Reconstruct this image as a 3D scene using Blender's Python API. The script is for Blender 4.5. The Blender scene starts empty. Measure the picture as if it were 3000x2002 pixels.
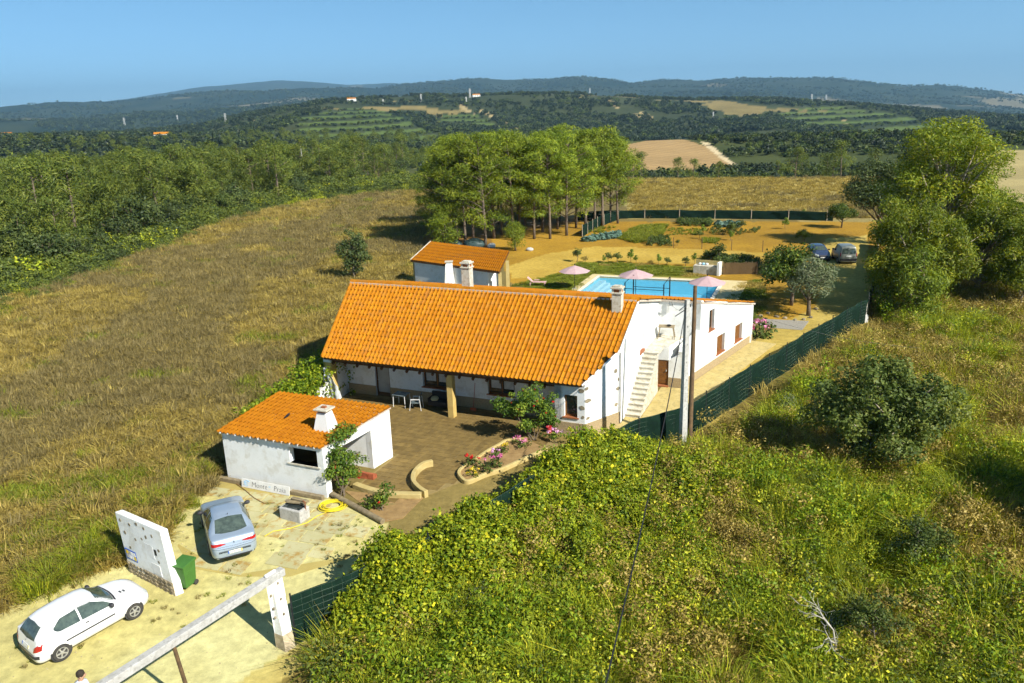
import bpy, bmesh, math, random
import numpy as np
from mathutils import Vector, Matrix
SC = bpy.context.scene
COL = SC.collection
R = math.radians
rng = np.random.default_rng(7)
random.seed(7)

# ------------------------------------------------------------------ camera
CAM_H, FPX, PITCH, ROLL = 16.0, 2300.0, R(16.47), R(1.9)
cam_d = bpy.data.cameras.new('camera'); cam = bpy.data.objects.new('camera', cam_d); COL.objects.link(cam)
cam_d.sensor_width = 36.0; cam_d.lens = 36.0 * FPX / 3000.0; cam_d.clip_start = 0.3; cam_d.clip_end = 40000
_r0, _f0, _u0 = Vector((1, 0, 0)), Vector((0, math.cos(PITCH), -math.sin(PITCH))), Vector((0, math.sin(PITCH), math.cos(PITCH)))
_cr = _r0 * math.cos(ROLL) - _u0 * math.sin(ROLL); _cu = _r0 * math.sin(ROLL) + _u0 * math.cos(ROLL)
_m = Matrix((_cr, _cu, -_f0)).transposed().to_4x4(); _m.translation = Vector((0, 0, CAM_H)); cam.matrix_world = _m
SC.camera = cam

# ------------------------------------------------------------------ sky, sun, exposure
SUN_AZ, SUN_EL = R(134.0), R(38.0)            # the sun stands behind the camera's right shoulder (azimuth from +Y, clockwise)
w = bpy.data.worlds.new('World'); SC.world = w; w.use_nodes = True
nt = w.node_tree; nt.nodes.clear()
sky = nt.nodes.new('ShaderNodeTexSky'); sky.sky_type = 'NISHITA'; sky.sun_disc = False
sky.sun_elevation = SUN_EL; sky.sun_rotation = SUN_AZ; sky.altitude = 3000; sky.air_density = 0.6; sky.dust_density = 0.0; sky.ozone_density = 3.0
bg = nt.nodes.new('ShaderNodeBackground'); bg.inputs[1].default_value = 0.09
wo = nt.nodes.new('ShaderNodeOutputWorld'); hsv = nt.nodes.new('ShaderNodeHueSaturation'); hsv.inputs['Saturation'].default_value = 1.05; hsv.inputs['Hue'].default_value = .480; nt.links.new(sky.outputs[0], hsv.inputs['Color']); nt.links.new(hsv.outputs[0], bg.inputs[0]); nt.links.new(bg.outputs[0], wo.inputs[0])
sd = bpy.data.lights.new('sun', 'SUN'); sd.energy = 5.0; sd.angle = R(0.53); sd.color = (1.0, 0.955, 0.86)
so = bpy.data.objects.new('sun', sd); COL.objects.link(so)
so.rotation_euler = Vector((-math.sin(SUN_AZ) * math.cos(SUN_EL), -math.cos(SUN_AZ) * math.cos(SUN_EL), -math.sin(SUN_EL))).to_track_quat('-Z', 'Y').to_euler()
so.location = (30, -30, 40)
SC.view_settings.view_transform = 'Standard'; SC.view_settings.look = 'None'; SC.view_settings.exposure = 0.85; SC.view_settings.gamma = 1.0
SC.render.engine = 'CYCLES'
SC.cycles.use_denoising = True; SC.cycles.use_adaptive_sampling = True; SC.cycles.adaptive_threshold = 0.03; SC.cycles.max_bounces = 5; SC.cycles.diffuse_bounces = 2; SC.cycles.glossy_bounces = 2
SC.cycles.transmission_bounces = 4; SC.cycles.volume_bounces = 0; SC.cycles.transparent_max_bounces = 6
SC.cycles.sample_clamp_indirect = 6

# ------------------------------------------------------------------ pixel helpers (photograph pixels, 3000 x 2002)
def ray(x, y):
    u, v = (x - 1500) / FPX, -(y - 1001) / FPX
    c, s = math.cos(ROLL), math.sin(ROLL)
    a, b = u * c + v * s, -u * s + v * c
    return a, math.cos(PITCH) + b * math.sin(PITCH), -math.sin(PITCH) + b * math.cos(PITCH)
def at(x, y, z=0.0):
    d = ray(x, y); t = (z - CAM_H) / d[2]
    return Vector((d[0] * t, d[1] * t, z))
def sstep(t): t = np.clip(t, 0, 1); return t * t * (3 - 2 * t)
def gz(x, y):                                   # ground height close to the house
    y = np.asarray(y, float); x = np.asarray(x, float)
    return -0.75 * sstep((30.5 - y) / 10.0)
def G(x, y, dz=0.0):                            # where the ray through a pixel meets the near ground
    z = 0.0
    for _ in range(12):
        p = at(x, y, z + dz); z = float(gz(p.x, p.y))
    return Vector((p.x, p.y, z + dz))
def az_el(x, y):
    d = ray(x, y); return math.atan2(d[0], d[1]), d[2] / math.hypot(d[0], d[1])

# ------------------------------------------------------------------ mesh helpers
class MB:
    def __init__(s): s.v = []; s.f = []; s.m = []; s.cur = 0
    def add(s, vs, fs):
        o = len(s.v); s.v += [tuple(p) for p in vs]; s.f += [tuple(i + o for i in f) for f in fs]; s.m += [s.cur] * len(fs); return s
    def box(s, c, d, rz=0.0, rx=0.0, ry=0.0):
        hx, hy, hz = d[0] / 2, d[1] / 2, d[2] / 2
        m = Matrix.Rotation(rz, 3, 'Z') @ Matrix.Rotation(ry, 3, 'Y') @ Matrix.Rotation(rx, 3, 'X'); c = Vector(c)
        vs = [c + m @ Vector((x, y, z)) for x in (-hx, hx) for y in (-hy, hy) for z in (-hz, hz)]
        return s.add(vs, [(0, 1, 3, 2), (4, 6, 7, 5), (0, 4, 5, 1), (2, 3, 7, 6), (0, 2, 6, 4), (1, 5, 7, 3)])
    def prism(s, poly, z0, z1):                 # poly: xy list, z0/z1 number or list per vertex
        n = len(poly); a = z0 if hasattr(z0, '__len__') else [z0] * n; b = z1 if hasattr(z1, '__len__') else [z1] * n
        vs = [(p[0], p[1], a[i]) for i, p in enumerate(poly)] + [(p[0], p[1], b[i]) for i, p in enumerate(poly)]
        return s.add(vs, [tuple(range(n - 1, -1, -1)), tuple(range(n, 2 * n))] + [(i, (i + 1) % n, n + (i + 1) % n, n + i) for i in range(n)])
    def tube(s, pts, r, n=8, cap=True):
        pts = [Vector(p) for p in pts]; k = len(pts); rs = r if hasattr(r, '__len__') else [r] * k
        vs = []; up = Vector((0, 0, 1)); prev = None
        for i, p in enumerate(pts):
            t = (pts[min(i + 1, k - 1)] - pts[max(i - 1, 0)])
            t = t.normalized() if t.length > 1e-9 else Vector((0, 0, 1))
            if prev is None:
                a = t.cross(up)
                if a.length < 1e-3: a = t.cross(Vector((1, 0, 0)))
                a.normalize()
            else:
                a = prev - t * prev.dot(t); a = a.normalized() if a.length > 1e-6 else t.orthogonal().normalized()
            prev = a; b = t.cross(a)
            vs += [p + (a * math.cos(2 * math.pi * j / n) + b * math.sin(2 * math.pi * j / n)) * rs[i] for j in range(n)]
        fs = [(i * n + j, i * n + (j + 1) % n, (i + 1) * n + (j + 1) % n, (i + 1) * n + j) for i in range(k - 1) for j in range(n)]
        if cap: fs += [tuple(range(n - 1, -1, -1)), tuple((k - 1) * n + j for j in range(n))]
        return s.add(vs, fs)
    def lathe(s, prof, c=(0, 0, 0), n=20, axis='Z', cap=True):
        vs = []
        for r_, h in prof:
            for j in range(n):
                a = 2 * math.pi * j / n; p = (r_ * math.cos(a), r_ * math.sin(a), h)
                if axis == 'Y': p = (p[0], p[2], p[1])
                if axis == 'X': p = (p[2], p[0], p[1])
                vs.append((p[0] + c[0], p[1] + c[1], p[2] + c[2]))
        k = len(prof)
        fs = [(i * n + j, i * n + (j + 1) % n, (i + 1) * n + (j + 1) % n, (i + 1) * n + j) for i in range(k - 1) for j in range(n)]
        if cap: fs += [tuple(range(n - 1, -1, -1)), tuple((k - 1) * n + j for j in range(n))]
        return s.add(vs, fs)
    def blob(s, c, r, n=2, jit=0.25, rnd=random):
        bm = bmesh.new(); bmesh.ops.create_icosphere(bm, subdivisions=n, radius=1)
        sc_ = r if hasattr(r, '__len__') else (r, r, r)
        vs = []
        for v_ in bm.verts:
            q = 1 + rnd.uniform(-jit, jit); vs.append((c[0] + v_.co.x * sc_[0] * q, c[1] + v_.co.y * sc_[1] * q, c[2] + v_.co.z * sc_[2] * q))
        fs = [tuple(v_.index for v_ in f.verts) for f in bm.faces]; bm.free(); return s.add(vs, fs)
    def mesh(s, name, mats, smooth=False):
        me = bpy.data.meshes.new(name); me.from_pydata(s.v, [], s.f)
        for m_ in (mats if isinstance(mats, (list, tuple)) else [mats]): me.materials.append(m_)
        if any(s.m): me.polygons.foreach_set('material_index', s.m)
        bm = bmesh.new(); bm.from_mesh(me); bmesh.ops.recalc_face_normals(bm, faces=bm.faces); bm.to_mesh(me); bm.free()
        if smooth:
            me.polygons.foreach_set('use_smooth', [True] * len(me.polygons))
            if smooth != 'all': me.set_sharp_from_angle(angle=R(40))
        me.update(); return me
    def build(s, name, mats, parent=None, smooth=False, bevel=0, seg=2):
        o = link(name, s.mesh(name, mats, smooth), parent)
        if bevel:
            b = o.modifiers.new('bevel', 'BEVEL'); b.width = bevel; b.segments = seg; b.limit_method = 'ANGLE'; b.angle_limit = R(35)
        return o
def link(name, data, parent=None):
    o = bpy.data.objects.new(name, data); COL.objects.link(o)
    if parent is not None: o.parent = parent
    return o
def tag(o, label=None, cat=None, group=None, kind=None):
    if label: o['label'] = label
    if cat: o['category'] = cat
    if group: o['group'] = group
    if kind: o['kind'] = kind
    return o
def thing(name, label, cat, loc=(0, 0, 0), rz=0.0, group=None):
    o = bpy.data.objects.new(name, None); COL.objects.link(o); o.empty_display_size = 0.2
    o.location = loc; o.rotation_euler = (0, 0, rz); return tag(o, label, cat, group)
def copy_tree(o, parent=None):
    c = o.copy(); COL.objects.link(c); c.parent = parent
    for ch in o.children: copy_tree(ch, c)
    return c
def np_mesh(name, V, F, mat, tint=None, smooth=False):
    V = np.asarray(V, np.float32); F = np.asarray(F, np.int32); k = F.shape[1]
    me = bpy.data.meshes.new(name); me.vertices.add(len(V)); me.vertices.foreach_set('co', V.ravel())
    me.loops.add(F.size); me.loops.foreach_set('vertex_index', F.ravel())
    me.polygons.add(len(F)); me.polygons.foreach_set('loop_start', np.arange(0, F.size, k, dtype=np.int32))
    me.update(calc_edges=True)
    if mat: me.materials.append(mat)
    if tint is not None:
        a = me.attributes.new('tint', 'FLOAT', 'POINT'); a.data.foreach_set('value', np.asarray(tint, np.float32))
    if smooth: me.polygons.foreach_set('use_smooth', [True] * len(F))
    return me
def in_poly(px, py, poly):
    px = np.asarray(px); py = np.asarray(py); ins = np.zeros(px.shape, bool); n = len(poly)
    for i in range(n):
        x0, y0 = poly[i][0], poly[i][1]; x1, y1 = poly[(i + 1) % n][0], poly[(i + 1) % n][1]
        c = (y0 > py) != (y1 > py)
        ins ^= c & (px < (x1 - x0) * (py - y0) / ((y1 - y0) if abs(y1 - y0) > 1e-9 else 1e-9) + x0)
    return ins
def dist_line(px, py, pts):                      # distance to a polyline and the parameter along it in metres
    best = np.full(np.shape(px), 1e9); par = np.zeros(np.shape(px)); side = np.zeros(np.shape(px)); acc = 0
    for (x0, y0), (x1, y1) in zip(pts[:-1], pts[1:]):
        dx, dy = x1 - x0, y1 - y0; L = math.hypot(dx, dy)
        t = np.clip(((px - x0) * dx + (py - y0) * dy) / (L * L), 0, 1)
        d = np.hypot(px - x0 - t * dx, py - y0 - t * dy); b = d < best
        best = np.where(b, d, best); par = np.where(b, acc + t * L, par); side = np.where(b, dx * (py - y0) - dy * (px - x0), side); acc += L
    return best, par, side
# value noise
_perm = np.random.default_rng(3).permutation(512); _val = np.random.default_rng(4).random(512)
def vnoise(x, y):
    xi = np.floor(x).astype(int); yi = np.floor(y).astype(int); fx = x - xi; fy = y - yi
    fx = fx * fx * (3 - 2 * fx); fy = fy * fy * (3 - 2 * fy)
    h = lambda a, b: _val[(_perm[(a & 511)] + b) & 511]
    return (h(xi, yi) * (1 - fx) + h(xi + 1, yi) * fx) * (1 - fy) + (h(xi, yi + 1) * (1 - fx) + h(xi + 1, yi + 1) * fx) * fy
def fbm(x, y, o=4):
    s = 0; a = .5; t = 0
    for i in range(o): s = s + a * vnoise(x * 2 ** i + 17 * i, y * 2 ** i + 31 * i); t += a; a *= .5
    return s / t

# ------------------------------------------------------------------ materials
def new_mat(name):
    m = bpy.data.materials.new(name); m.use_nodes = True; n = m.node_tree; n.nodes.clear()
    o = n.nodes.new('ShaderNodeOutputMaterial'); return m, n, o
def noise(n, scale, detail=4, rough=.6, co='Object', dist=0):
    tc = n.nodes.new('ShaderNodeNewGeometry'); t = n.nodes.new('ShaderNodeTexNoise'); co = 'Position'
    t.inputs['Scale'].default_value = scale; t.inputs['Detail'].default_value = detail; t.inputs['Roughness'].default_value = rough; t.inputs['Distortion'].default_value = dist
    n.links.new(tc.outputs[co], t.inputs['Vector']); return t
def ramp(n, src, stops):
    r = n.nodes.new('ShaderNodeValToRGB'); e = r.color_ramp.elements
    while len(e) < len(stops): e.new(.5)
    for el, (p, c) in zip(e, stops): el.position = p; el.color = (*c, 1) if len(c) == 3 else c
    n.links.new(src, r.inputs[0]); return r
def mixc(n, f, a, b, mode='MIX'):
    m = n.nodes.new('ShaderNodeMix'); m.data_type = 'RGBA'; m.blend_type = mode
    for i, s in ((0, f), (6, a), (7, b)):
        if isinstance(s, (int, float)): m.inputs[i].default_value = s
        elif isinstance(s, tuple): m.inputs[i].default_value = (*s, 1)
        else: n.links.new(s, m.inputs[i])
    return m.outputs[2]
def pmat(name, c1, c2=None, scale=4.0, rough=.8, bump=0.0, bscale=None, metal=0.0, spec=.3, lo=.35, hi=.65, detail=5, rnd=0.0, coat=0.0, alpha=None, trans=0.0, c3=None, scale3=30, tv=0.0):
    m, n, o = new_mat(name); b = n.nodes.new('ShaderNodeBsdfPrincipled'); n.links.new(b.outputs[0], o.inputs[0])
    b.inputs['Roughness'].default_value = rough; b.inputs['Metallic'].default_value = metal; b.inputs['Specular IOR Level'].default_value = spec
    b.inputs['Coat Weight'].default_value = coat; b.inputs['Coat Roughness'].default_value = .05
    if trans: b.inputs['Transmission Weight'].default_value = trans
    if alpha is not None: b.inputs['Alpha'].default_value = alpha
    if c2 is None: c2 = tuple(min(1, x * .82) for x in c1)
    t = noise(n, scale, detail); r = ramp(n, t.outputs[0], [(lo, c1), (hi, c2)]); cs = r.outputs[0]
    if c3 is not None:
        t3 = noise(n, scale3, 5, .7); r3 = ramp(n, t3.outputs[0], [(.5, (0, 0, 0)), (.62, (1, 1, 1))]); cs = mixc(n, r3.outputs[0], cs, c3)
    if tv:                                          # each tile its own shade: stored per tile on joined tiles, per object on single ones
        oi = n.nodes.new('ShaderNodeObjectInfo'); av = n.nodes.new('ShaderNodeAttribute'); av.attribute_name = 'tv'; gt = n.nodes.new('ShaderNodeMath'); gt.operation = 'GREATER_THAN'; gt.inputs[1].default_value = .0005
        n.links.new(av.outputs['Fac'], gt.inputs[0]); mx = n.nodes.new('ShaderNodeMix'); n.links.new(gt.outputs[0], mx.inputs[0]); n.links.new(oi.outputs['Random'], mx.inputs[2]); n.links.new(av.outputs['Fac'], mx.inputs[3])
        rr_ = ramp(n, mx.outputs[0], [(0, (1 - tv, 1 - tv * 1.25, 1 - tv)), (.12, (1 - tv * .5, 1 - tv * .6, 1 - tv * .4)), (.5, (1, 1, 1)), (1, (1 + tv * .6, 1 + tv * .75, 1 + tv))]); cs = mixc(n, 1.0, cs, rr_.outputs[0], 'MULTIPLY')
    if rnd:
        oi = n.nodes.new('ShaderNodeObjectInfo'); h = n.nodes.new('ShaderNodeHueSaturation'); mr = n.nodes.new('ShaderNodeMapRange')
        mr.inputs[3].default_value = 1 - rnd; mr.inputs[4].default_value = 1 + rnd
        n.links.new(oi.outputs['Random'], mr.inputs[0]); n.links.new(mr.outputs[0], h.inputs['Value']); n.links.new(cs, h.inputs['Color']); cs = h.outputs[0]
    n.links.new(cs, b.inputs['Base Color'])
    if bump:
        tb = noise(n, bscale or scale * 6, 6, .65); bp = n.nodes.new('ShaderNodeBump'); bp.inputs['Strength'].default_value = min(1, bump); bp.inputs['Distance'].default_value = .02 * max(1, bump)
        n.links.new(tb.outputs[0], bp.inputs['Height']); n.links.new(bp.outputs[0], b.inputs['Normal'])
    return m
def fmat(name, c1, c2, c3=None, trans=.3, rnd=.22, rough=.55, spec=.25):   # leaves: colour runs with the leaf's own tint
    m, n, o = new_mat(name); b = n.nodes.new('ShaderNodeBsdfPrincipled'); b.inputs['Roughness'].default_value = rough; b.inputs['Specular IOR Level'].default_value = spec
    at_ = n.nodes.new('ShaderNodeAttribute'); at_.attribute_name = 'tint'
    r = ramp(n, at_.outputs['Fac'], [(0, c1), (.55 if c3 else 1, c2)] + ([(1, c3)] if c3 else []))
    oi = n.nodes.new('ShaderNodeObjectInfo'); h = n.nodes.new('ShaderNodeHueSaturation'); mr = n.nodes.new('ShaderNodeMapRange')
    mr.inputs[3].default_value = 1 - rnd; mr.inputs[4].default_value = 1 + rnd
    n.links.new(oi.outputs['Random'], mr.inputs[0]); n.links.new(mr.outputs[0], h.inputs['Value']); n.links.new(r.outputs[0], h.inputs['Color'])
    t = n.nodes.new('ShaderNodeBsdfTranslucent'); mx = n.nodes.new('ShaderNodeMixShader'); mx.inputs[0].default_value = trans
    hs = n.nodes.new('ShaderNodeHueSaturation'); hs.inputs['Value'].default_value = 1.25; hs.inputs['Saturation'].default_value = 1.1; n.links.new(h.outputs[0], hs.inputs['Color'])
    n.links.new(h.outputs[0], b.inputs['Base Color']); n.links.new(hs.outputs[0], t.inputs[0])
    n.links.new(b.outputs[0], mx.inputs[1]); n.links.new(t.outputs[0], mx.inputs[2]); n.links.new(mx.outputs[0], o.inputs[0]); return m
M = {}
M['white'] = pmat('white_plaster', (.81, .82, .80), (.75, .76, .73), 1.3, .85, .3, 30, c3=(.67, .66, .60), scale3=1.4)
M['plinth'] = pmat('pebbledash', (.46, .36, .20), (.26, .19, .11), 26, .95, 1.0, 30)
M['plinthw'] = pmat('worn_plinth', (.52, .44, .30), (.34, .27, .18), 5, .95, .6, 30)
M['tile'] = pmat('clay_tile', (.47, .185, .010), (.39, .138, .007), 3.4, .85, .3, 14, c3=(.38, .155, .022), scale3=2.2, spec=.08, tv=.15)
M['tile2'] = pmat('clay_tile_small', (.36, .132, .006), (.30, .102, .005), 3.0, .85, .3, 14, spec=.08, tv=.10)
M['tilecut'] = pmat('tile_mortar', (.62, .55, .45), (.45, .36, .28), 6, .9)
M['wood'] = pmat('dark_wood', (.16, .075, .025), (.09, .04, .015), 6, .6, .3)
M['door'] = pmat('door_wood', (.23, .10, .025), (.16, .065, .018), 5, .45, .2)
M['sill'] = pmat('terracotta_sill', (.36, .13, .05), (.26, .09, .035), 8, .7)
M['glass'] = pmat('window_glass', (.03, .04, .04), (.015, .02, .02), 2, .06, spec=.6)
M['curtain'] = pmat('curtain', (.6, .6, .57), (.45, .45, .43), 4, .9)
M['conc'] = pmat('concrete', (.50, .49, .46), (.40, .39, .36), 3, .9, .4, c3=(.33, .32, .29), scale3=8)
M['concl'] = pmat('pale_concrete', (.62, .59, .50), (.50, .46, .36), 2, .9, .4, c3=(.42, .36, .25), scale3=5)
M['colm'] = pmat('yellow_stone', (.58, .42, .14), (.48, .33, .10), 2.2, .85, .3)
M['patio'] = pmat('patio_tile', (.225, .152, .047), (.150, .100, .032), 2.4, .8, .2, rnd=.13)
M['grout'] = pmat('grout', (.30, .22, .085), (.22, .16, .06), 4, .95)
M['slab'] = pmat('yard_slab', (.46, .43, .24), (.40, .37, .18), 1.0, .9, .3, 18, rnd=.12, c3=(.36, .24, .07), scale3=2.2)
M['stone'] = pmat('field_stone', (.30, .25, .16), (.19, .16, .11), 7, .9, .7, 20, rnd=.25)
M['sand'] = pmat('sand', (.42, .34, .11), (.34, .26, .07), .8, .95, .4, 12)
M['log'] = pmat('weathered_timber', (.30, .24, .14), (.18, .14, .085), 5, .9, .5, 18)
M['wpole'] = pmat('wooden_pole', (.17, .105, .05), (.10, .065, .035), 4, .9, .4)
M['black'] = pmat('black_metal', (.02, .022, .025), (.012, .013, .015), 6, .5)
M['metal'] = pmat('light_metal', (.55, .55, .52), (.42, .42, .40), 6, .45, metal=.4)
M['plastic'] = pmat('white_plastic', (.75, .75, .73), (.66, .66, .64), 4, .5)
M['net'] = pmat('green_shade_net', (.008, .024, .015), (.006, .016, .011), 3, .95, .5, 60, spec=.05)
M['wire'] = pmat('wire', (.07, .11, .075), (.05, .075, .055), 8, .6)
M['bark'] = pmat('bark', (.20, .155, .11), (.11, .085, .06), 6, .95, .7)
M['barkpale'] = pmat('pale_bark', (.42, .36, .27), (.24, .19, .14), 4, .95, .5)
M['soil'] = pmat('bed_soil', (.34, .22, .09), (.24, .15, .06), 3, .95, .6)
M['walk'] = pmat('ochre_concrete', (.54, .43, .18), (.44, .34, .12), 1.6, .9, .4, c3=(.36, .29, .12), scale3=4)
# ------------------------------------------------------------------ zones on the ground (world xy, from pixels)
def W(*pts): return [(lambda p: (p.x, p.y))(G(a, b)) for a, b in pts]
FENCE = W((868, 1888), (1085, 1792), (1330, 1660), (1600, 1490), (1850, 1338), (1990, 1296), (2130, 1205), (2300, 1092), (2440, 1000), (2535, 945))
FENCE2 = W((2535, 945), (2556, 860), (2566, 790), (2572, 720))
FARF = W((1690, 645), (1850, 640), (2050, 641), (2250, 643), (2440, 648))
EDGE = W((-500, 1010), (-150, 930), (0, 885), (130, 852), (300, 792), (500, 717), (640, 660), (760, 627), (900, 597), (1080, 572), (1240, 563), (1500, 548), (1850, 524), (2250, 522), (2560, 518), (2900, 520))
Z_YARD = W((560, 1665), (520, 1600), (575, 1450), (650, 1405), (960, 1455), (1120, 1528), (1010, 1640), (850, 1690), (700, 1690))
Z_ROAD = W((-400, 2002), (-200, 1860), (0, 1790), (150, 1700), (330, 1660), (430, 1640), (560, 1450), (960, 1460), (1150, 1530), (1090, 1780), (880, 1880), (760, 1960), (560, 2150), (-300, 2500))
Z_PATH = W((1720, 1300), (1830, 1240), (1990, 1140), (2190, 1010), (2290, 950), (2390, 900), (2420, 800), (2420, 700), (2540, 690), (2545, 860), (2530, 945), (2440, 1000), (2300, 1092), (2130, 1205), (1990, 1296), (1850, 1338), (1740, 1340))
Z_SOIL = W((1440, 720), (1440, 690), (1560, 672), (1700, 650), (2600, 650), (2600, 720), (2545, 860), (2430, 900), (2250, 960), (2200, 900), (1500, 830), (1470, 770))
Z_SAND = W((1500, 815), (1490, 780), (1600, 745), (1740, 722), (2000, 730), (2250, 742), (2330, 760), (2200, 790), (2050, 775), (1800, 765), (1680, 780), (1620, 805), (1560, 818))
Z_LAWN = W((1500, 838), (1570, 818), (1660, 800), (1690, 772), (1800, 768), (2040, 785), (2060, 810), (2150, 830), (2230, 820), (2250, 880), (2200, 950), (2150, 905))
Z_PINE = W((1240, 760), (1230, 690), (1420, 640), (1700, 640), (1720, 690), (1640, 712), (1480, 740))
Z_FIELD2 = W((1840, 640), (1840, 524), (2600, 518), (2700, 640))

# height of the whole land: near ground, valley, terraced hill, far ridges; each control is a distance and a line of sight
def _line(pts):
    a = np.array([az_el(*p) for p in pts]); o = np.argsort(a[:, 0]); return a[o, 0], a[o, 1]
RIDGE_MID = [(-400, 405), (0, 405), (300, 398), (600, 375), (720, 345), (870, 322), (950, 302), (1100, 295), (1230, 287), (1400, 281), (1550, 275), (1700, 273), (1850, 280), (2000, 290), (2200, 292), (2400, 306), (2600, 322), (2800, 342), (3000, 352), (3400, 375)]
RIDGE_FAR = [(-400, 335), (0, 321), (140, 306), (350, 301), (500, 286), (700, 269), (860, 260), (1000, 263), (1100, 263), (1180, 247), (1300, 242), (1400, 233), (1500, 237), (1600, 236), (1700, 228), (1780, 236), (1850, 247), (1950, 241), (2050, 243), (2180, 234), (2300, 236), (2400, 231), (2450, 232), (2550, 244), (2650, 256), (2750, 254), (2850, 262), (2950, 277), (3000, 286), (3400, 330)]
RIDGE_BLUE = [(-400, 340), (300, 300), (400, 286), (500, 271), (600, 257), (700, 249), (800, 239), (900, 242), (960, 247), (1020, 252), (1100, 249), (1150, 246), (1200, 250), (1300, 252), (1500, 252), (2000, 258), (2600, 275), (3400, 340)]
off = lambda L, d: [(x, y + d) for x, y in L]
CTRL = [(600, [(-400, 440), (0, 432), (700, 430), (1000, 430), (1500, 445), (2000, 462), (2300, 470), (2700, 450), (3400, 440)]),
        (950, [(-400, 412), (0, 410), (600, 402), (760, 375), (900, 345), (1100, 350), (1300, 372), (1600, 378), (1900, 385), (2200, 365), (2500, 368), (2800, 388), (3400, 400)]),
        (1350, RIDGE_MID),
        (1900, [(x, max(y + 22, 385 - abs(x - 200) * .02)) if x < 700 else (x, y + 24) for x, y in RIDGE_MID]),
        (2900, [(-400, 362), (0, 352), (250, 350), (400, 338), (600, 333), (800, 315), (950, 318), (1150, 300), (1500, 290), (2000, 300), (2400, 310), (2800, 330), (3400, 360)]),
        (3500, [(-400, 368), (0, 352), (300, 344), (600, 322), (900, 300), (1200, 290), (1700, 275), (2200, 280), (2600, 298), (3000, 330), (3400, 365)]),
        (4800, RIDGE_FAR), (6500, off(RIDGE_FAR, 16)), (10000, RIDGE_BLUE), (14000, off(RIDGE_BLUE, 40))]
CTRL_L = [(d, *_line(L)) for d, L in CTRL]
FE_AZ = [math.atan2(x, y) for x, y in EDGE]; FE_R = [math.hypot(x, y) for x, y in EDGE]
def land(x, y):
    x = np.asarray(x, float); y = np.asarray(y, float); r = np.hypot(x, y) + 1e-6; az = np.arctan2(x, y)
    zn = gz(x, y)
    right = sstep((az - R(-4)) / R(8))
    # valley profile between the near plateau and the hills
    rs = [0, 178, 235, 275, 430, 520, 600]; zl = [0, 0, -2, -4, -12, -20, None]; zr = [0, 0, -6.5, -6.5, -1.8, -16, None]
    azc = np.clip(az, -R(60), R(60))
    zc = [np.full(r.shape, 0.0)] * 0
    vals = [zl[i] * (1 - right) + zr[i] * right if zl[i] is not None else None for i in range(7)]
    ds = rs[:6] + [c[0] for c in CTRL_L]
    hs = vals[:6] + [CAM_H + c[0] * np.interp(azc, c[1], c[2]) for c in CTRL_L]
    z = zn.copy()
    for i in range(len(ds) - 1):
        t = sstep((r - ds[i]) / (ds[i + 1] - ds[i])); m = (r >= ds[i]) & (r < ds[i + 1] if i < len(ds) - 2 else np.full(r.shape, True))
        if i == 0: continue
        z = np.where(m, hs[i] * (1 - t) + hs[i + 1] * t, z)
    # spurs and gullies on the hills, fading in with distance
    amp = np.clip((r - 600) / 700, 0, 1) * np.minimum(r * .016, 70)
    rid = 1 - np.abs(2 * fbm(x / 620 + 5, y / 620 + 9, 4) - 1)
    z = z + amp * (rid - .8) * .8 * np.where(r > 9000, .5, 1)
    z = z + np.clip((r - 60) / 300, 0, 1) * np.clip(r / 900, 0, 1) * 5 * (fbm(x / 90, y / 90, 3) - .5)
    return z
def jit(x, y, s, a): return x + a * (fbm(x / s + 40, y / s + 3, 3) - .5) * 2, y + a * (fbm(x / s + 7, y / s + 60, 3) - .5) * 2

azs = np.concatenate([np.linspace(-180, -62, 60)[:-1], np.linspace(-62, -42, 50)[:-1], np.linspace(-42, 42, 620), np.linspace(42, 62, 50)[1:], np.linspace(62, 180, 60)[1:]])
rad = np.concatenate([[0.0], np.geomspace(4, 130, 420), np.geomspace(130, 1000, 150)[1:], np.geomspace(1000, 16000, 170)[1:]])
AZ, RD = np.meshgrid(np.radians(azs), rad); X = RD * np.sin(AZ); Y = RD * np.cos(AZ)
Z = land(X, Y)
# albedo of the land's zones
C = np.zeros(X.shape + (3,))
n1 = fbm(X / 3.0, Y / 3.0, 4); n2 = fbm(X / 14 + 9, Y / 14, 4); n3 = fbm(X / 140, Y / 140 + 4, 5); n4 = fbm(X / 420 + 30, Y / 420 + 4, 5)
def setc(mask, a, b, nn): C[mask] = (np.asarray(a) * (1 - nn[mask])[:, None] + np.asarray(b) * nn[mask][:, None])
cl = lambda v, a, b: np.clip((v - a) / (b - a), 0, 1)
setc(np.ones(X.shape, bool), (.16, .15, .045), (.30, .23, .09), cl(n1 * .5 + n2 * .5, .3, .7))            # scrub floor
xj, yj = jit(X, Y, 6, 1.6); xk, yk = jit(X, Y, 2, .45)
ed, ep, es = dist_line(xj, yj, EDGE)
field = (es < 0) & (RD < 300) & (X < 40)
setc(field, (.24, .18, .058), (.16, .125, .045), cl(n2, .3, .7))
setc(in_poly(xj, yj, Z_FIELD2), (.50, .41, .15), (.34, .28, .10), cl(n2, .35, .65))
fd, fp, fs = dist_line(X, Y, FENCE)
brush = (fs < 0) & (RD < 75) & (X > -9)
setc(brush, (.10, .10, .018), (.20, .15, .04), cl(n1 * .4 + n2 * .6, .35, .65))
setc(in_poly(xj, yj, Z_PINE), (.30, .16, .03), (.20, .11, .025), cl(n1, .3, .7))
setc(in_poly(xk, yk, Z_SOIL), (.42, .245, .028), (.30, .172, .022), cl(n1 * .5 + n2 * .5, .35, .65))
setc(in_poly(xk, yk, Z_SAND), (.50, .345, .07), (.43, .285, .05), cl(n1, .3, .7))
setc(in_poly(xk, yk, Z_LAWN), (.10, .14, .014), (.22, .20, .03), cl(n2, .4, .75))
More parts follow.
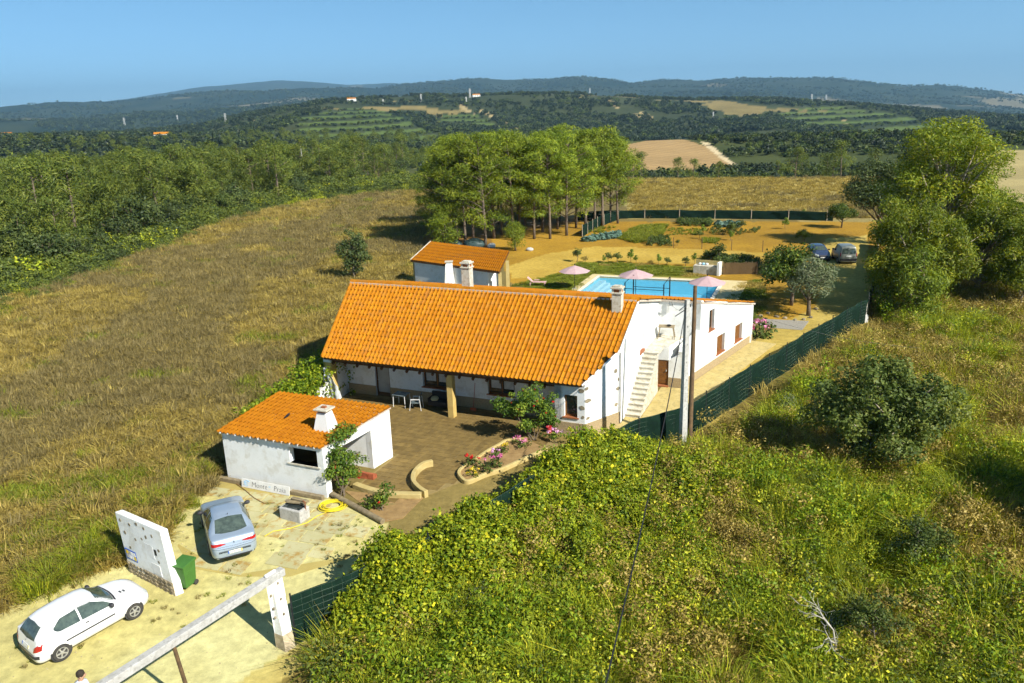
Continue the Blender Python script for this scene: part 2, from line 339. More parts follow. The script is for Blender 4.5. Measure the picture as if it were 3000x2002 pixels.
setc(in_poly(xk, yk, Z_ROAD), (.58, .54, .25), (.50, .44, .17), cl(n1, .3, .7))
setc(in_poly(xk, yk, W((640, 2060), (760, 1960), (860, 1890), (1085, 1790), (1120, 1815), (960, 1915), (840, 2002), (780, 2080))), (.52, .43, .14), (.42, .32, .09), cl(n1, .3, .7))
setc(in_poly(xk, yk, Z_PATH), (.50, .38, .10), (.41, .30, .07), cl(n1, .3, .7))
# distance: valley scrub, ploughed field, terraces, burnt and bare patches
far = RD > 215
setc(far, (.055, .07, .022), (.12, .125, .04), cl(n3, .35, .65))
hill = RD > 550
setc(hill, (.024, .038, .018), (.055, .066, .028), cl(n3 * .6 + n4 * .4, .38, .62))
bare = hill & (fbm(X / 160 + 80, Y / 160 + 11, 5) > .735); setc(bare, (.26, .20, .075), (.17, .14, .055), n3)
bare2 = (RD > 3000) & (fbm(X / 520 + 8, Y / 520 + 1, 5) > .735); setc(RD > 2300, (.014, .028, .018), (.034, .048, .028), cl(n3 * .6 + n4 * .4, .38, .62)); setc(bare2, (.20, .17, .10), (.12, .11, .07), n3)
def px_zone(pts, r0, r1):                        # a zone of the land seen between two distances, outlined by lines of sight
    P = [(math.degrees(az_el(x, y)[0]), y) for x, y in pts]; return P
PLOUGH = [(1815, 500), (1835, 425), (1930, 405), (2010, 410), (2100, 440), (2165, 500)]
zz = Z; elp = (zz - CAM_H) / np.maximum(RD, 1)
def sight_poly(pts, r0, r1):
    q = [az_el(*p) for p in pts]; return in_poly(np.arctan2(X, Y), elp, q) & (RD > r0) & (RD < r1)
pl = sight_poly(PLOUGH, 225, 520); setc(pl, (.40, .27, .12), (.34, .22, .095), cl(np.sin((X * .9 + Y * .45) * 1.1) * .5 + .5, .2, .8))
rd_ = sight_poly([(2050, 414), (2075, 418), (2120, 455), (2165, 490), (2150, 492), (2100, 456)], 225, 560); setc(rd_, (.62, .50, .30), (.56, .45, .26), n1)
yl = sight_poly([(1010, 408), (1120, 425), (1265, 432), (1265, 446), (1150, 440), (1020, 422)], 225, 800); setc(yl, (.50, .33, .08), (.44, .28, .07), n1)
for tk in ([(1338, 308), (1352, 305), (1404, 342), (1394, 346)], [(1398, 322), (1408, 322), (1524, 376), (1516, 382)], [(2456, 338), (2470, 336), (2490, 370), (2478, 373)], [(1780, 296), (1790, 294), (1815, 316), (1806, 318)], [(1852, 338), (1880, 330), (1912, 345), (1885, 352)], [(745, 352), (757, 350), (752, 366), (735, 372)]):
    tk_ = sight_poly(tk, 560, 1500); setc(tk_, (.42, .33, .16), (.36, .28, .13), n1)
gl = sight_poly([(2860, 640), (2860, 560), (2920, 440), (3100, 440), (3100, 640)], 100, 400); setc(gl, (.42, .34, .15), (.32, .26, .11), n2)
TERR = [[(850, 430), (880, 345), (1000, 318), (1110, 322), (1190, 350), (1330, 425)], [(1290, 370), (1300, 320), (1380, 330), (1440, 355), (1480, 380)], [(2250, 340), (2420, 305), (2600, 330), (2900, 400), (3000, 440), (2700, 420), (2400, 385)]]
tm = np.zeros(X.shape, bool)
for T in TERR: tm |= sight_poly(T, 560, 1500)
band = np.abs(((Z + 2 * n3) / 5.0) % 1 - .5) * 2
setc(tm & (band > .55), (.075, .115, .028), (.11, .15, .035), n3); setc(tm & (band <= .25), (.03, .045, .018), (.045, .06, .022), n3)
_nw, _ne = at(1757, 812), at(2112, 829); _e1 = (_ne - _nw).normalized(); _e2 = Vector((_e1.y, -_e1.x, 0)); _pl = (_ne - _nw).length
V = np.stack([X, Y, Z], -1).reshape(-1, 3); nr, na = X.shape
ii = (np.arange(nr - 1)[:, None] * na + np.arange(na - 1)[None]).ravel()
F = np.stack([ii, ii + na, ii + na + 1, ii + 1], 1)
_c = V[F].mean(1) - np.array(_nw); _s = _c[:, 0] * _e1.x + _c[:, 1] * _e1.y; _d = _c[:, 0] * _e2.x + _c[:, 1] * _e2.y; F = F[~((_s > -.4) & (_s < _pl + .4) & (_d > -.4) & (_d < 9.0))]   # the pool's pit
m, n, o = new_mat('land'); b = n.nodes.new('ShaderNodeBsdfPrincipled'); b.inputs['Roughness'].default_value = .95; b.inputs['Specular IOR Level'].default_value = .1
a_ = n.nodes.new('ShaderNodeAttribute'); a_.attribute_name = 'albedo'; t1 = noise(n, 2.5, 7, .7); r1 = ramp(n, t1.outputs[0], [(.3, (.72, .72, .72)), (.7, (1.25, 1.25, 1.25))])
t2 = noise(n, .03, 8, .75); r2 = ramp(n, t2.outputs[0], [(.3, (.8, .8, .8)), (.7, (1.2, 1.2, 1.2))])
cc = mixc(n, 1.0, a_.outputs['Color'], r1.outputs[0], 'MULTIPLY'); cc = mixc(n, 1.0, cc, r2.outputs[0], 'MULTIPLY'); n.links.new(cc, b.inputs['Base Color'])
bp = n.nodes.new('ShaderNodeBump'); bp.inputs['Strength'].default_value = .5; bp.inputs['Distance'].default_value = .05; tb = noise(n, 9, 8, .7); n.links.new(tb.outputs[0], bp.inputs['Height']); n.links.new(bp.outputs[0], b.inputs['Normal'])
n.links.new(b.outputs[0], o.inputs[0]); M['land'] = m
me = np_mesh('ground', V, F, m, smooth=True)
ca = me.attributes.new('albedo', 'FLOAT_COLOR', 'POINT'); ca.data.foreach_set('color', np.concatenate([C.reshape(-1, 3), np.ones((nr * na, 1))], 1).astype(np.float32).ravel())
ground = tag(link('ground', me), 'rolling land with dry fields, scrub and far wooded hills', None, kind='structure')
# ------------------------------------------------------------------ farmhouse (local frame: x along the porch, y into the depth)
def wall(mb, p0, p1, z0, t0, t1, ops=(), th=.35):
    p0 = Vector((*p0, 0)); p1 = Vector((*p1, 0)); L = (p1 - p0).length; d = (p1 - p0) / L; nn = Vector((-d.y, d.x, 0)) * th
    xs = sorted({0.0, L, *[o[0] for o in ops], *[o[1] for o in ops]}); top = lambda s: t0 + (t1 - t0) * s / L
    for xa, xb in zip(xs[:-1], xs[1:]):
        if xb - xa < 1e-6: continue
        mid = (xa + xb) / 2; z = z0
        A, B = p0 + d * xa, p0 + d * xb; poly = [A, B, B + nn, A + nn]
        for o_ in sorted([o for o in ops if o[0] <= mid <= o[1]], key=lambda o: o[2]):
            if o_[2] > z + 1e-4: mb.prism(poly, z, o_[2])
            z = o_[3]
        mb.prism(poly, z, [top(xa), top(xb), top(xb), top(xa)])
def frame_at(p0, p1):
    p0 = Vector((*p0, 0)); p1 = Vector((*p1, 0)); d = (p1 - p0).normalized(); return p0, d, Vector((-d.y, d.x, 0))
def wbox(mb, fr, s0, s1, z0, z1, dep0, dep1):     # a box on a wall line: along, height, depth behind the outer face
    p, d, nn = fr; c = [p + d * s0 + nn * dep0, p + d * s1 + nn * dep0, p + d * s1 + nn * dep1, p + d * s0 + nn * dep1]
    return mb.prism([(q.x, q.y) for q in c], z0, z1)
HZ = R(-23.5)
house = thing('farmhouse', 'long white farmhouse with orange tiled roof, porch and outside stairs', 'house', (-10.58, 43.11, 0), HZ)
PF = (6.1 - 2.9) / 5.3; PB = .2276
zf = lambda b: 2.9 + (b + .6) * PF
zb = lambda b: 6.1 - (b - 4.7) * PB
WG0, WG1 = (18.74, 8.3), (21.34, 19.25)
# walls
wb_ = MB(); wall(wb_, (0, 1.6), (13.9, 1.6), -.2, 3.9, 3.9, [(2.0, 2.98, -.2, 2.12), (5.2, 6.9, .93, 1.95), (9.3, 10.9, .95, 1.95)]); wb_.build('porch_wall', M['white'], house)
w1 = MB(); wall(w1, (13.9, -.25), (15.5, -.25), -.2, 2.86, 2.86, [(.5, 1.2, .97, 2.15)]); w1.build('corner_wall', M['white'], house)
w1 = MB(); wall(w1, (13.9, 1.6), (13.9, -.25), -.2, 3.9, 2.86); w1.build('side_wall', M['white'], house)
w1 = MB(); wall(w1, (15.5, -.25), (16.7, 2.0), -.2, 2.86, 3.95); w1.build('chamfer_wall', M['white'], house)
w1 = MB(); wall(w1, (16.7, 2.0), (16.7, 4.7), -.2, 4.3, 5.97); wall(w1, (16.7, 4.7), (16.7, 10.9), -.2, 5.97, zb(10.9) - .13, [(1.4, 2.3, 2.6, 4.75)]); w1.build('gable_wall', M['white'], house)
w1 = MB(); wall(w1, (16.35, 10.6), (19.25, 10.6), -.2, 4.66, 4.66); w1.build('terrace_wall', M['white'], house)
wl_ = math.hypot(2.6, 10.95)
def wpt(s): return (WG0[0] + 2.6 * s / wl_, WG0[1] + 10.95 * s / wl_)
w1 = MB(); wall(w1, WG0, wpt(2.25), -.2, 2.2, 2.98); wall(w1, wpt(2.25), WG1, -.2, 4.82, 2.72, [(1.3, 2.1, 2.6, 3.9), (2.7, 3.98, .72, 1.9), (5.75, 7.03, .72, 1.86)]); w1.build('wing_wall', M['white'], house)
w1 = MB(); w1.prism([(17.87, 8.3), (18.74, 8.3), (18.74, 8.6), (17.87, 8.6)], -.2, [1.63, 2.2, 2.2, 1.63]); w1.prism([(17.87, 8.61), (18.72, 8.61), (19.2, 10.6), (17.87, 10.6)], -.2, [1.6, 2.1, 2.1, 1.6]); w1.build('understairs_wall', M['white'], house)
w1 = MB(); wall(w1, (-2.9, 15), (0, -.1), -.2, 3.6, 2.8); w1.build('side_wall', M['white'], house)
w1 = MB(); wall(w1, (21.3, 19.1), (-2.9, 15), -.2, 2.7, 3.6); w1.build('back_wall', M['white'], house)
w1 = MB(); w1.prism([(0, 1.9), (13.9, 1.9), (15.3, 0.2), (16.4, 2.2), (16.4, 4.6), (16.3, 10.2), (18.8, 11), (20.8, 18.6), (-2.4, 14.5)], -.2, -.12); w1.build('floor', M['conc'], house)
# plinth band
for p0, p1, h, ops in [((.1, 1.6), (2.0, 1.6), .6, 0), ((2.98, 1.6), (13.9, 1.6), .62, 0), ((13.9, -.25), (15.5, -.25), .68, 0), ((15.5, -.25), (16.7, 2.0), .68, 0), ((17.87, 8.3), (18.74, 8.3), .6, 0), (WG0, WG1, .52, 0)]:
    fr = frame_at(p0, p1); L = math.hypot(p1[0] - p0[0], p1[1] - p0[1]); pb = MB(); wbox(pb, fr, 0, L, -.15, h, -.035, 0.0); pb.build('plinth', M['plinth'], house)
# porch posts and beam
cm = MB(); cm.box((7.85, 0, 1.22), (.36, .36, 2.5)); cm.build('column', M['colm'], house, bevel=.02)
cm = MB(); cm.box((.1, -.05, 1.25), (.5, .5, 2.5)); cm.build('column', M['colm'], house, bevel=.02)
cm = MB(); cm.box((.1, -.05, 2.62), (.5, .5, .28)); cm.build('column_head', M['white'], house)
bm_ = MB(); bm_.box((7.1, -.02, 2.62), (13.55, .26, .3)); bm_.build('porch_beam', M['wood'], house)
bm_ = MB()
for k in range(17): bm_.box((.6 + k * .8, .55, 3.08), (.10, 2.35, .14), rx=math.atan(PF))
bm_.build('rafters', M['wood'], house)
# roof decks
rd = MB(); rd.add([(0.1, -.58, zf(-.58) - .06), (15.43, -.58, zf(-.58) - .06), (16.72, 1.6, zf(1.6) - .06), (16.88, 4.7, 6.04), (-1.2, 4.7, 6.04), (0.1, -.58, zf(-.58) - .17), (15.43, -.58, zf(-.58) - .17), (16.72, 1.6, zf(1.6) - .17), (16.88, 4.7, 5.93), (-1.2, 4.7, 5.93)],
   [(0, 1, 2, 3, 4), (9, 8, 7, 6, 5), (0, 5, 6, 1), (1, 6, 7, 2), (2, 7, 8, 3), (3, 8, 9, 4), (4, 9, 5, 0)])
front_roof = rd.build('roof', M['wood'], house)
BP = [(-1.2, 4.7), (16.88, 4.7), (16.88, 10.5), (19.3, 10.5), (21.45, 19.35), (-3.3, 15.1)]
rd = MB(); rd.prism(BP, [zb(p[1]) - .16 for p in BP], [zb(p[1]) - .05 for p in BP]); back_roof = rd.build('roof', M['tilecut'], house)
# a single clay tile: a rolled edge beside a shallow pan, with a visible lower lip; x spans 0..1
TP = [(0, .0), (.08, .045), (.2, .068), (.32, .045), (.42, .004), (.7, -.012), (1.0, .002)]
def tile_geo(L, lift=.03):
    vs = [(x, 0, z + lift) for x, z in TP] + [(x, L, z) for x, z in TP] + [(x, 0, z + lift - .018) for x, z in TP]; k = len(TP)
    fs = [(i, i + 1, k + i + 1, k + i) for i in range(k - 1)] + [(2 * k + i, 2 * k + i + 1, i + 1, i) for i in range(k - 1)]; return vs, fs
def tile_mesh(name, L, mat):
    mb = MB(); mb.add(*tile_geo(L)); return mb.mesh(name, mat, smooth=True)
def lay_tiles(parent, eave, ridge, ncol, nrow, mat, name, limit, inside=None, from_row=0):
    # eave / ridge: (xL, xR, y, z); columns fan between them
    e, r = eave, ridge; run = math.hypot(r[2] - e[2], r[3] - e[3]); Lr = run / nrow; ang = math.atan2(r[3] - e[3], r[2] - e[2])
    tm_ = tile_mesh(name, Lr * 1.12, mat); rest = MB(); cnt = 0; rr = random.Random(5)
    for row in range(nrow):
        t = row / nrow; tc = (row + .5) / nrow; xl = e[0] + (r[0] - e[0]) * t; xr = e[1] + (r[1] - e[1]) * t; wd = (xr - xl) / ncol
        y = e[2] + (r[2] - e[2]) * t; z = e[3] + (r[3] - e[3]) * t
        for c in range(ncol):
            x = xl + wd * c
            if inside and not inside(x + wd * .5, y + (r[2] - e[2]) * .5 / nrow): continue
            loc = (x, y + rr.uniform(-.012, .012), z + rr.uniform(-.004, .006)); rz = rr.uniform(-.015, .015) - (((e[0] + (e[1] - e[0]) * c / ncol) - x) * 0)
            if cnt < limit:
                o = link('tile', tm_, parent); o.location = loc; o.rotation_euler = (ang, 0, rz); o.scale = (wd, 1, 1); cnt += 1
            else:
                mt = Matrix.Translation(loc) @ Matrix.Rotation(rz, 4, 'Z') @ Matrix.Rotation(ang, 4, 'X') @ Matrix.Diagonal((wd, 1, 1, 1))
                vs, fs = tile_geo(Lr * 1.12); rest.add([mt @ Vector(q) for q in vs], fs)
    if rest.v:
        ro = tag(rest.build('upper_tiles', mat, parent, smooth=True), kind='stuff'); nk = len(tile_geo(1)[0]); a_ = ro.data.attributes.new('tv', 'FLOAT', 'POINT')
        a_.data.foreach_set('value', np.repeat(np.random.default_rng(2).uniform(.001, 1, len(rest.v) // nk), nk).astype(np.float32))
def in_front(x, y):                                   # the chamfered corner cuts the eave
    return not (y < 1.6 and x > 15.43 + (y + .58) * (16.8 - 15.43) / 2.2)
lay_tiles(front_roof, (0.02, 16.62, -.68, 2.86), (-1.28, 16.92, 4.7, 6.1), 70, 16, M['tile'], 'tile', 300, in_front)
# back slope: rolls run from ridge to back eave
bt = MB(); ncb = 92
for c in range(ncb):
    tl, tr = c / ncb, (c + 1) / ncb
    def pt(t, s): 
        ax = -1.2 + (18.9 + 1.2) * t; bx = -3.35 + (21.5 + 3.35) * t; y1 = 15.2 + (19.45 - 15.2) * t
        return ax + (bx - ax) * s, 4.75 + (y1 - 4.75) * s
    for k in range(12):
        s0, s1 = k / 12, (k + 1) / 12; xm, ym = pt((tl + tr) / 2, (s0 + s1) / 2)
        if not in_poly(np.array([xm]), np.array([ym]), BP)[0]: continue
        vs = []
        for s, lf in ((s0, 0.0), (s1, .03)):
            for x_, z_ in TP:
                X_, Y_ = pt(tl + (tr - tl) * x_, s); vs.append((X_, Y_, zb(Y_) + z_ + lf - .01))
        kk = len(TP); bt.add(vs, [(i, i + 1, kk + i + 1, kk + i) for i in range(kk - 1)])
tag(bt.build('back_slope_tiles', M['tile'], back_roof, smooth=True), kind='stuff')
# ridge caps, mortared
rc = MB(); prof = [(-.16, -.10), (-.13, .02), (-.06, .085), (.06, .085), (.13, .02), (.16, -.10)]
vs = [(x * 0, y, z + (.012 if x == 0 else 0)) for x in (0,) for y, z in prof] + [(.5, y * .92, z - .01) for y, z in prof]
rc.add(vs, [(i, i + 1, 6 + i + 1, 6 + i) for i in range(5)]); rcm = rc.mesh('ridge_tile', M['tile'], smooth=True)
for k in range(42):
    o = link('ridge_tile', rcm, front_roof); o.location = (-1.25 + k * .433, 4.7, 6.11 + (k % 3) * .004)
mr_ = MB(); mr_.box((7.8, 4.52, 6.03), (18.1, .06, .09)); mr_.box((7.8, 4.88, 6.08), (18.1, .06, .06)); mr_.build('ridge_mortar', M['tilecut'], front_roof)
vg = MB(); vg.tube([(-1.24, 4.7, 6.08), (0.02, -.62, 2.93)], .07, 6); vg.build('verge', M['tile'], front_roof, smooth=True)
vg = MB(); vg.tube([(16.93, 4.7, 6.02), (16.78, 1.6, 4.16), (15.47, -.6, 2.86)], .045, 6); vg.build('verge', M['white'], front_roof)
def chimney(parent, x, y, z0, z1, wd, dp, mat, name='chimney'):
    c = MB(); c.box((x, y, (z0 + z1 - .42) / 2), (wd, dp, z1 - .42 - z0)); c.box((x, y, z1 - .38), (wd + .1, dp + .1, .08)); o = c.build(name, mat, parent, bevel=.012)
    b = MB(); b.box((x, y, z1 - .25), (wd - .06, dp - .06, .2)); b.build('brick_vent', M['sill'], o)
    for sx in (-1, 1):
        for sy in (-1, 1):
            q = MB(); q.box((x + sx * (wd / 2 - .06), y + sy * (dp / 2 - .06), z1 - .25), (.11, .11, .19)); q.build('corner_post', mat, o)
    c = MB(); c.box((x, y, z1 - .11), (wd + .12, dp + .12, .09)); c.box((x, y, z1 - .03), (wd - .1, dp - .1, .07)); c.build('cap', mat, o, bevel=.01)
    return o
chimney(back_roof, 5.9, 6.5, 5.3, 7.35, .55, .5, M['concl'])
chimney(front_roof, 15.98, 3.95, 5.2, 6.95, .52, .46, M['concl'])
# windows and doors
def window(parent, p0, p1, s0, s1, z0, z1, shut=False, dep=.18, split=True):
    fr = frame_at(p0, p1); f = MB(); t = .07
    for a_, b_, c_, d_ in ((s0, s1, z0, z0 + t), (s0, s1, z1 - t, z1), (s0, s0 + t, z0 + t, z1 - t), (s1 - t, s1, z0 + t, z1 - t)): wbox(f, fr, a_, b_, c_, d_, dep, dep + .08)
    if split and not shut: wbox(f, fr, (s0 + s1) / 2 - .04, (s0 + s1) / 2 + .04, z0 + t, z1 - t, dep + .002, dep + .078)
    wn = f.build('window', M['door'], parent)
    if shut:
        nsl = int((z1 - z0 - .14) / .06)
        sh = MB()
        for k in range(nsl): wbox(sh, fr, s0 + t, s1 - t, z0 + t + k * .06, z0 + t + k * .06 + .052, dep + .01, dep + .045)
        sh.build('shutter', M['door'], wn)
    else:
        for a_, b_ in (((s0 + t, (s0 + s1) / 2 - .04), ((s0 + s1) / 2 + .04, s1 - t)) if split else ((s0 + t, s1 - t),)):
            g = MB(); wbox(g, fr, a_, b_, z0 + t, z1 - t, dep + .03, dep + .045); g.build('pane', M['glass'], wn)
            g = MB(); wbox(g, fr, a_ + .06, b_ - .06, z0 + t + .25, z1 - t - .03, dep + .022, dep + .027); 
            if split: g.build('curtain', M['curtain'], wn)
    sl = MB(); wbox(sl, fr, s0 - .08, s1 + .08, z0 - .06, z0 + .005, -.06, dep + .02); sl.build('sill', M['sill'], wn)
    return wn
window(house, (0, 1.6), (13.9, 1.6), 5.2, 6.9, .93, 1.95); window(house, (0, 1.6), (13.9, 1.6), 9.3, 10.9, .95, 1.95)
window(house, (13.9, -.25), (15.5, -.25), .5, 1.2, .97, 2.15, split=False)
Wa = wpt(2.25)
window(house, Wa, WG1, 1.3, 2.1, 2.6, 3.9, split=False); window(house, Wa, WG1, 2.7, 3.98, .72, 1.9, shut=True); window(house, Wa, WG1, 5.75, 7.03, .72, 1.86, shut=True)
fr = frame_at((0, 1.6), (13.9, 1.6)); dr = MB()
for a_, b_, c_, d_ in ((2.0, 2.09, -.1, 2.1), (2.89, 2.98, -.1, 2.1), (2.09, 2.89, 2.0, 2.1), (2.09, 2.89, -.1, .22)): wbox(dr, fr, a_, b_, c_, d_, .1, .2)
dr_ = dr.build('door', M['wood'], house); g = MB(); wbox(g, fr, 2.09, 2.89, .22, 2.0, .14, .16); g.build('pane', pmat('frosted_pane', (.40, .41, .39), (.33, .34, .32), 2, .25), dr_)
g = MB(); wbox(g, fr, 2.12, 2.16, .98, 1.02, .05, .1); g.build('handle', M['metal'], dr_)
fr = frame_at((16.7, 2.0), (16.7, 10.9)); g = MB(); wbox(g, fr, 4.1, 5.0, 2.62, 4.75, .1, .15); d2 = g.build('door', M['plastic'], house); g = MB(); wbox(g, fr, 4.16, 4.2, 3.6, 3.7, .05, .1); g.build('handle', M['metal'], d2)
g = MB(); wbox(g, fr, 4.05, 5.05, 2.52, 2.66, -.05, .1); g.build('step', M['sill'], d2)
fr = frame_at((16.7, 8.3), (18.74, 8.3)); g = MB(); wbox(g, fr, .16, 1.16, .1, 1.62, .06, .12); d3 = g.build('door', M['door'], house)
for k in range(8):
    g = MB(); wbox(g, fr, .28, 1.04, .2 + k * .17, .2 + k * .17 + .15, .035, .062); g.build('slat', M['door'], d3)
g = MB(); wbox(g, fr, .1, .17, 0, 1.64, .02, .12); wbox(g, fr, 1.15, 1.2, 0, 1.64, .02, .12); g.build('door_frame', M['wood'], d3)
g = MB(); wbox(g, fr, 1.02, 1.06, .95, 1.05, -.03, .04); g.build('handle', M['metal'], d3); g = MB(); wbox(g, fr, .05, 1.2, -.05, .1, -.2, .05); g.build('threshold', M['sill'], d3)
# outside stairs and terrace
st = thing_ = MB(); n_st = 13
stairs = bpy.data.objects.new('stairs', None); COL.objects.link(stairs); stairs.parent = house
sm = MB(); sm.box((0, 0, 0), (.86, .36, .05)); smesh = sm.mesh('step', M['concl'])
fl = MB()
for k in range(n_st):
    y = 2.95 + k * .325; z = (k + 1) * 2.5 / n_st
    o = link('step', smesh, stairs); o.location = (17.13, y + .165, z - .025)
    fl.prism([(16.7, y + .02), (17.5, y + .02), (17.5, y + .335), (16.7, y + .335)], -.1, z - .05)
fl.build('stair_flight', M['concl'], stairs)
tr = MB(); tr.prism([(16.7, 7.17), (17.52, 7.17), (17.52, 8.3), (17.0, 8.3), (17.0, 10.6), (16.7, 10.6)], 2.3, 2.5); tr.build('landing', M['concl'], stairs)
tr = MB(); tr.prism([(17.0, 8.31), (17.87, 8.31), (18.32, 10.6), (17.0, 10.6)], 1.64, 2.47); tr.prism([(18.33, 8.7), (18.9, 8.7), (19.2, 10.6), (18.35, 10.6)], 1.9, 2.4); terr = tr.build('terrace', M['white'], house)
tr = MB(); tr.prism([(17.0, 8.33), (17.85, 8.33), (18.3, 10.6), (17.0, 10.6)], 2.472, 2.5); tr.build('terrace_floor', M['concl'], terr)
# pale stones set into the plaster at the corners
def stones(parent, fr, spots, out=.02):
    rr = random.Random(11)
    for s, z, wd, hh in spots:
        p, d, nn = fr; mb = MB(); n = rr.randint(5, 7); ring = []
        for k in range(n):
            a = 2 * math.pi * k / n + rr.uniform(-.25, .25); q = p + d * (s + math.cos(a) * wd / 2 * rr.uniform(.75, 1.1)); ring.append((q, z + math.sin(a) * hh / 2 * rr.uniform(.75, 1.1)))
        vs = [(q.x - nn.x * out, q.y - nn.y * out, zz_) for q, zz_ in ring] + [(q.x + nn.x * .05, q.y + nn.y * .05, zz_) for q, zz_ in ring]
        mb.add(vs, [tuple(range(n)), tuple(range(2 * n - 1, n - 1, -1))] + [(i, (i + 1) % n, n + (i + 1) % n, n + i) for i in range(n)]); mb.build('stone', M['stone'], parent)
fr = frame_at((15.5, -.25), (16.7, 2.0)); stones(house, fr, [(.12, 2.55, .3, .22), (.22, 1.9, .5, .24), (.2, .95, .3, .2), (2.2, 3.0, .3, .3), (2.35, 2.0, .3, .22), (2.25, 1.15, .3, .26), (2.4, 2.5, .14, .2)])
fr = frame_at((13.9, -.25), (15.5, -.25)); stones(house, fr, [(1.42, 2.45, .36, .26), (1.46, 1.55, .34, .24), (1.5, 1.05, .2, .2)])
dp = MB(); dp.tube([(16.72, 1.95, 3.9), (16.74, 1.88, 3.7), (16.74, 1.88, .1)], .035, 8); dp.build('drain_pipe', M['conc'], house)
ab = MB(); ab.box((17.3, 10.5, 4.3), (.05, .1, .7)); ab.box((17.45, 10.3, 4.45), (.35, .05, .05)); ab.tube([(17.6, 10.3, 4.4), (17.65, 10.1, 4.75)], .03, 6); ab.build('antenna_bracket', M['metal'], house)

# ------------------------------------------------------------------ barbecue house
bh = thing('barbecue_house', 'small white outbuilding with flat orange tiled roof and tapered chimney in front yard', 'outbuilding', (-10.58, 43.11, 0), HZ)
w1 = MB(); wall(w1, (1.43, -10.2), (6.95, -10.2), -.25, 2.33, 2.33, [(3.72, 5.2, 1.42, 2.17)], .3); w1.build('front_wall', M['white'], bh)
w1 = MB(); wall(w1, (.98, -5.6), (1.43, -10.2), -.25, 2.48, 2.33, (), .3); w1.build('side_wall', M['white'], bh)
w1 = MB(); wall(w1, (7.45, -5.55), (.98, -5.6), -.25, 2.48, 2.48, (), .3); w1.build('back_wall', M['white'], bh)
Ls = math.hypot(.5, 4.65); w1 = MB(); wall(w1, (6.95, -10.2), (7.45, -5.55), -.25, 2.33, 2.48, [(.35, 3.2, -.25, 1.95)], .3); w1.build('side_wall', M['white'], bh)
w1 = MB(); w1.prism([(7.08, -6.98), (7.08, -6.7), (5.3, -6.7), (5.3, -6.98)], -.25, 2.35); w1.build('alcove_wall', M['white'], bh)
w1 = MB(); wbox(w1, frame_at((1.43, -10.2), (6.95, -10.2)), 3.6, 5.32, 1.36, 1.42, -.05, .3); w1.build('sill', M['concl'], bh)
w1 = MB(); w1.box((4.9, -9.6, .45), (1.6, .5, .9)); w1.build('worktop', M['conc'], bh)
rdk = MB(); rp = [(1.35, -10.3), (7.0, -10.3), (7.52, -5.5), (.9, -5.5)]; rz_ = lambda b: 2.36 + (b + 10.3) * .032; rdk.prism(rp, [rz_(p[1]) - .02 for p in rp], [rz_(p[1]) + .04 for p in rp]); brf = rdk.build('roof', M['tilecut'], bh)
lay_tiles(brf, (1.28, 7.02, -10.38, 2.40), (.84, 7.55, -5.45, 2.56), 26, 12, M['tile2'], 'tile', 300)
lip = MB()
for k in range(13): lip.box((1.5 + k * .43, -10.35, 2.40), (.035, .08, .07))
lip.build('eave_mortar', M['white'], brf)
def taper(mb, c, b, t, z0, z1):
    vs = [(c[0] + sx * b[0] / 2, c[1] + sy * b[1] / 2, z0) for sx, sy in ((-1, -1), (1, -1), (1, 1), (-1, 1))] + [(c[0] + sx * t[0] / 2, c[1] + sy * t[1] / 2, z1) for sx, sy in ((-1, -1), (1, -1), (1, 1), (-1, 1))]
    mb.add(vs, [(0, 1, 2, 3), (7, 6, 5, 4), (0, 1, 5, 4), (1, 2, 6, 5), (2, 3, 7, 6), (3, 0, 4, 7)])
ch = MB(); taper(ch, (5.95, -8.5), (.85, .8), (.5, .48), 2.4, 3.28); cho = ch.build('chimney', M['white'], brf, bevel=.015)
c2 = MB(); c2.box((5.95, -8.5, 3.34), (.42, .4, .12)); c2.build('brick_vent', M['sill'], cho)
c2 = MB(); c2.box((5.95, -8.5, 3.43), (.72, .68, .07)); c2.build('cap', M['concl'], cho, bevel=.01)
c2 = MB(); c2.box((5.95, -8.5, 3.5), (.22, .16, .07)); c2.build('cap_brick', M['sill'], cho)
bt_ = MB(); bt_.box((3.4, -8.0, 2.56), (.1, .5, .05), rz=.3); bt_.build('loose_tile_piece', M['black'], brf)

# ------------------------------------------------------------------ patio and yard paving
def H2W(a, b, z=0.0): 
    c, s = math.cos(HZ), math.sin(HZ); return Vector((-10.58 + a * c - b * s, 43.11 + a * s + b * c, z))
patio = MB(); PP = [(.2, 1.58), (-.3, -.4), (1.0, -5.3), (7.5, -5.3), (7.5, -8.8), (9.9, -9.9), (10.8, -8.9), (12.0, -6.5), (13.2, -3.6), (14.6, -1.7), (13.85, -.2), (13.85, 1.58)]
patio.prism(PP, -.1, .012); po = tag(patio.build('patio', M['grout']), 'brown tiled patio in front of the porch', None, kind='structure'); po.location = (-10.58, 43.11, 0); po.rotation_euler = (0, 0, HZ)
tmb = MB(); tmb.box((0, 0, 0), (.378, .378, .02)); tmesh = tmb.mesh('paving_tile', M['patio']); cand = []
for i in range(-1, 40):
    for j in range(0, 32):
        x, y = -.2 + i * .4, 1.4 - j * .4
        cs = [(x + dx, y + dy) for dx in (-.19, .19) for dy in (-.19, .19)]
        if all(in_poly(np.array([q[0]]), np.array([q[1]]), PP)[0] for q in cs): cand.append((x, y))
cand.sort(key=lambda p: p[1]); rest = MB()
for k, (x, y) in enumerate(cand):
    z = .013 + random.uniform(0, .004)
    if k < 300: o = link('paving_tile', tmesh, po); o.location = (x, y, z)
    else: rest.box((x, y, z), (.378, .378, .02))
tag(rest.build('paving', M['patio'], po), kind='stuff')
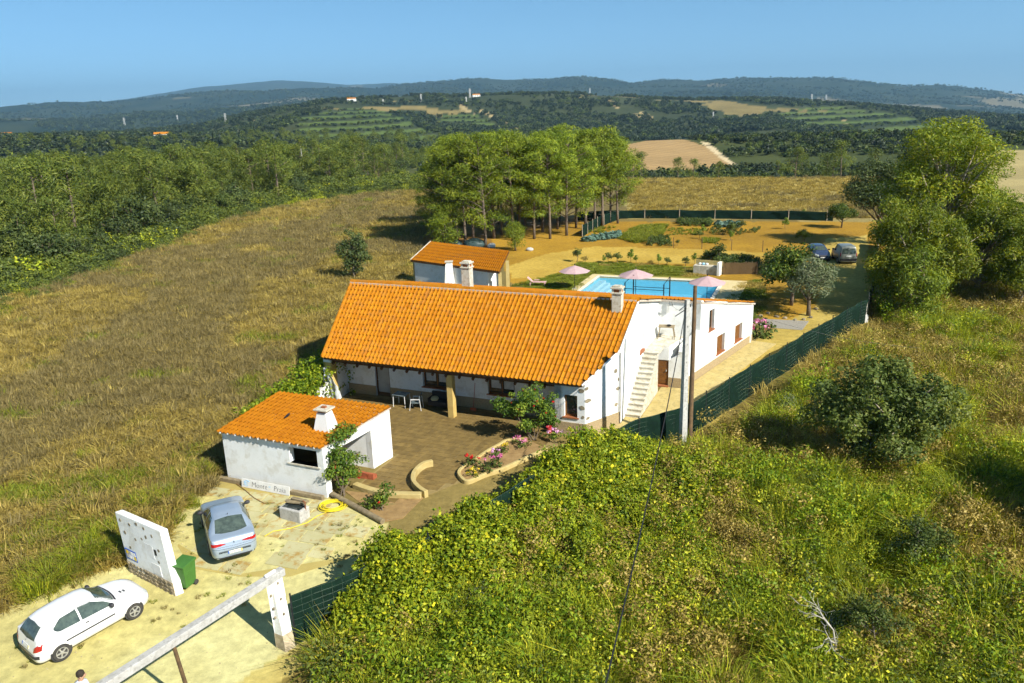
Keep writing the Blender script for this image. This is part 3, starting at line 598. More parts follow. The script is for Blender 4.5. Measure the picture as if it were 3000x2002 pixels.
# irregular concrete slabs of the yard
yard = MB(); yp = [(p[0], p[1]) for p in Z_YARD]
def slab_grid():
    rr = random.Random(3); root = MB(); root.prism(yp, [float(gz(*p)) - .1 for p in yp], [float(gz(*p)) + .008 for p in yp])
    yo = tag(root.build('yard', M['sand']), 'pale slab paved yard in front of the outbuilding', None, kind='structure')
    v_, u_ = Vector((math.cos(HZ + .12), math.sin(HZ + .12), 0)), Vector((-math.sin(HZ + .12), math.cos(HZ + .12), 0)); o_ = Vector((yp[3][0], yp[3][1], 0))
    for j in range(-14, 3):
        x = -8 + rr.uniform(0, .8)
        while x < 12:
            wd = rr.uniform(.8, 1.45); c = [o_ + v_ * (x + .03) + u_ * (j * .78 + .025), o_ + v_ * (x + wd - .03) + u_ * (j * .78 + .025), o_ + v_ * (x + wd - .03) + u_ * (j * .78 + .755), o_ + v_ * (x + .03) + u_ * (j * .78 + .755)]
            x += wd
            if sum(in_poly(np.array([q.x]), np.array([q.y]), yp)[0] for q in c) < 4 or rr.random() < .06: continue
            mb = MB(); dz = rr.uniform(.012, .032); mb.prism([(q.x + rr.uniform(-.012, .012), q.y + rr.uniform(-.012, .012)) for q in c], [float(gz(q.x, q.y)) - .02 for q in c], [float(gz(q.x, q.y)) + dz for q in c]); mb.build('slab', M['slab'], yo)
slab_grid()
# walk along the wing and behind the fence
wk = MB(); kp = [(p.x, p.y) for p in (H2W(15.55, -.4), H2W(16.75, 1.95), H2W(16.75, 2.95), H2W(17.55, 2.95), H2W(17.5, 8.2), H2W(18.8, 8.2), H2W(21.4, 19.3), H2W(23.0, 19.0), H2W(20.6, 9.0), H2W(18.6, 1.2), H2W(17.0, -.9))]
wk.prism(kp, -.05, .03); tag(wk.build('walkway', M['walk']), 'pale concrete walk beside the white wing', None, kind='structure')
# ------------------------------------------------------------------ cars
from mathutils.bvhtree import BVHTree
def paint(name, c, metal=0.0, rough=.25): return pmat(name, c, tuple(v * .96 for v in c), 3, rough, metal=metal, coat=.5, spec=.5)
M['cglass'] = pmat('car_glass', (.085, .115, .095), (.04, .055, .05), 5, .05, spec=.8)
M['rubber'] = pmat('tyre_rubber', (.035, .035, .033), (.06, .055, .048), 8, .9)
M['rim'] = pmat('wheel_rim', (.50, .50, .49), (.40, .40, .39), 9, .35, metal=.5)
M['trim'] = pmat('black_trim', (.03, .03, .035), (.045, .045, .05), 6, .6)
M['tail'] = pmat('tail_lamp', (.45, .02, .015), (.30, .012, .012), 14, .2, spec=.6)
M['lamp'] = pmat('head_lamp', (.55, .57, .56), (.42, .44, .44), 8, .12, spec=.6)
M['plate'] = pmat('number_plate', (.78, .78, .74), (.7, .7, .66), 4, .5)
M['blue'] = pmat('plate_blue', (.03, .12, .5), (.03, .1, .42), 4, .5); M['yel'] = pmat('plate_yellow', (.75, .55, .03), (.7, .5, .03), 4, .5)
def smooth1(xs, ys, x, k=.10):
    f = lambda q: np.interp(q, xs, ys); return (f(x) * 2 + f(x - k * .5) + f(x + k * .5) + f(x - k) * .5 + f(x + k) * .5) / 5
class Car:
    def __init__(s, L, W_, zt, belt, wroof, sill=.2, nose=.12, tail=.10, flat=.93):
        # zt: (x from front, height) of the centre line; belt line; roof half width factor by x
        s.L, s.W = L, W_ / 2; n = 96; xs = np.unique(np.concatenate([np.linspace(0, .25, 16), np.linspace(.25, L - .25, n), np.linspace(L - .25, L, 16)])); P = []
        for x in xs:
            e = min(1.0, math.sqrt(max(0, 1 - max(0, (nose - x) / nose) ** 2)) if x < nose else 1.0); e2 = math.sqrt(max(0, 1 - max(0, (x - (L - tail)) / tail) ** 2)) if x > L - tail else 1.0
            r_ = .72 + .28 * e * e2; taper = 1 - .10 * max(0, (.75 - x) / .75) ** 2 - .06 * max(0, (x - (L - .7)) / .7) ** 2
            w_ = s.W * taper * r_; top = float(smooth1(*zip(*zt), x)); bl = min(float(np.interp(x, *zip(*belt))), top - .015); wr = w_ * float(smooth1(*zip(*wroof), x))
            lo = sill + .10 * (1 - min(e, e2)); hgt = top - bl
            prof = [(0, lo), (w_ * .86, lo), (w_ * .965, lo + .10), (w_ * .995, lo + .26), (w_, (lo + bl) * .52 + .02), (w_ * .985, bl - .10), (w_ * .95, bl), (w_ * .95 + (wr - w_ * .95) * .5, bl + hgt * .52), (wr, top - min(.075, hgt * .3)), (wr * .86, top - min(.028, hgt * .12)), (wr * .5, top - min(.008, hgt * .04)), (0, top)]
            P.append([(L / 2 - x, y, z) for y, z in prof])
        k = len(P[0]); vs = []; 
        for row in P: vs += row + [(q[0], -q[1], q[2]) for q in row[1:-1]]
        m_ = 2 * k - 2; idx = lambda i, j: i * m_ + (j if j < k else k + (2 * k - 2 - j) - 1)
        ring = list(range(k)) + [k + (k - 2) - 1 - t for t in range(k - 2)]
        fs = []
        for i in range(len(P) - 1):
            for j in range(m_):
                a, b = ring[j], ring[(j + 1) % m_]; fs.append((i * m_ + a, i * m_ + b, (i + 1) * m_ + b, (i + 1) * m_ + a))
        fs.append(tuple(ring)); fs.append(tuple((len(P) - 1) * m_ + q for q in reversed(ring)))
        s.mb = MB(); s.mb.add(vs, fs); s.bvh = BVHTree.FromPolygons([Vector(v) for v in vs], fs)
    def hit(s, axis, a, b):
        o, d = {'R': (Vector((a, -4, b)), Vector((0, 1, 0))), 'L': (Vector((a, 4, b)), Vector((0, -1, 0))), 'F': (Vector((6, a, b)), Vector((-1, 0, 0))), 'B': (Vector((-6, a, b)), Vector((1, 0, 0))), 'T': (Vector((a, b, 6)), Vector((0, 0, -1)))}[axis]
        h = s.bvh.ray_cast(o, d); return (h[0], h[1] if h[1].dot(d) < 0 else -h[1]) if h[0] is not None else (None, None)
    def patch(s, axis, lower, upper, off=.006, nv=6, nu=10):
        # lower/upper: polylines in the axis' two coordinates; filled between and laid on the body
        def res(pl):
            pl = np.array(pl, float); d = np.concatenate([[0], np.cumsum(np.hypot(*np.diff(pl, axis=0).T))]); t = np.linspace(0, d[-1], nu + 1); return np.stack([np.interp(t, d, pl[:, 0]), np.interp(t, d, pl[:, 1])], 1)
        A, B = res(lower), res(upper); vs = []; ok = True
        for i in range(nv + 1):
            for j in range(nu + 1):
                q = A[j] + (B[j] - A[j]) * i / nv; p, nn = s.hit(axis, *q)
                if p is None: p, nn = (Vector(vs[-1]) if vs else Vector((0, 0, 0))), Vector((0, 0, 0))
                vs.append(tuple(p + nn * off))
        mb = MB(); mb.add(vs, [(i * (nu + 1) + j, i * (nu + 1) + j + 1, (i + 1) * (nu + 1) + j + 1, (i + 1) * (nu + 1) + j) for i in range(nv) for j in range(nu)]); return mb
    def line(s, axis, pts, r=.008, n=24, off=.002):
        pl = np.array(pl_ := pts, float); d = np.concatenate([[0], np.cumsum(np.hypot(*np.diff(pl, axis=0).T))]); t = np.linspace(0, d[-1], n); q = np.stack([np.interp(t, d, pl[:, 0]), np.interp(t, d, pl[:, 1])], 1); out = []
        for a, b in q:
            p, nn = s.hit(axis, a, b)
            if p is not None: out.append(p + nn * off)
        mb = MB(); mb.tube(out, r, 5); return mb
def wheel_meshes(R_, wd=.19, spokes=5):
    t = MB(); t.lathe([(R_ * .62, -wd / 2), (R_ * .93, -wd / 2), (R_, -wd / 2 + .03), (R_, wd / 2 - .03), (R_ * .93, wd / 2), (R_ * .64, wd / 2), (R_ * .62, wd / 2 - .03)], n=28, axis='Y')
    r_ = MB(); r_.lathe([(R_ * .60, wd / 2 - .025), (R_ * .65, wd / 2 - .002), (R_ * .65, wd / 2 + .004), (R_ * .58, wd / 2 + .003), (R_ * .56, wd / 2 - .03), (R_ * .56, wd / 2 - .05)], n=28, axis='Y', cap=False)
    for k in range(spokes):
        a = 2 * math.pi * k / spokes; r_.box((math.cos(a) * R_ * .33, wd / 2 - .012, math.sin(a) * R_ * .33), (R_ * .56, .03, R_ * .15), ry=-a)
    r_.lathe([(.055, wd / 2 - .02), (.055, wd / 2 + .008), (.03, wd / 2 + .012)], n=12, axis='Y')
    d = MB(); d.lathe([(R_ * .6, wd / 2 - .06), (R_ * .6, wd / 2 - .055)], n=20, axis='Y')
    return t.mesh('tyre', M['rubber'], smooth=True), r_.mesh('rim', M['rim'], smooth=True), d.mesh('brake_disc', M['trim'])
def add_wheels(root, car, fx, rx, R_, wd=.19):
    tm_, rm_, dm_ = wheel_meshes(R_, wd)
    for x in (fx, rx):
        for sy in (1, -1):
            y = sy * (car.W - wd / 2 + .004); ar = MB(); ar.lathe([(R_ * 1.16, -.22), (R_ * 1.16, .012)], n=26, axis='Y'); 
            a = ar.build('wheel_arch', M['trim'], root); a.location = (x, sy * (car.W - .03), R_ + .015); a.rotation_euler = (0, 0, 0 if sy > 0 else math.pi)
            w_ = link('wheel', tm_, root); w_.location = (x, y + sy * .022, R_); w_.rotation_euler = (0, 0, 0 if sy > 0 else math.pi)
            link('rim', rm_, w_); link('brake_disc', dm_, w_)
def mirror(car, root, side):
    mb = MB(); p, nn = car.hit('L' if side > 0 else 'R', side_x := car.mx, car.mz)
    mb.blob((p.x, p.y + side * .13, p.z + .03), (.075, .12, .085), 2, 0.0); mb.box((p.x, p.y + side * .04, p.z), (.06, .1, .05)); return mb.build('door_mirror', M[car.mmat], root, smooth=True)
def mesh_text(text, size, mat, parent, loc, rot, name='lettering', ext=.002, shear=0.0, off=0.0):
    cu = bpy.data.curves.new(name, 'FONT'); cu.body = text; cu.size = size; cu.extrude = ext; cu.align_x = 'CENTER'; cu.align_y = 'CENTER'; cu.shear = shear; cu.offset = off; cu.resolution_u = 3
    t = bpy.data.objects.new('t', cu); COL.objects.link(t); bpy.context.view_layer.update(); me = bpy.data.meshes.new_from_object(t.evaluated_get(bpy.context.evaluated_depsgraph_get())); bpy.data.objects.remove(t); bpy.data.curves.remove(cu)
    me.name = name; me.materials.clear(); me.materials.append(mat); o = link(name, me, parent); o.location = loc; o.rotation_euler = rot; return o
def rear_plate(car, root, z, wd=.5, text='', off=.012):
    p, nn = car.hit('B', 0, z); pl = MB(); pl.box((0, 0, 0), (.012, wd, .11)); o = pl.build('number_plate', M['plate'], root); tilt = math.atan2(nn.z, -nn.x); o.location = p + nn * off; o.rotation_euler = (0, tilt, 0)
    b = MB(); b.box((-.008, wd / 2 - .025, 0), (.006, .045, .105)); b.build('plate_band', M['blue'], o); b = MB(); b.box((-.008, -wd / 2 + .025, 0), (.006, .045, .105)); b.build('plate_band', M['yel'], o)
    if text: mesh_text(text, .095, M['black'], o, (-.0085, 0, 0), (R(90), 0, R(-90)), ext=.001)
    return o
def heading(p, q): return math.atan2(q.y - p.y, q.x - p.x)
# white three door hatchback
c = Car(3.83, 1.66, [(0, .55), (.04, .68), (.25, .80), (.95, .95), (1.15, 1.02), (1.62, 1.34), (1.9, 1.41), (2.5, 1.43), (3.1, 1.39), (3.42, 1.30), (3.72, .98), (3.78, .72), (3.83, .5)], [(0, .55), (.5, .80), (1.1, .92), (2.2, .95), (3.3, 1.0), (3.83, 1.0)], [(0, .8), (.6, .86), (1.0, .86), (1.5, .72), (2.0, .68), (3.0, .68), (3.5, .68), (3.83, .8)], .2, .35, .25)
pf, pr = G(391, 1812), G(187, 1930); hd_ = heading(pr, pf); ctr = (pf + pr) / 2 + Vector((-math.sin(hd_), math.cos(hd_), 0)) * .72
M['wpaint'] = paint('white_paint', (.78, .78, .78))
car1 = thing('hatchback_car', 'white three door hatchback parked on the sandy drive', 'car', (ctr.x, ctr.y, float(gz(ctr.x, ctr.y))), hd_)
slope = (pf.z - pr.z) / 2.44; car1.rotation_euler = (0, -math.atan(slope), hd_)
c.mb.build('body', M['wpaint'], car1, smooth=True)
H_ = 3.83 / 2; X_ = lambda x: H_ - x
for sd in 'RL':
    sy = -1 if sd == 'R' else 1
    c.patch(sd, [(X_(1.22), .94), (X_(2.28), .975)], [(X_(1.5), 1.15), (X_(1.85), 1.33), (X_(2.28), 1.35)], .005).build('side_window', M['cglass'], car1, smooth=True)
    c.patch(sd, [(X_(2.34), .975), (X_(3.02), 1.0), (X_(3.12), 1.08)], [(X_(2.34), 1.35), (X_(2.85), 1.32), (X_(3.14), 1.16)], .005).build('side_window', M['cglass'], car1, smooth=True)
    c.line(sd, [(X_(1.3), .6), (X_(2.9), .6)], .024, 40, .012).build('side_moulding', M['trim'], car1)
    c.line(sd, [(X_(1.18), .93), (X_(1.2), .35)], .004).build('door_seam', M['trim'], car1); c.line(sd, [(X_(2.32), .96), (X_(2.38), .5), (X_(2.3), .32)], .004).build('door_seam', M['trim'], car1)
    c.patch(sd, [(X_(2.10), .82), (X_(2.22), .82)], [(X_(2.10), .86), (X_(2.22), .86)], .012, 2, 4).build('door_handle', M['trim'], car1)
    c.line('T', [(X_(1.6), sy * .54), (X_(2.2), sy * .55), (X_(3.3), sy * .53)], .008).build('roof_strip', M['trim'], car1)
    c.patch('B', [(sy * .58, .64), (sy * .80, .70)], [(sy * .60, .78), (sy * .80, .95)], .012, 5, 5).build('tail_lamp', M['tail'], car1, smooth=True)
    c.patch('F', [(sy * .40, .58), (sy * .72, .60)], [(sy * .42, .66), (sy * .74, .80)], .012, 5, 5).build('head_lamp', M['lamp'], car1, smooth=True)
    c.patch('T', [(X_(.62), sy * .18), (X_(.62), sy * .34)], [(X_(.68), sy * .18), (X_(.68), sy * .34)], .008, 2, 3).build('bonnet_vent', M['trim'], car1) if sy < 0 else None
    if sy < 0: c.patch('T', [(X_(.74), sy * .18), (X_(.74), sy * .34)], [(X_(.80), sy * .18), (X_(.80), sy * .34)], .008, 2, 3).build('bonnet_vent', M['trim'], car1)
c.patch('T', [(X_(1.17), -.66), (X_(1.10), -.3), (X_(1.08), 0), (X_(1.10), .3), (X_(1.17), .66)], [(X_(1.66), -.50), (X_(1.58), 0), (X_(1.66), .50)], .006).build('windscreen', M['cglass'], car1, smooth=True)
c.patch('T', [(X_(1.10), -.70), (X_(1.03), -.3), (X_(1.01), 0), (X_(1.03), .3), (X_(1.10), .70)], [(X_(1.16), -.66), (X_(1.09), -.3), (X_(1.07), 0), (X_(1.09), .3), (X_(1.16), .66)], .008, 3, 12).build('wiper_cowl', M['trim'], car1)
c.patch('B', [(-.54, .98), (0, .93), (.54, .98)], [(-.47, 1.28), (0, 1.31), (.47, 1.28)], .006).build('rear_window', M['cglass'], car1, smooth=True)
c.patch('B', [(-.74, .42), (0, .38), (.74, .42)], [(-.76, .54), (0, .50), (.76, .54)], .03, 4, 14).build('bumper_strip', M['trim'], car1, smooth=True)
c.patch('F', [(-.6, .34), (.6, .34)], [(-.6, .46), (.6, .46)], .008, 3, 10).build('grille', M['trim'], car1)
rear_plate(c, car1, .70, .5); 
p_, n_2 = c.hit('B', 0, .86); b_ = MB(); b_.box(tuple(p_ + n_2 * .01), (.012, .04, .07)); b_.build('badge', M['metal'], car1)
c.mx, c.mz, c.mmat = X_(1.35), .97, 'trim'
for sy in (1, -1): mirror(c, car1, sy)
add_wheels(car1, c, X_(.68), X_(3.12), .29)
# silver blue saloon
c = Car(4.28, 1.70, [(0, .55), (.05, .70), (.3, .82), (1.1, .98), (1.3, 1.04), (1.85, 1.36), (2.2, 1.43), (2.7, 1.44), (3.15, 1.38), (3.72, 1.05), (3.95, 1.02), (4.2, .98), (4.24, .7), (4.28, .5)], [(0, .55), (.5, .82), (1.2, .94), (2.2, .97), (3.6, 1.0), (4.28, .97)], [(0, .8), (.7, .86), (1.1, .86), (1.7, .70), (2.2, .66), (3.0, .66), (3.6, .78), (3.9, .86), (4.28, .8)], .2, .35, .28)
M['spaint'] = paint('silver_blue_paint', (.36, .44, .54), .35, .32)
pr = G(694, 1652); pf = G(650, 1500); hd_ = heading(pr, pf) + R(0); fw = Vector((math.cos(hd_), math.sin(hd_), 0)); ctr = pr + fw * 1.95
car2 = thing('saloon_car', 'silver blue saloon parked in the slab yard, its boot towards the gate', 'car', (ctr.x, ctr.y, float(gz(ctr.x, ctr.y)) + .02), hd_)
H_ = 4.28 / 2; X_ = lambda x: H_ - x
c.mb.build('body', M['spaint'], car2, smooth=True)
for sd in 'RL':
    sy = -1 if sd == 'R' else 1
    c.patch(sd, [(X_(1.45), .96), (X_(2.35), .985)], [(X_(1.75), 1.18), (X_(2.05), 1.35), (X_(2.35), 1.37)], .005).build('side_window', M['cglass'], car2, smooth=True)
    c.patch(sd, [(X_(2.42), .985), (X_(3.2), 1.0)], [(X_(2.42), 1.37), (X_(2.9), 1.34), (X_(3.28), 1.12)], .005).build('side_window', M['cglass'], car2, smooth=True)
    for xx in (1.4, 2.39, 3.25): c.line(sd, [(X_(xx), .95), (X_(xx), .35)], .004).build('door_seam', M['trim'], car2)
    c.patch('B', [(sy * .30, .80), (sy * .50, .77), (sy * .80, .76)], [(sy * .30, .82), (sy * .50, .86), (sy * .80, .88)], .012, 4, 8).build('tail_lamp', M['tail'], car2, smooth=True)
    c.patch('F', [(sy * .40, .58), (sy * .74, .60)], [(sy * .42, .68), (sy * .76, .80)], .012, 4, 5).build('head_lamp', M['lamp'], car2, smooth=True)
c.patch('T', [(X_(1.34), -.67), (X_(1.24), -.3), (X_(1.22), 0), (X_(1.24), .3), (X_(1.34), .67)], [(X_(1.92), -.50), (X_(1.83), 0), (X_(1.92), .50)], .006).build('windscreen', M['cglass'], car2, smooth=True)
c.patch('T', [(X_(3.70), -.58), (X_(3.80), -.3), (X_(3.82), 0), (X_(3.80), .3), (X_(3.70), .58)], [(X_(3.16), -.50), (X_(3.12), 0), (X_(3.16), .50)], .006).build('rear_window', M['cglass'], car2, smooth=True)
c.line('B', [(-.62, .72), (0, .70), (.62, .72)], .005).build('boot_seam', M['trim'], car2); c.line('B', [(-.8, .66), (0, .62), (.8, .66)], .006).build('bumper_seam', M['trim'], car2)
c.patch('B', [(-.7, .22), (.7, .22)], [(-.72, .32), (.72, .32)], .01, 3, 10).build('bumper_lip', M['trim'], car2)
rear_plate(c, car2, .48, .52, '22-AT-45')
p_, n_2 = c.hit('B', 0, .83); mesh_text('S', .13, M['black'], car2, p_ + n_2 * .012, (R(80), 0, R(-90)), 'badge', .004)
an = MB(); an.tube([(X_(3.0), 0, 1.41), (X_(3.06), 0, 1.47), (X_(3.3), 0, 1.62)], [.02, .006, .003], 6); an.build('aerial', M['black'], car2)
c.mx, c.mz, c.mmat = X_(1.6), 1.0, 'trim'
for sy in (1, -1): mirror(c, car2, sy)
add_wheels(car2, c, X_(.78), X_(3.25), .30)
# dark blue hatchback and grey van parked by the garden
c = Car(4.0, 1.68, [(0, .55), (.05, .72), (.3, .84), (1.0, .98), (1.2, 1.04), (1.75, 1.38), (2.1, 1.45), (3.0, 1.44), (3.5, 1.36), (3.85, 1.0), (3.95, .7), (4.0, .5)], [(0, .55), (.5, .82), (1.2, .94), (3.4, 1.0), (4.0, 1.0)], [(0, .8), (.7, .86), (1.1, .86), (1.6, .70), (3.4, .68), (4.0, .8)], .2, .35, .25)
M['bpaint'] = paint('dark_blue_paint', (.035, .05, .10)); p = G(2410, 768); hd_ = R(-98); fw = Vector((math.cos(hd_), math.sin(hd_), 0)); ctr = p - fw * 1.95
car3 = thing('hatchback_car', 'dark blue car facing the house, parked left of the grey van', 'car', (ctr.x, ctr.y, 0), hd_); H_ = 2.0; X_ = lambda x: H_ - x; c.mb.build('body', M['bpaint'], car3, smooth=True)
c.patch('T', [(X_(1.22), -.67), (X_(1.14), 0), (X_(1.22), .67)], [(X_(1.82), -.50), (X_(1.72), 0), (X_(1.82), .50)], .006).build('windscreen', M['cglass'], car3, smooth=True)
for sd in 'RL':
    sy = -1 if sd == 'R' else 1
    c.patch(sd, [(X_(1.35), .96), (X_(3.3), 1.0)], [(X_(1.65), 1.18), (X_(1.95), 1.37), (X_(3.25), 1.33)], .005).build('side_window', M['cglass'], car3, smooth=True)
    c.patch('F', [(sy * .40, .60), (sy * .74, .62)], [(sy * .42, .72), (sy * .76, .82)], .012, 4, 5).build('head_lamp', M['lamp'], car3, smooth=True)
c.patch('F', [(-.35, .58), (.35, .58)], [(-.35, .68), (.35, .68)], .01, 3, 6).build('grille', M['trim'], car3)
c.patch('F', [(-.25, .42), (.25, .42)], [(-.25, .52), (.25, .52)], .014, 3, 6).build('number_plate', M['plate'], car3)
c.mx, c.mz, c.mmat = X_(1.5), 1.0, 'trim'
for sy in (1, -1): mirror(c, car3, sy)
add_wheels(car3, c, X_(.75), X_(3.2), .30)
c = Car(4.1, 1.74, [(0, .55), (.05, .75), (.3, .92), (.9, 1.08), (1.05, 1.12), (1.7, 1.70), (2.0, 1.80), (3.0, 1.82), (3.85, 1.80), (4.0, 1.70), (4.06, 1.2), (4.1, .5)], [(0, .55), (.5, .88), (1.1, 1.0), (3.8, 1.05), (4.1, 1.0)], [(0, .8), (.7, .88), (1.0, .88), (1.5, .78), (2.0, .76), (4.0, .78), (4.1, .85)], .22, .35, .12)
M['gpaint'] = paint('grey_green_paint', (.22, .24, .21), .2, .35); p = G(2484, 775); hd_ = R(80); fw = Vector((math.cos(hd_), math.sin(hd_), 0)); ctr = p + fw * 2.0
van = thing('van', 'grey boxy van seen from behind at the end of the track', 'van', (ctr.x, ctr.y, 0), hd_); H_ = 2.05; X_ = lambda x: H_ - x; c.mb.build('body', M['gpaint'], van, smooth=True)
for sy in (-1, 1):
    c.patch('B', [(sy * .05, 1.06), (sy * .66, 1.06)], [(sy * .05, 1.58), (sy * .58, 1.58)], .006).build('rear_window', M['cglass'], van, smooth=True)
    c.patch('B', [(sy * .74, .80), (sy * .82, .80)], [(sy * .70, 1.15), (sy * .77, 1.15)], .012, 4, 3).build('tail_lamp', M['tail'], van)
    c.patch('L' if sy > 0 else 'R', [(X_(1.3), 1.05), (X_(2.2), 1.06)], [(X_(1.7), 1.5), (X_(2.2), 1.62)], .005).build('side_window', M['cglass'], van)
c.patch('B', [(-.25, .78), (.25, .78)], [(-.25, .90), (.25, .90)], .012, 3, 6).build('number_plate', M['plate'], van); c.line('B', [(0, .5), (0, 1.7)], .006).build('door_seam', M['trim'], van)
c.patch('B', [(-.8, .36), (.8, .36)], [(-.8, .58), (.8, .58)], .02, 3, 10).build('bumper', M['trim'], van)
c.patch('T', [(X_(1.1), -.68), (X_(1.05), 0), (X_(1.1), .68)], [(X_(1.72), -.58), (X_(1.66), 0), (X_(1.72), .58)], .006).build('windscreen', M['cglass'], van, smooth=True)
c.mx, c.mz, c.mmat = X_(1.4), 1.1, 'trim'
for sy in (1, -1): mirror(c, van, sy)
add_wheels(van, c, X_(.75), X_(3.35), .31)

# ------------------------------------------------------------------ gate: rendered wall, pillar, beam, bin
def hexa(mb, base, top): 
    n = len(base); mb.add(list(base) + list(top), [tuple(range(n - 1, -1, -1)), tuple(range(n, 2 * n))] + [(i, (i + 1) % n, n + (i + 1) % n, n + i) for i in range(n)]); return mb
gw = thing('gate_wall', 'leaning white gate wall studded with stones and carrying a tile panel', 'wall')
A, B, Cc = G(382, 1677), G(516, 1748), G(540, 1738); D = A + (Cc - B)
zt_ = -.55 + 2.5; At, Bt, Ct = at(336, 1500, zt_), at(468, 1557, zt_), at(491, 1549, zt_); Dt = At + (Ct - Bt)
for q in (A, B, Cc, D): q.z -= .12
hexa(MB(), [A, B, Cc, D], [At, Bt, Ct, Dt]).build('wall', M['white'], gw, bevel=.02)
def on_wall(u_, v_, off=.0):                      # u along from left, v height 0..1
    b = A.lerp(B, u_); t = At.lerp(Bt, u_); nn = (B - A).cross(At - A).normalized()
    if nn.dot(Vector((0, 0, CAM_H)) - A) < 0: nn = -nn
    return b.lerp(t, v_) + nn * off
def wall_poly(u0, u1, v0, v1, off, th, mat, name, parent, jag=0.0):
    rr = random.Random(int(u0 * 1000 + v0 * 77)); n = 6 if jag else 4
    cs = [(u0, v0), (u1, v0), (u1, v1), (u0, v1)] if not jag else [((u0 + u1) / 2 + (u1 - u0) / 2 * math.cos(a) * rr.uniform(.7, 1.1), (v0 + v1) / 2 + (v1 - v0) / 2 * math.sin(a) * rr.uniform(.7, 1.1)) for a in np.linspace(0, 2 * math.pi, 7)[:-1]]
    mb = MB(); hexa(mb, [on_wall(*q, off) for q in cs], [on_wall(*q, off - th) for q in cs]); return mb.build(name, mat, parent)
for u_, v_, w_, h_ in [(.09, .9, .05, .05), (.3, .89, .06, .05), (.47, .95, .06, .06), (.63, .93, .05, .06), (.14, .72, .06, .07), (.36, .68, .05, .06), (.52, .74, .05, .05), (.63, .80, .06, .07), (.78, .86, .05, .06), (.18, .5, .05, .05), (.46, .47, .06, .05), (.35, .40, .05, .06), (.86, .67, .05, .06), (.80, .48, .05, .05), (.55, .55, .04, .04)]:
    wall_poly(u_ - w_ / 2, u_ + w_ / 2, v_ - h_ / 2, v_ + h_ / 2, .015, .05, M['stone'], 'stone', gw, 1)
wall_poly(0.0, 1.0, -.01, .24, .012, .03, M['plinthw'], 'stone_base', gw)
rs_ = random.Random(21); v0 = .0
for row in range(4):
    u_ = 0.0
    while u_ < .97:
        du = rs_.uniform(.05, .12); wall_poly(u_ + .004, min(u_ + du, 1) - .004, v0 + .004, v0 + .058, .03 + rs_.uniform(0, .015), .05, M['stone'], 'stone', gw, 1); u_ += du
    v0 += .06
tp = wall_poly(.03, .28, .29, .45, .02, .05, M['blue'], 'tile_panel', gw)
rr = random.Random(4)
for k in range(8):
    wall_poly(.05 + (k % 4) * .055, .05 + (k % 4) * .055 + .045, .31 + (k // 4) * .065, .365 + (k // 4) * .065, .026, .02, [M['plate'], pmat('painted_tile', (.35, .38, .45), (.5, .45, .3), 30, .3), M['plate'], M['yel']][rr.randint(0, 3)], 'painted_tile', tp)
wall_poly(.56, .73, .50, .70, .02, .04, M['plastic'], 'meter_box', gw); wall_poly(.62, .80, .26, .42, .02, .04, M['plastic'], 'letter_box', gw); wall_poly(.76, .80, .58, .66, .03, .04, M['black'], 'intercom', gw)
# pillar and beam
pl = thing('gate_pillar', 'white square gate pillar with stone foot carrying the concrete beam', 'pillar')
pb0 = [G(811, 1897), G(838, 1912), G(865, 1897)]; pb0.append(pb0[0] + (pb0[2] - pb0[1])); zt2 = pb0[0].z + 2.45; pt0 = [at(779, 1712, zt2), at(795, 1702, zt2), at(826, 1684, zt2)]; pt0.append(pt0[0] + (pt0[2] - pt0[1]))
mid = [b_.lerp(t_, .23) for b_, t_ in zip(pb0, pt0)]
for q in pb0: q.z -= .12
cx_ = sum(pb0, Vector()) / 4; hexa(MB(), mid, pt0).build('shaft', M['white'], pl, bevel=.015); foot = [q + (q - cx_) * .06 for q in pb0]; cm_ = sum(mid, Vector()) / 4; hexa(MB(), foot, [q + (q - cm_) * .05 for q in mid]).build('stone_foot', M['plinthw'], pl)
for k, (f1, f2, v_) in enumerate([(0, 1, .75), (0, 1, .5), (1, 2, .9), (1, 2, .62), (1, 2, .35), (0, 1, .33)]):
    c_ = mid[f1].lerp(mid[f2], .5).lerp(pt0[f1].lerp(pt0[f2], .5), v_); mb = MB(); mb.blob(tuple(c_), (.05, .05, .06), 1, .2); mb.build('stone', M['stone'], pl)
bm0 = at(828, 1672, zt2 + .12); bm1 = at(310, 2004, zt2 + .10); dv = (bm1 - bm0).normalized(); bm1 = bm1 + dv * 1.6; sdv = Vector((-dv.y, dv.x, 0)) * .13
be = MB(); hexa(be, [bm0 - sdv - Vector((0, 0, .13)), bm1 - sdv - Vector((0, 0, .13)), bm1 + sdv - Vector((0, 0, .13)), bm0 + sdv - Vector((0, 0, .13))], [bm0 - sdv + Vector((0, 0, .12)), bm1 - sdv + Vector((0, 0, .12)), bm1 + sdv + Vector((0, 0, .12)), bm0 + sdv + Vector((0, 0, .12))])
tag(be.build('gate_beam', M['conc'], bevel=.02), 'long weathered concrete beam spanning above the gateway', 'beam')
po2 = MB(); pe = bm1 + dv * -.2; po2.box((pe.x, pe.y, (zt2 - .9) / 2), (.4, .4, zt2 + .75), rz=math.atan2(dv.y, dv.x)); tag(po2.build('gate_pillar', M['white']), 'plain gate pillar at the outer end of the concrete beam', 'pillar')
lb = MB(); q = bm0 + dv * .5 + Vector((0, 0, .17)); lb.box(tuple(q), (.42, .1, .09), rz=math.atan2(dv.y, dv.x)); tag(lb.build('gate_lamp', M['plastic'], bevel=.02), 'white box lamp lying on the beam above the pillar', 'lamp')
wp = MB(); a0_ = at(507, 1888, zt2 - .02); a1_ = G(566, 2075); wp.tube([a1_, a0_], [.06, .055], 8); tag(wp.build('prop_post', M['wpole']), 'dark wooden post propping up the concrete beam', 'post')
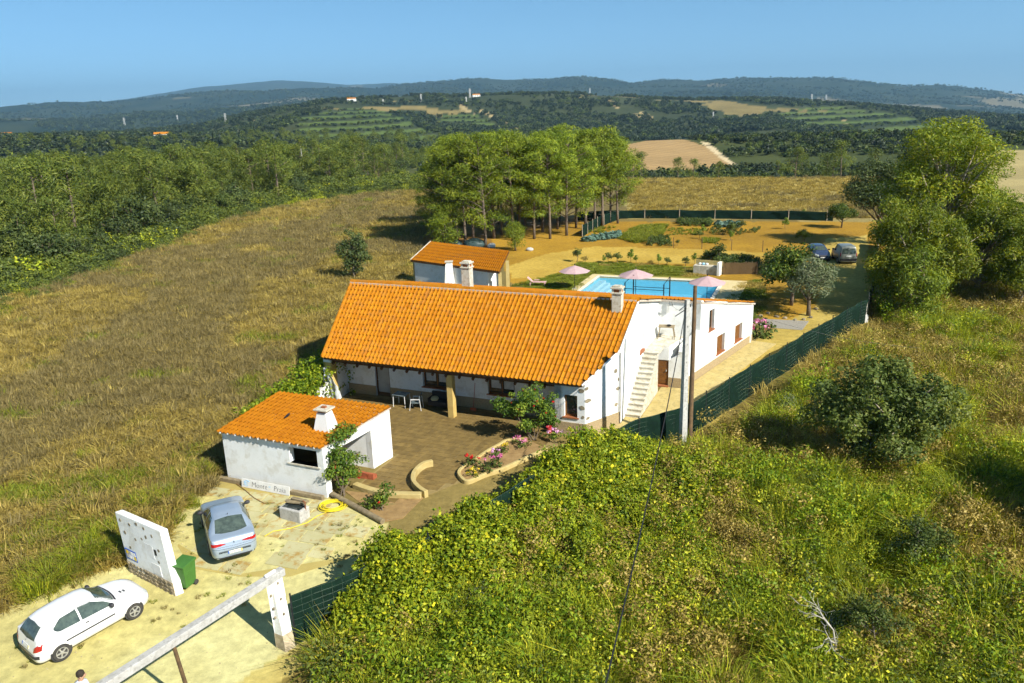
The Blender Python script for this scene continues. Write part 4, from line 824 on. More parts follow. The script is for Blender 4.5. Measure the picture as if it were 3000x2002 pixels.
# wheelie bin
bp_ = G(548, 1718); bn = thing('wheelie_bin', 'green wheelie bin behind the white gate wall', 'bin', bp_, R(-20))
M['bin'] = pmat('green_plastic', (.06, .17, .03), (.05, .14, .025), 4, .5)
b_ = MB(); taper(b_, (0, 0), (.46, .50), (.56, .62), .1, .98); b_.build('tub', M['bin'], bn, bevel=.02); b_ = MB(); b_.prism([(-.31, -.36), (.31, -.36), (.31, .34), (-.31, .34)], .985, [1.02, 1.02, 1.09, 1.09]); b_.build('lid', M['bin'], bn, bevel=.02)
b_ = MB(); b_.tube([(-.26, .38, 1.0), (.26, .38, 1.0)], .02, 6); b_.build('handle', M['bin'], bn)
for sx in (-1, 1):
    b_ = MB(); b_.lathe([(.1, -.025), (.1, .025)], (sx * .25, .22, .1), 14, 'X'); b_.build('wheel', M['rubber'], bn)
# ------------------------------------------------------------------ person walking at the bottom edge
hp_ = at(229, 1972, .98); pz = float(gz(hp_.x, hp_.y)); psn = thing('person', 'person with short dark hair and white shirt walking past at the bottom left edge', 'person', (hp_.x, hp_.y, pz), R(20))
M['skin'] = pmat('skin', (.50, .30, .20), (.44, .25, .16), 6, .6); M['hair'] = pmat('dark_hair', (.025, .018, .014), (.05, .035, .025), 30, .7, .6, 60); M['shirt'] = pmat('white_shirt', (.72, .73, .74), (.62, .63, .65), 4, .9); M['jean'] = pmat('jeans', (.06, .08, .13), (.04, .055, .09), 8, .9)
bm = bmesh.new(); J = {}; 
joints = dict(pel=((0, 0, .92), .15), ch=((.02, 0, 1.22), .16), ne=((.02, 0, 1.46), .065), he=((.05, 0, 1.58), .10), he2=((.05, 0, 1.68), .105), sl=((0, .19, 1.38), .065), el=((-.08, .25, 1.12), .045), wl=((.05, .26, .90), .034), sr=((0, -.19, 1.38), .065), er=((.10, -.25, 1.12), .045), wr=((.24, -.24, .95), .034), hl=((0, .1, .86), .09), kl=((.14, .1, .48), .062), al=((.10, .1, .09), .045), tl=((.26, .1, .05), .035), hr=((0, -.1, .86), .09), kr=((-.06, -.1, .48), .062), ar=((-.28, -.1, .14), .045), tr=((-.16, -.1, .05), .035))
names = list(joints); V_ = [joints[k][0] for k in names]; ed_ = [('pel', 'ch'), ('ch', 'ne'), ('ne', 'he'), ('he', 'he2'), ('ch', 'sl'), ('sl', 'el'), ('el', 'wl'), ('ch', 'sr'), ('sr', 'er'), ('er', 'wr'), ('pel', 'hl'), ('hl', 'kl'), ('kl', 'al'), ('al', 'tl'), ('pel', 'hr'), ('hr', 'kr'), ('kr', 'ar'), ('ar', 'tr')]
# fingers as short chains from each wrist
for sd_, wn in ((1, 'wl'), (-1, 'wr')):
    w0 = Vector(joints[wn][0]); palm = wn + 'p'; joints[palm] = (tuple(w0 + Vector((.02, 0, -.09))), .03); names.append(palm); V_.append(joints[palm][0]); ed_.append((wn, palm))
    for k, (dx, l) in enumerate(((-.03, .07), (-.01, .085), (.012, .08), (.032, .065), (.05, .05))):
        f1, f2 = '%sf%d' % (wn, k), '%sg%d' % (wn, k); b0 = Vector(joints[palm][0]); off_ = Vector((dx, -sd_ * .005 if k < 4 else -sd_ * .03, -.03 if k < 4 else .01))
        for nm_, q in ((f1, b0 + off_), (f2, b0 + off_ + Vector((.012, -sd_ * .02, -l * .6)))): joints[nm_] = (tuple(q), .009); names.append(nm_); V_.append(tuple(q))
        ed_ += [(palm, f1), (f1, f2)]
me = bpy.data.meshes.new('body'); me.from_pydata(V_, [(names.index(a), names.index(b)) for a, b in ed_], []); bo = link('body', me, psn)
md = bo.modifiers.new('skin', 'SKIN'); 
if not me.skin_vertices: 
    b2 = bmesh.new(); b2.from_mesh(me); b2.verts.layers.skin.verify(); b2.to_mesh(me); b2.free()
for i, k in enumerate(names): r_ = joints[k][1]; me.skin_vertices[0].data[i].radius = (r_, r_); me.skin_vertices[0].data[i].use_root = (k == 'pel')
bo.modifiers.new('sub', 'SUBSURF').levels = 2; bo.modifiers['sub'].render_levels = 2; me.materials.append(M['skin']); md.use_smooth_shade = True
hb = MB(); hb.blob((.045, 0, 1.69), (.118, .108, .125), 3, .04); ho_ = hb.build('hair', M['hair'], psn, smooth='all')
fb = MB(); fb.blob((.125, 0, 1.63), (.05, .068, .085), 2, 0); fb.blob((.18, 0, 1.63), (.02, .016, .025), 1, 0); fb.blob((.05, .112, 1.63), (.025, .015, .035), 1, 0); fb.blob((.05, -.112, 1.63), (.025, .015, .035), 1, 0); fb.build('face', M['skin'], psn, smooth='all')
sh = MB(); sh.lathe([(.15, .86), (.185, .90), (.19, 1.1), (.205, 1.3), (.17, 1.42), (.08, 1.475), (.075, 1.48)], (.01, 0, 0), 20); sh.tube([(0, .15, 1.4), (-.02, .225, 1.32), (-.07, .25, 1.18)], [.09, .085, .075], 10); sh.tube([(0, -.15, 1.4), (.02, -.225, 1.32), (.07, -.25, 1.18)], [.09, .085, .075], 10); sh.build('shirt', M['shirt'], psn, smooth='all')
jn = MB()
for sy, kx, ax in ((.1, .14, .10), (-.1, -.06, -.28)): jn.tube([(0, sy * .9, .95), (0, sy, .82), (kx, sy, .48), (ax, sy, .12)], [.13, .115, .085, .07], 12)
jn.build('trousers', M['jean'], psn, smooth='all')
# ------------------------------------------------------------------ foliage
F_ = {}
F_['pine'] = fmat('pine_needles', (0.084, 0.136, 0.013), (0.204, 0.259, 0.019), (0.358, 0.385, 0.026), .25)
F_['pinef'] = fmat('pine_needles_far', (0.068, 0.101, 0.017), (0.139, 0.175, 0.024), (0.224, 0.239, 0.036), .2)
F_['euc'] = fmat('gum_leaves', (0.109, 0.155, 0.013), (0.220, 0.273, 0.019), (0.439, 0.399, 0.030), .3)
F_['oak'] = fmat('oak_leaves', (0.034, 0.056, 0.017), (0.071, 0.098, 0.025), (0.125, 0.154, 0.042), .2)
F_['mid'] = fmat('bush_leaves', (0.052, 0.082, 0.018), (0.112, 0.151, 0.028), (0.194, 0.214, 0.044), .25)
F_['olive'] = fmat('olive_leaves', (0.099, 0.132, 0.061), (0.176, 0.209, 0.099), (0.275, 0.297, 0.165), .25)
F_['citrus'] = fmat('citrus_leaves', (0.036, 0.078, 0.012), (0.102, 0.156, 0.019), (0.240, 0.264, 0.030), .25)
F_['ivy'] = fmat('vine_leaves', (0.085, 0.143, 0.008), (0.294, 0.338, 0.014), (0.793, 0.676, 0.030), .3, .25)
F_['ivyg'] = fmat('bright_creeper_leaves', (0.086, 0.157, 0.010), (0.231, 0.313, 0.014), (0.476, 0.485, 0.024), .3, .15)
F_['broom'] = fmat('broom_twigs', (0.140, 0.192, 0.015), (0.313, 0.359, 0.022), (0.595, 0.532, 0.033), .25, .3)
F_['heath'] = fmat('dry_heath', (0.194, 0.141, 0.031), (0.327, 0.245, 0.054), (0.505, 0.386, 0.098), .2, .3)
F_['hill'] = fmat('hill_trees', (0.019, 0.032, 0.015), (0.038, 0.056, 0.023), (0.072, 0.086, 0.030), .15)
F_['straw'] = fmat('dry_grass', (0.257, 0.192, 0.045), (0.380, 0.288, 0.069), (0.532, 0.413, 0.108), .25, .25)
F_['strawg'] = fmat('grey_dry_grass', (0.169, 0.136, 0.050), (0.258, 0.201, 0.072), (0.358, 0.281, 0.107), .2, .25)
F_['grass'] = fmat('green_grass', (0.104, 0.143, 0.014), (0.209, 0.243, 0.020), (0.365, 0.329, 0.034), .25, .25)
F_['rose'] = fmat('rose_leaves', (0.058, 0.120, 0.015), (0.144, 0.225, 0.024), (0.317, 0.375, 0.040), .3)
F_['cab'] = fmat('cabbage_leaves', (.08, .15, .11), (.15, .24, .18), (.24, .32, .24), .15)
F_['red'] = fmat('red_petals', (.42, .012, .012), (.62, .02, .02), (.75, .05, .04), .2, .1)
F_['pink'] = fmat('pink_petals', (.62, .12, .30), (.75, .25, .45), (.8, .4, .55), .2, .1)
F_['lilac'] = fmat('lilac_petals', (.62, .30, .52), (.75, .42, .62), (.8, .55, .7), .2, .1)
F_['yellow'] = fmat('yellow_petals', (.72, .50, .02), (.8, .6, .04), (.8, .65, .1), .2, .1)
def unit(v): return v / (np.linalg.norm(v, axis=1, keepdims=True) + 1e-9)
def leafcloud(cen, rad, n, size, aspect=.5, up=.35, shell=(.45, 1.05), g=rng, droop=0.0, tsp=.25):
    cen = np.asarray(cen, float); rad = np.asarray(rad, float)
    if rad.ndim == 1: rad = np.stack([rad, rad, rad * .8], 1)
    wgt = (rad.prod(1)) ** (2 / 3); k = g.choice(len(cen), n, p=wgt / wgt.sum())
    d = unit(g.normal(size=(n, 3))); r_ = shell[0] + (shell[1] - shell[0]) * g.random(n) ** .6
    P = cen[k] + d * rad[k] * r_[:, None]
    nrm = unit(d * .8 + g.normal(size=(n, 3)) * .55 + np.array([0, 0, up]))
    t = unit(np.cross(nrm, g.normal(size=(n, 3)))); t[:, 2] -= droop; t = unit(t); b = np.cross(nrm, t)
    s = size * g.uniform(.6, 1.3, n)[:, None]
    V = np.stack([P - t * s * .5, P + b * s * aspect * .5, P + t * s * .5, P - b * s * aspect * .5], 1).reshape(-1, 3)
    bt = g.normal(0, .16, len(cen)); tint = np.clip(.42 + bt[k] + g.normal(0, tsp, n), 0, 1)
    return V, np.arange(4 * n).reshape(n, 4), np.repeat(tint, 4)
def tuft(n, h, spread, width, g=rng, base=.12, bend=.5, tsp=.25):
    a = g.uniform(0, 2 * np.pi, n); r0 = base * np.sqrt(g.random(n)); ln = g.normal(0, spread, n); hh = h * g.uniform(.55, 1.1, n)
    P0 = np.stack([r0 * np.cos(a), r0 * np.sin(a), np.zeros(n)], 1); dr = np.stack([np.cos(a), np.sin(a), np.zeros(n)], 1)
    P1 = P0 + dr * (np.abs(ln) * .45)[:, None] * hh[:, None] + np.stack([0 * a, 0 * a, hh * .6], 1)
    P2 = P0 + dr * (np.abs(ln) * (1 + bend))[:, None] * hh[:, None] + np.stack([0 * a, 0 * a, hh * np.clip(1 - np.abs(ln) * .5, .4, 1)], 1)
    th = g.uniform(0, 2 * np.pi, n); sd = np.stack([np.cos(th), np.sin(th), 0 * th], 1) * width * .5
    V = np.stack([P0 - sd, P0 + sd, P1 + sd * .8, P1 - sd * .8, P2 + sd * .15, P2 - sd * .15], 1).reshape(-1, 3)
    i = np.arange(n)[:, None] * 6; Fq = np.concatenate([i + [[0, 1, 2, 3]], i + [[3, 2, 4, 5]]], 0)
    return V, Fq, np.repeat(np.clip(.45 + g.normal(0, tsp, n), 0, 1), 6)
def join(*parts):
    V = []; Fq = []; T = []; o = 0
    for v, f, t in parts: V.append(v); Fq.append(f + o); T.append(t); o += len(v)
    return np.concatenate(V), np.concatenate(Fq), np.concatenate(T)
def scatter(name, pts, scale, rot, idx, sources, label):
    pts = np.asarray(pts, np.float32); N = len(pts); me = bpy.data.meshes.new(name); me.vertices.add(N); me.vertices.foreach_set('co', pts.ravel())
    for nm, ty, dat, key in (('s', 'FLOAT', scale, 'value'), ('i', 'INT', idx, 'value'), ('r', 'FLOAT_VECTOR', rot, 'vector')):
        a = me.attributes.new(nm, ty, 'POINT'); a.data.foreach_set(key, np.asarray(dat, np.int32 if ty == 'INT' else np.float32).ravel())
    c = bpy.data.collections.new(name + '_sources')
    for k, sm_ in enumerate(sources):
        o = bpy.data.objects.new('%s_source_%03d' % (name, k), sm_); c.objects.link(o)
    o = link(name, me); md = o.modifiers.new('scatter', 'NODES'); ng = bpy.data.node_groups.new(name, 'GeometryNodeTree'); md.node_group = ng
    ng.interface.new_socket('Geometry', in_out='INPUT', socket_type='NodeSocketGeometry'); ng.interface.new_socket('Geometry', in_out='OUTPUT', socket_type='NodeSocketGeometry')
    N_ = ng.nodes; gi = N_.new('NodeGroupInput'); go = N_.new('NodeGroupOutput'); ci = N_.new('GeometryNodeCollectionInfo'); ci.inputs[0].default_value = c; ci.inputs[1].default_value = True; ci.inputs[2].default_value = True
    ip = N_.new('GeometryNodeInstanceOnPoints'); ip.inputs['Pick Instance'].default_value = True
    def na(nm, ty):
        q = N_.new('GeometryNodeInputNamedAttribute'); q.data_type = ty; q.inputs[0].default_value = nm; return q.outputs[0]
    er = N_.new('FunctionNodeEulerToRotation'); L = ng.links
    L.new(na('r', 'FLOAT_VECTOR'), er.inputs[0]); L.new(gi.outputs[0], ip.inputs['Points']); L.new(ci.outputs[0], ip.inputs['Instance']); L.new(na('i', 'INT'), ip.inputs['Instance Index']); L.new(er.outputs[0], ip.inputs['Rotation']); L.new(na('s', 'FLOAT'), ip.inputs['Scale']); L.new(ip.outputs[0], go.inputs[0])
    return tag(o, label, None, kind='stuff')
def rots(n, tilt=.12): return np.stack([rng.normal(0, tilt, n), rng.normal(0, tilt, n), rng.uniform(0, 2 * np.pi, n)], 1)

# ------------------------------------------------------------------ tree kinds: (trunk mesh, crown mesh)
def branchy(path, rads, limbs, mat, name='trunk', n=7):
    mb = MB(); mb.tube(path, rads, n)
    for p, r_ in limbs: mb.tube(p, r_, 5)
    return mb.mesh(name, mat, smooth='all')
def pine_kind(seed, h=12.0, fine=True, spread=2.3, low=.45, mat='pine'):
    g = np.random.default_rng(seed); lean = g.normal(0, .25, 2); nb = (84 if h > 8 else 46) if fine else 26
    path = [(lean[0] * t * t * 1.5 + .15 * math.sin(3 * t + seed), lean[1] * t * t * 1.5, h * t) for t in np.linspace(0, .96, 8)]
    t = low + (1 - low) * g.random(nb) ** .8; a = g.uniform(0, 2 * np.pi, nb); prof = np.sin(np.clip((t - low) / (1 - low), 0, 1) * np.pi * .72 + .55)
    rr = spread * prof * np.sqrt(g.uniform(.1, 1, nb)); cx = np.stack([lean[0] * t * t * 1.5 + rr * np.cos(a), lean[1] * t * t * 1.5 + rr * np.sin(a), h * t * .97 + .1 * rr], 1)
    cen = np.vstack([cx, [[path[-1][0], path[-1][1], h * .97]]]); rad = np.append(g.uniform(.65, 1.25, nb), .8); rad = np.stack([rad, rad, rad * (.5 if fine and h > 8 else .75)], 1)
    limbs = []
    for k in range(0, nb, 2):
        b = cen[k]; z0 = b[2] - .35 * rr[k] - .3; tt = max(.2, z0 / h); limbs.append(([(lean[0] * tt * tt * 1.5, lean[1] * tt * tt * 1.5, z0), tuple(b)], [.06, .02]))
    for k in range(7):
        z0 = h * g.uniform(.1, max(low, .15)); aa = g.uniform(0, 6.28); l = g.uniform(.4, 1.3); limbs.append(([(0, 0, z0), (l * math.cos(aa), l * math.sin(aa), z0 + .15)], [.03, .008]))
    tr_ = branchy(path, list(np.linspace(.20, .05, 8)), limbs, M['bark'])
    v, f, ti = leafcloud(cen, rad, (11000 if h > 8 else 5200) if fine else 2200, .42 if fine else .5, .17 if fine else .2, .45, (.3, 1.1), g)
    return tr_, np_mesh('crown', v, f, F_[mat], ti)
def leafy_kind(seed, h, spread, trunk_h, nb, nleaf, leaf, mat, bark='bark', aspect=.5, r0=.18, cen=None, blob=(.5, 1.0), squash=1.0, droop=0.0, base_z=None):
    g = np.random.default_rng(seed)
    if cen is None:
        d = unit(g.normal(size=(nb, 3))); d[:, 2] = np.abs(d[:, 2]) * 1.15 - .25; q = g.random(nb)[:, None] ** .45
        hz_ = (h - trunk_h) / 2 * 1.0; cen = d * q * np.array([spread, spread, hz_ * squash]) + np.array([0, 0, trunk_h + hz_ * .85]); cen[:, 2] = np.clip(cen[:, 2], trunk_h * .6, h)
    cen = np.asarray(cen, float); rad = g.uniform(*blob, len(cen)); top = cen[:, 2].max()
    path = [(.1 * math.sin(2.2 * t + seed) * t * 2, .1 * math.cos(1.7 * t + seed) * t * 2, top * .8 * t) for t in np.linspace(0, 1, 6)]; limbs = []
    for k in range(0, len(cen), 2):
        b = cen[k]; z0 = min(b[2] * g.uniform(.35, .75), top * .78); i = z0 / (top * .8); m_ = (b * .5 + np.array([0, 0, z0 * .5])) + g.normal(0, .1, 3); limbs.append(([(.1 * i, .1 * i, z0), tuple(m_), tuple(b)], [r0 * .35, r0 * .22, r0 * .06]))
    tr_ = branchy(path, list(np.linspace(r0, r0 * .25, 6)), limbs, M[bark])
    v, f, ti = leafcloud(cen, rad, nleaf, leaf, aspect, .4, (.35, 1.08), g, droop)
    return tr_, np_mesh('crown', v, f, F_[mat], ti)
def plant(kind, name, label, cat, loc, s=1.0, rz=0.0, group=None, sz=None):
    r_ = thing(name, label, cat, loc, rz, group); r_.scale = (s, s, sz or s); link('trunk', kind[0], r_); link('crown', kind[1], r_); return r_

# grove of tall pines behind the house
PK = [pine_kind(20 + k, 13.0, True, 3.9, .18 + .06 * k) for k in range(5)]
grove = [(1268, 700), (1300, 725), (1340, 705), (1362, 722), (1385, 700), (1420, 728), (1445, 700), (1470, 690), (1500, 705), (1524, 690), (1540, 672), (1565, 700), (1590, 680), (1610, 700), (1635, 672), (1660, 690), (1690, 668), (1715, 672), (1740, 660), (1765, 664), (1790, 650), (1330, 672), (1400, 665), (1460, 658), (1520, 652), (1580, 650), (1640, 648), (1810, 655)]
for k, (x, y) in enumerate(grove):
    p = G(x, y); s = random.uniform(.88, 1.06) * (.62 if k in (0,) else 1.0)
    plant(PK[k % 5], 'pine_tree', 'tall slender pine with bare trunk in the grove behind the orange roofed shed', 'tree', p, s, random.uniform(0, 6.28), 'pines of the grove behind the house')
small_pine = pine_kind(31, 5.5, True, 2.0, .2)
plant(small_pine, 'young_pine', 'low bushy pine at the left edge of the pine grove', 'tree', G(1305, 735), .85)
plant(small_pine, 'young_pine', 'short young pine standing before the bare trunks of the grove', 'tree', G(1510, 735), .6, 2.0)
# woodland left of the dry field: individual pines, nearest ones first
FK = [pine_kind(40 + k, 9.0, False, 2.4, .25, 'pinef') for k in range(5)]
OK_ = [leafy_kind(50 + k, 5.5, 2.6, 1.0, 26, 2000, .32, 'oak', r0=.2) for k in range(2)] + [leafy_kind(54, 5.0, 2.4, .8, 26, 2000, .32, 'mid', r0=.16)]
E_az = np.array(FE_AZ); E_r = np.array(FE_R); oo = np.argsort(E_az); E_az, E_r = E_az[oo], E_r[oo]
wood = []; tries = 0; gg = np.random.default_rng(90)
while len(wood) < 300 and tries < 20000:
    tries += 1; a = R(gg.uniform(-42, -7)); e = np.interp(a, E_az, E_r); r_ = e + 7 + 150 * gg.random() ** 1.25
    lim = 60 + 260 * 1.0
    x, y = r_ * math.sin(a), r_ * math.cos(a)
    if a > R(-12) and r_ < e + 25: continue
    if all((x - q[0]) ** 2 + (y - q[1]) ** 2 > (3.0 + r_ * .008) ** 2 for q in wood): wood.append((x, y, r_, e))
wood.sort(key=lambda q: q[2])
for k, (x, y, r_, e) in enumerate(wood):
    edge = r_ - e < 16; z = float(land(x, y)) - .1
    if edge and gg.random() < .75: plant(OK_[k % 3], 'woodland_tree', 'rounded broadleaf tree at the near edge of the wood beside the dry field', 'tree', (x, y, z), gg.uniform(.7, 1.15), gg.uniform(0, 6.28), 'broadleaf trees of the left wood')
    elif gg.random() < .3: plant(OK_[k % 3], 'woodland_tree', 'dark broadleaf tree scattered among the pines of the wood beyond the field', 'tree', (x, y, z), gg.uniform(.9, 1.5), gg.uniform(0, 6.28), 'broadleaf trees among the pines of the wood')
    else: plant(FK[k % 5], 'woodland_pine', 'pine tree in the dense wood beyond the dry field', 'tree', (x, y, z), gg.uniform(.6, 1.35) * (1.0 if r_ < 250 else 1.1), gg.uniform(0, 6.28), 'pines of the wood beyond the dry field')
# the rest of that wood, far off
n_ = 3400; a = np.radians(rng.uniform(-46, -3, n_)); e = np.interp(a, E_az, E_r); r_ = e + 14 + 520 * rng.random(n_) ** 1.2; x = r_ * np.sin(a); y = r_ * np.cos(a)
kp_ = (a < R(-11)) | (r_ > 330); x, y, r_ = x[kp_], y[kp_], r_[kp_]
scatter('far_woodland', np.stack([x, y, land(x, y) - .3], 1), rng.uniform(.4, 1.2, len(x)), rots(len(x), .04), rng.integers(0, 5, len(x)), [FK[0][1], FK[1][1], FK[2][1], OK_[2][1], OK_[0][1]], 'far wood of pines reaching down into the valley')
# shrubs along the wood's foot
bsh = [np_mesh('shrub', *(lambda q: (q[0], q[1]))(leafcloud(rng.normal(0, .45, (9, 3)) * [1, 1, .5] + [0, 0, .7], rng.uniform(.4, .7, 9), 700, .2, .5)), F_[mt], None) for mt in ('pinef', 'mid', 'broom', 'oak')]
def retint(me, g=rng):
    n4 = len(me.vertices) // 4; a = me.attributes.get('tint') or me.attributes.new('tint', 'FLOAT', 'POINT'); a.data.foreach_set('value', np.repeat(np.clip(g.normal(.45, .25, n4), 0, 1), 4).astype(np.float32))
for q in bsh: retint(q)
n_ = 2600; a = np.radians(rng.uniform(-44, -4.5, n_)); e = np.interp(a, E_az, E_r); dd = -4.5 + 29 * rng.random(n_) ** .9; r_ = e + dd + 2.5 * (fbm(a * 60, a * 0 + 3, 3) - .5); x = r_ * np.sin(a); y = r_ * np.cos(a)
scatter('wood_edge_shrubs', np.stack([x, y, land(x, y) - .15], 1), rng.uniform(.6, 1.7, n_) * np.clip(.5 + dd * .12, .45, 1.3), rots(n_), rng.choice(4, n_, p=[.34, .34, .12, .20]), bsh, 'green scrub at the foot of the wood')
# hills: plantation trees, denser on the dark slopes, set along the contours on the terraces
blobm = []
for k, mt in enumerate(('hill', 'hill', 'oak', 'mid')):
    v, f, ti = leafcloud(rng.normal(0, .8, (5, 3)) * [1, 1, .6] + [0, 0, 2.2], rng.uniform(1.0, 1.7, 5), 110, 1.15, .7, .4); blobm.append(np_mesh('hill_tree', v, f, F_[mt], ti))
n_ = 36000; a = np.radians(rng.uniform(-40, 42, n_)); r_ = 560 * (2000 / 560) ** rng.random(n_); x = r_ * np.sin(a); y = r_ * np.cos(a)
z = land(x, y); den = fbm(x / 160 + 80, y / 160 + 11, 5); el = (z - CAM_H) / r_
terr_in = np.zeros(n_, bool)
for T in TERR: terr_in |= in_poly(a, el, [az_el(*p) for p in T]) & (r_ < 1500)
bandp = np.abs(((z + 2 * fbm(x / 140, y / 140 + 4, 5)) / 5.0) % 1 - .5) * 2
keep = np.where(terr_in, bandp < .3, (fbm(x / 60, y / 60 + 44, 4) > .43) & (den < .68))
x, y, z, r_, ti_ = x[keep], y[keep], z[keep], r_[keep], terr_in[keep]
scatter('hill_woodland', np.stack([x, y, z - .3], 1), np.where(ti_, rng.uniform(.5, .9, len(x)), rng.uniform(.7, 1.7, len(x))), rots(len(x), .05), np.where(ti_, rng.choice([1, 3], len(x)), rng.choice(4, len(x), p=[.36, .3, .28, .06])), blobm, 'pine and eucalyptus plantations covering the terraced hills')
n_ = 30000; a = np.radians(rng.uniform(-40, 42, n_)); r_ = 2300 * (5600 / 2300) ** rng.random(n_); x = r_ * np.sin(a); y = r_ * np.cos(a); z = land(x, y); keep = fbm(x / 260 + 70, y / 260 + 44, 5) > .46; x, y, z, r_ = x[keep], y[keep], z[keep], r_[keep]
scatter('far_hill_woodland', np.stack([x, y, z - 1.5], 1), rng.uniform(1.1, 2.6, len(x)), rots(len(x), .05), rng.choice([0, 1, 2], len(x)), blobm, 'dark woods on the far blue ridges')
n_ = 9000; a = np.radians(rng.uniform(-6, 42, n_)); r_ = rng.uniform(215, 600, n_); x = r_ * np.sin(a); y = r_ * np.cos(a); z = land(x, y); el = (z - CAM_H) / r_
bad = np.zeros(n_, bool)
for T in (PLOUGH, [(2040, 410), (2080, 414), (2180, 500), (2150, 505)], [(1000, 404), (1270, 428), (1270, 450), (1000, 426)], [(2850, 660), (2860, 540), (2920, 430), (3150, 430), (3150, 660)], [(1780, 530), (1780, 470), (1840, 400), (1990, 395), (2200, 500)]): bad |= in_poly(a, el, [az_el(*p) for p in T])
keep = ~bad & (fbm(x / 40 + 6, y / 40, 4) > .46); x, y, z = x[keep], y[keep], z[keep]
scatter('valley_scrub', np.stack([x, y, z - .2], 1), rng.uniform(.3, .9, len(x)), rots(len(x), .05), rng.integers(0, 4, len(x)), blobm, 'dark scrub in the valley behind the fields')
# trees standing behind the pale field, one by one
bk = [(1855, 512, .7), (1880, 520, .9), (1915, 508, .55), (1985, 512, .62), (2030, 515, .7), (2060, 516, .66), (2105, 512, .5), (2170, 513, .72), (2280, 505, .7), (2330, 508, .8), (2375, 510, .85), (2420, 511, .9), (2465, 508, .95), (2510, 508, .9), (2560, 512, 1.0), (2600, 515, .95), (2440, 500, .9), (2350, 498, .85), (2540, 500, 1.0)]
for k, (x, y, s) in enumerate(bk):
    p = at(x, y, -2.0); a = math.atan2(p.x, p.y); r_ = 200 + (k % 3) * 12; q = (r_ * math.sin(a), r_ * math.cos(a)); plant((FK + OK_)[(k * 3) % 8], 'field_tree', 'dark green tree in the row behind the pale dry field', 'tree', (q[0], q[1], float(land(*q)) - .2), s * 1.05, k * 1.3, 'trees behind the pale dry field')
# big trees on the right
def cloud_cen(spec, n, seed):                     # spec: (cx, cy, cz, rx, ry, rz) lobes
    g = np.random.default_rng(seed); out = []
    for cx, cy, cz, rx, ry, rz2, k in spec:
        d = unit(g.normal(size=(k, 3))) * (g.random((k, 1)) ** .4); out.append(d * [rx, ry, rz2] + [cx, cy, cz])
    return np.vstack(out)
euc = leafy_kind(60, 17, 5, 4, 0, 42000, .30, 'euc', 'barkpale', .32, .38, cloud_cen([(0, 0, 13.0, 3.6, 3.2, 3.6, 46), (-2.3, 0, 10.0, 3.0, 2.6, 2.8, 26), (2.6, .5, 10.4, 2.6, 2.6, 2.6, 26), (0, 0, 6.5, 3.9, 3, 2.6, 26), (3.2, 0, 7.5, 2.0, 2.0, 2.2, 14)], 0, 60), (.8, 1.4), droop=.5)
plant(euc, 'eucalyptus', 'huge rounded eucalyptus towering over the track on the right', 'tree', G(2735, 840), 1.08, sz=.84)
ac = leafy_kind(61, 9, 4, 1.5, 0, 28000, .26, 'euc', 'barkpale', .34, .26, cloud_cen([(-1.6, 0, 6.6, 2.4, 2.2, 2.2, 26), (1.6, 0, 5.4, 2.6, 2.4, 2.4, 26), (0, -.3, 3.0, 3.0, 2.4, 1.9, 22), (-2.6, 0, 4.2, 1.6, 1.6, 2.6, 12)], 0, 61), (.65, 1.15), droop=.4)
plant(ac, 'eucalyptus', 'shorter bright green eucalyptus in front of the huge one by the fence', 'tree', G(2690, 905), 1.0)
plant(ac, 'eucalyptus', 'green eucalyptus to the right of the huge one, reaching the meadow', 'tree', G(2860, 860), .95, 2.1)
ok1 = leafy_kind(62, 9, 3.5, 1.6, 60, 16000, .26, 'oak', r0=.3, blob=(.8, 1.4))
plant(ok1, 'holm_oak', 'dark holm oak overhanging the end of the track', 'tree', G(2575, 715), 1.1)
plant(ok1, 'holm_oak', 'dark oak at the right edge behind the eucalyptus', 'tree', G(2975, 845), .8, 1.0)
plant(ok1, 'holm_oak', 'dark oak low on the right edge above the meadow', 'tree', G(3010, 905), .55, 2.6)
plant(ac, 'eucalyptus', 'leafy eucalyptus at the right edge just above the meadow', 'tree', G(2985, 900), .8, 4.0)
plant(ac, 'eucalyptus', 'small eucalyptus filling the gap between the huge one and the fence', 'tree', G(2640, 860), .75, 5.1)
ypine = pine_kind(63, 5.5, True, 1.5, .15)
plant(ypine, 'young_pine', 'pale young pine with bare stem at the top of the meadow', 'tree', G(2688, 948), .95)
plant(ypine, 'young_pine', 'young pine tucked under the eucalyptus beside the fence', 'tree', G(2600, 905), .75, 1.4)
bush = leafy_kind(64, 5.2, 2.8, .7, 0, 22000, .15, 'mid', 'barkpale', .55, .14, cloud_cen([(-.8, 0, 3.2, 1.9, 1.6, 1.3, 34), (1.2, .2, 3.0, 1.5, 1.5, 1.4, 26), (-.2, 0, 1.7, 1.7, 1.5, 1.1, 24), (-2.3, .4, 2.6, 1.1, 1.0, .8, 12)], 0, 64), (.32, .62))
plant(bush, 'strawberry_tree', 'large dark green bush standing in the meadow right of the fence', 'bush', G(2590, 1390), 1.15)
plant(bush, 'strawberry_tree', 'tall bush beyond the right edge, its shadow lying across the meadow', 'bush', (23.0, 26.0, 0), 1.15, 1.8)
gt = leafy_kind(65, 4.0, 2.2, .6, 46, 6500, .2, 'citrus', r0=.13, blob=(.4, .75))
plant(gt, 'fruit_tree', 'wide leafy fruit tree beside the olive in the garden', 'tree', G(2318, 895), 1.3)
ol = leafy_kind(66, 3.6, 1.5, .7, 36, 5500, .16, 'olive', r0=.14, aspect=.3, blob=(.4, .7))
plant(ol, 'olive_tree', 'silver grey olive tree by the track behind the wing', 'tree', G(2368, 925), 1.3)
plant(gt, 'fruit_tree', 'small round fruit tree alone on the bare soil', 'tree', G(2356, 712), .42, 1.0)
plant(gt, 'fig_tree', 'spreading fig tree at the corner of the far fence', 'tree', G(2465, 668), .85, .7)
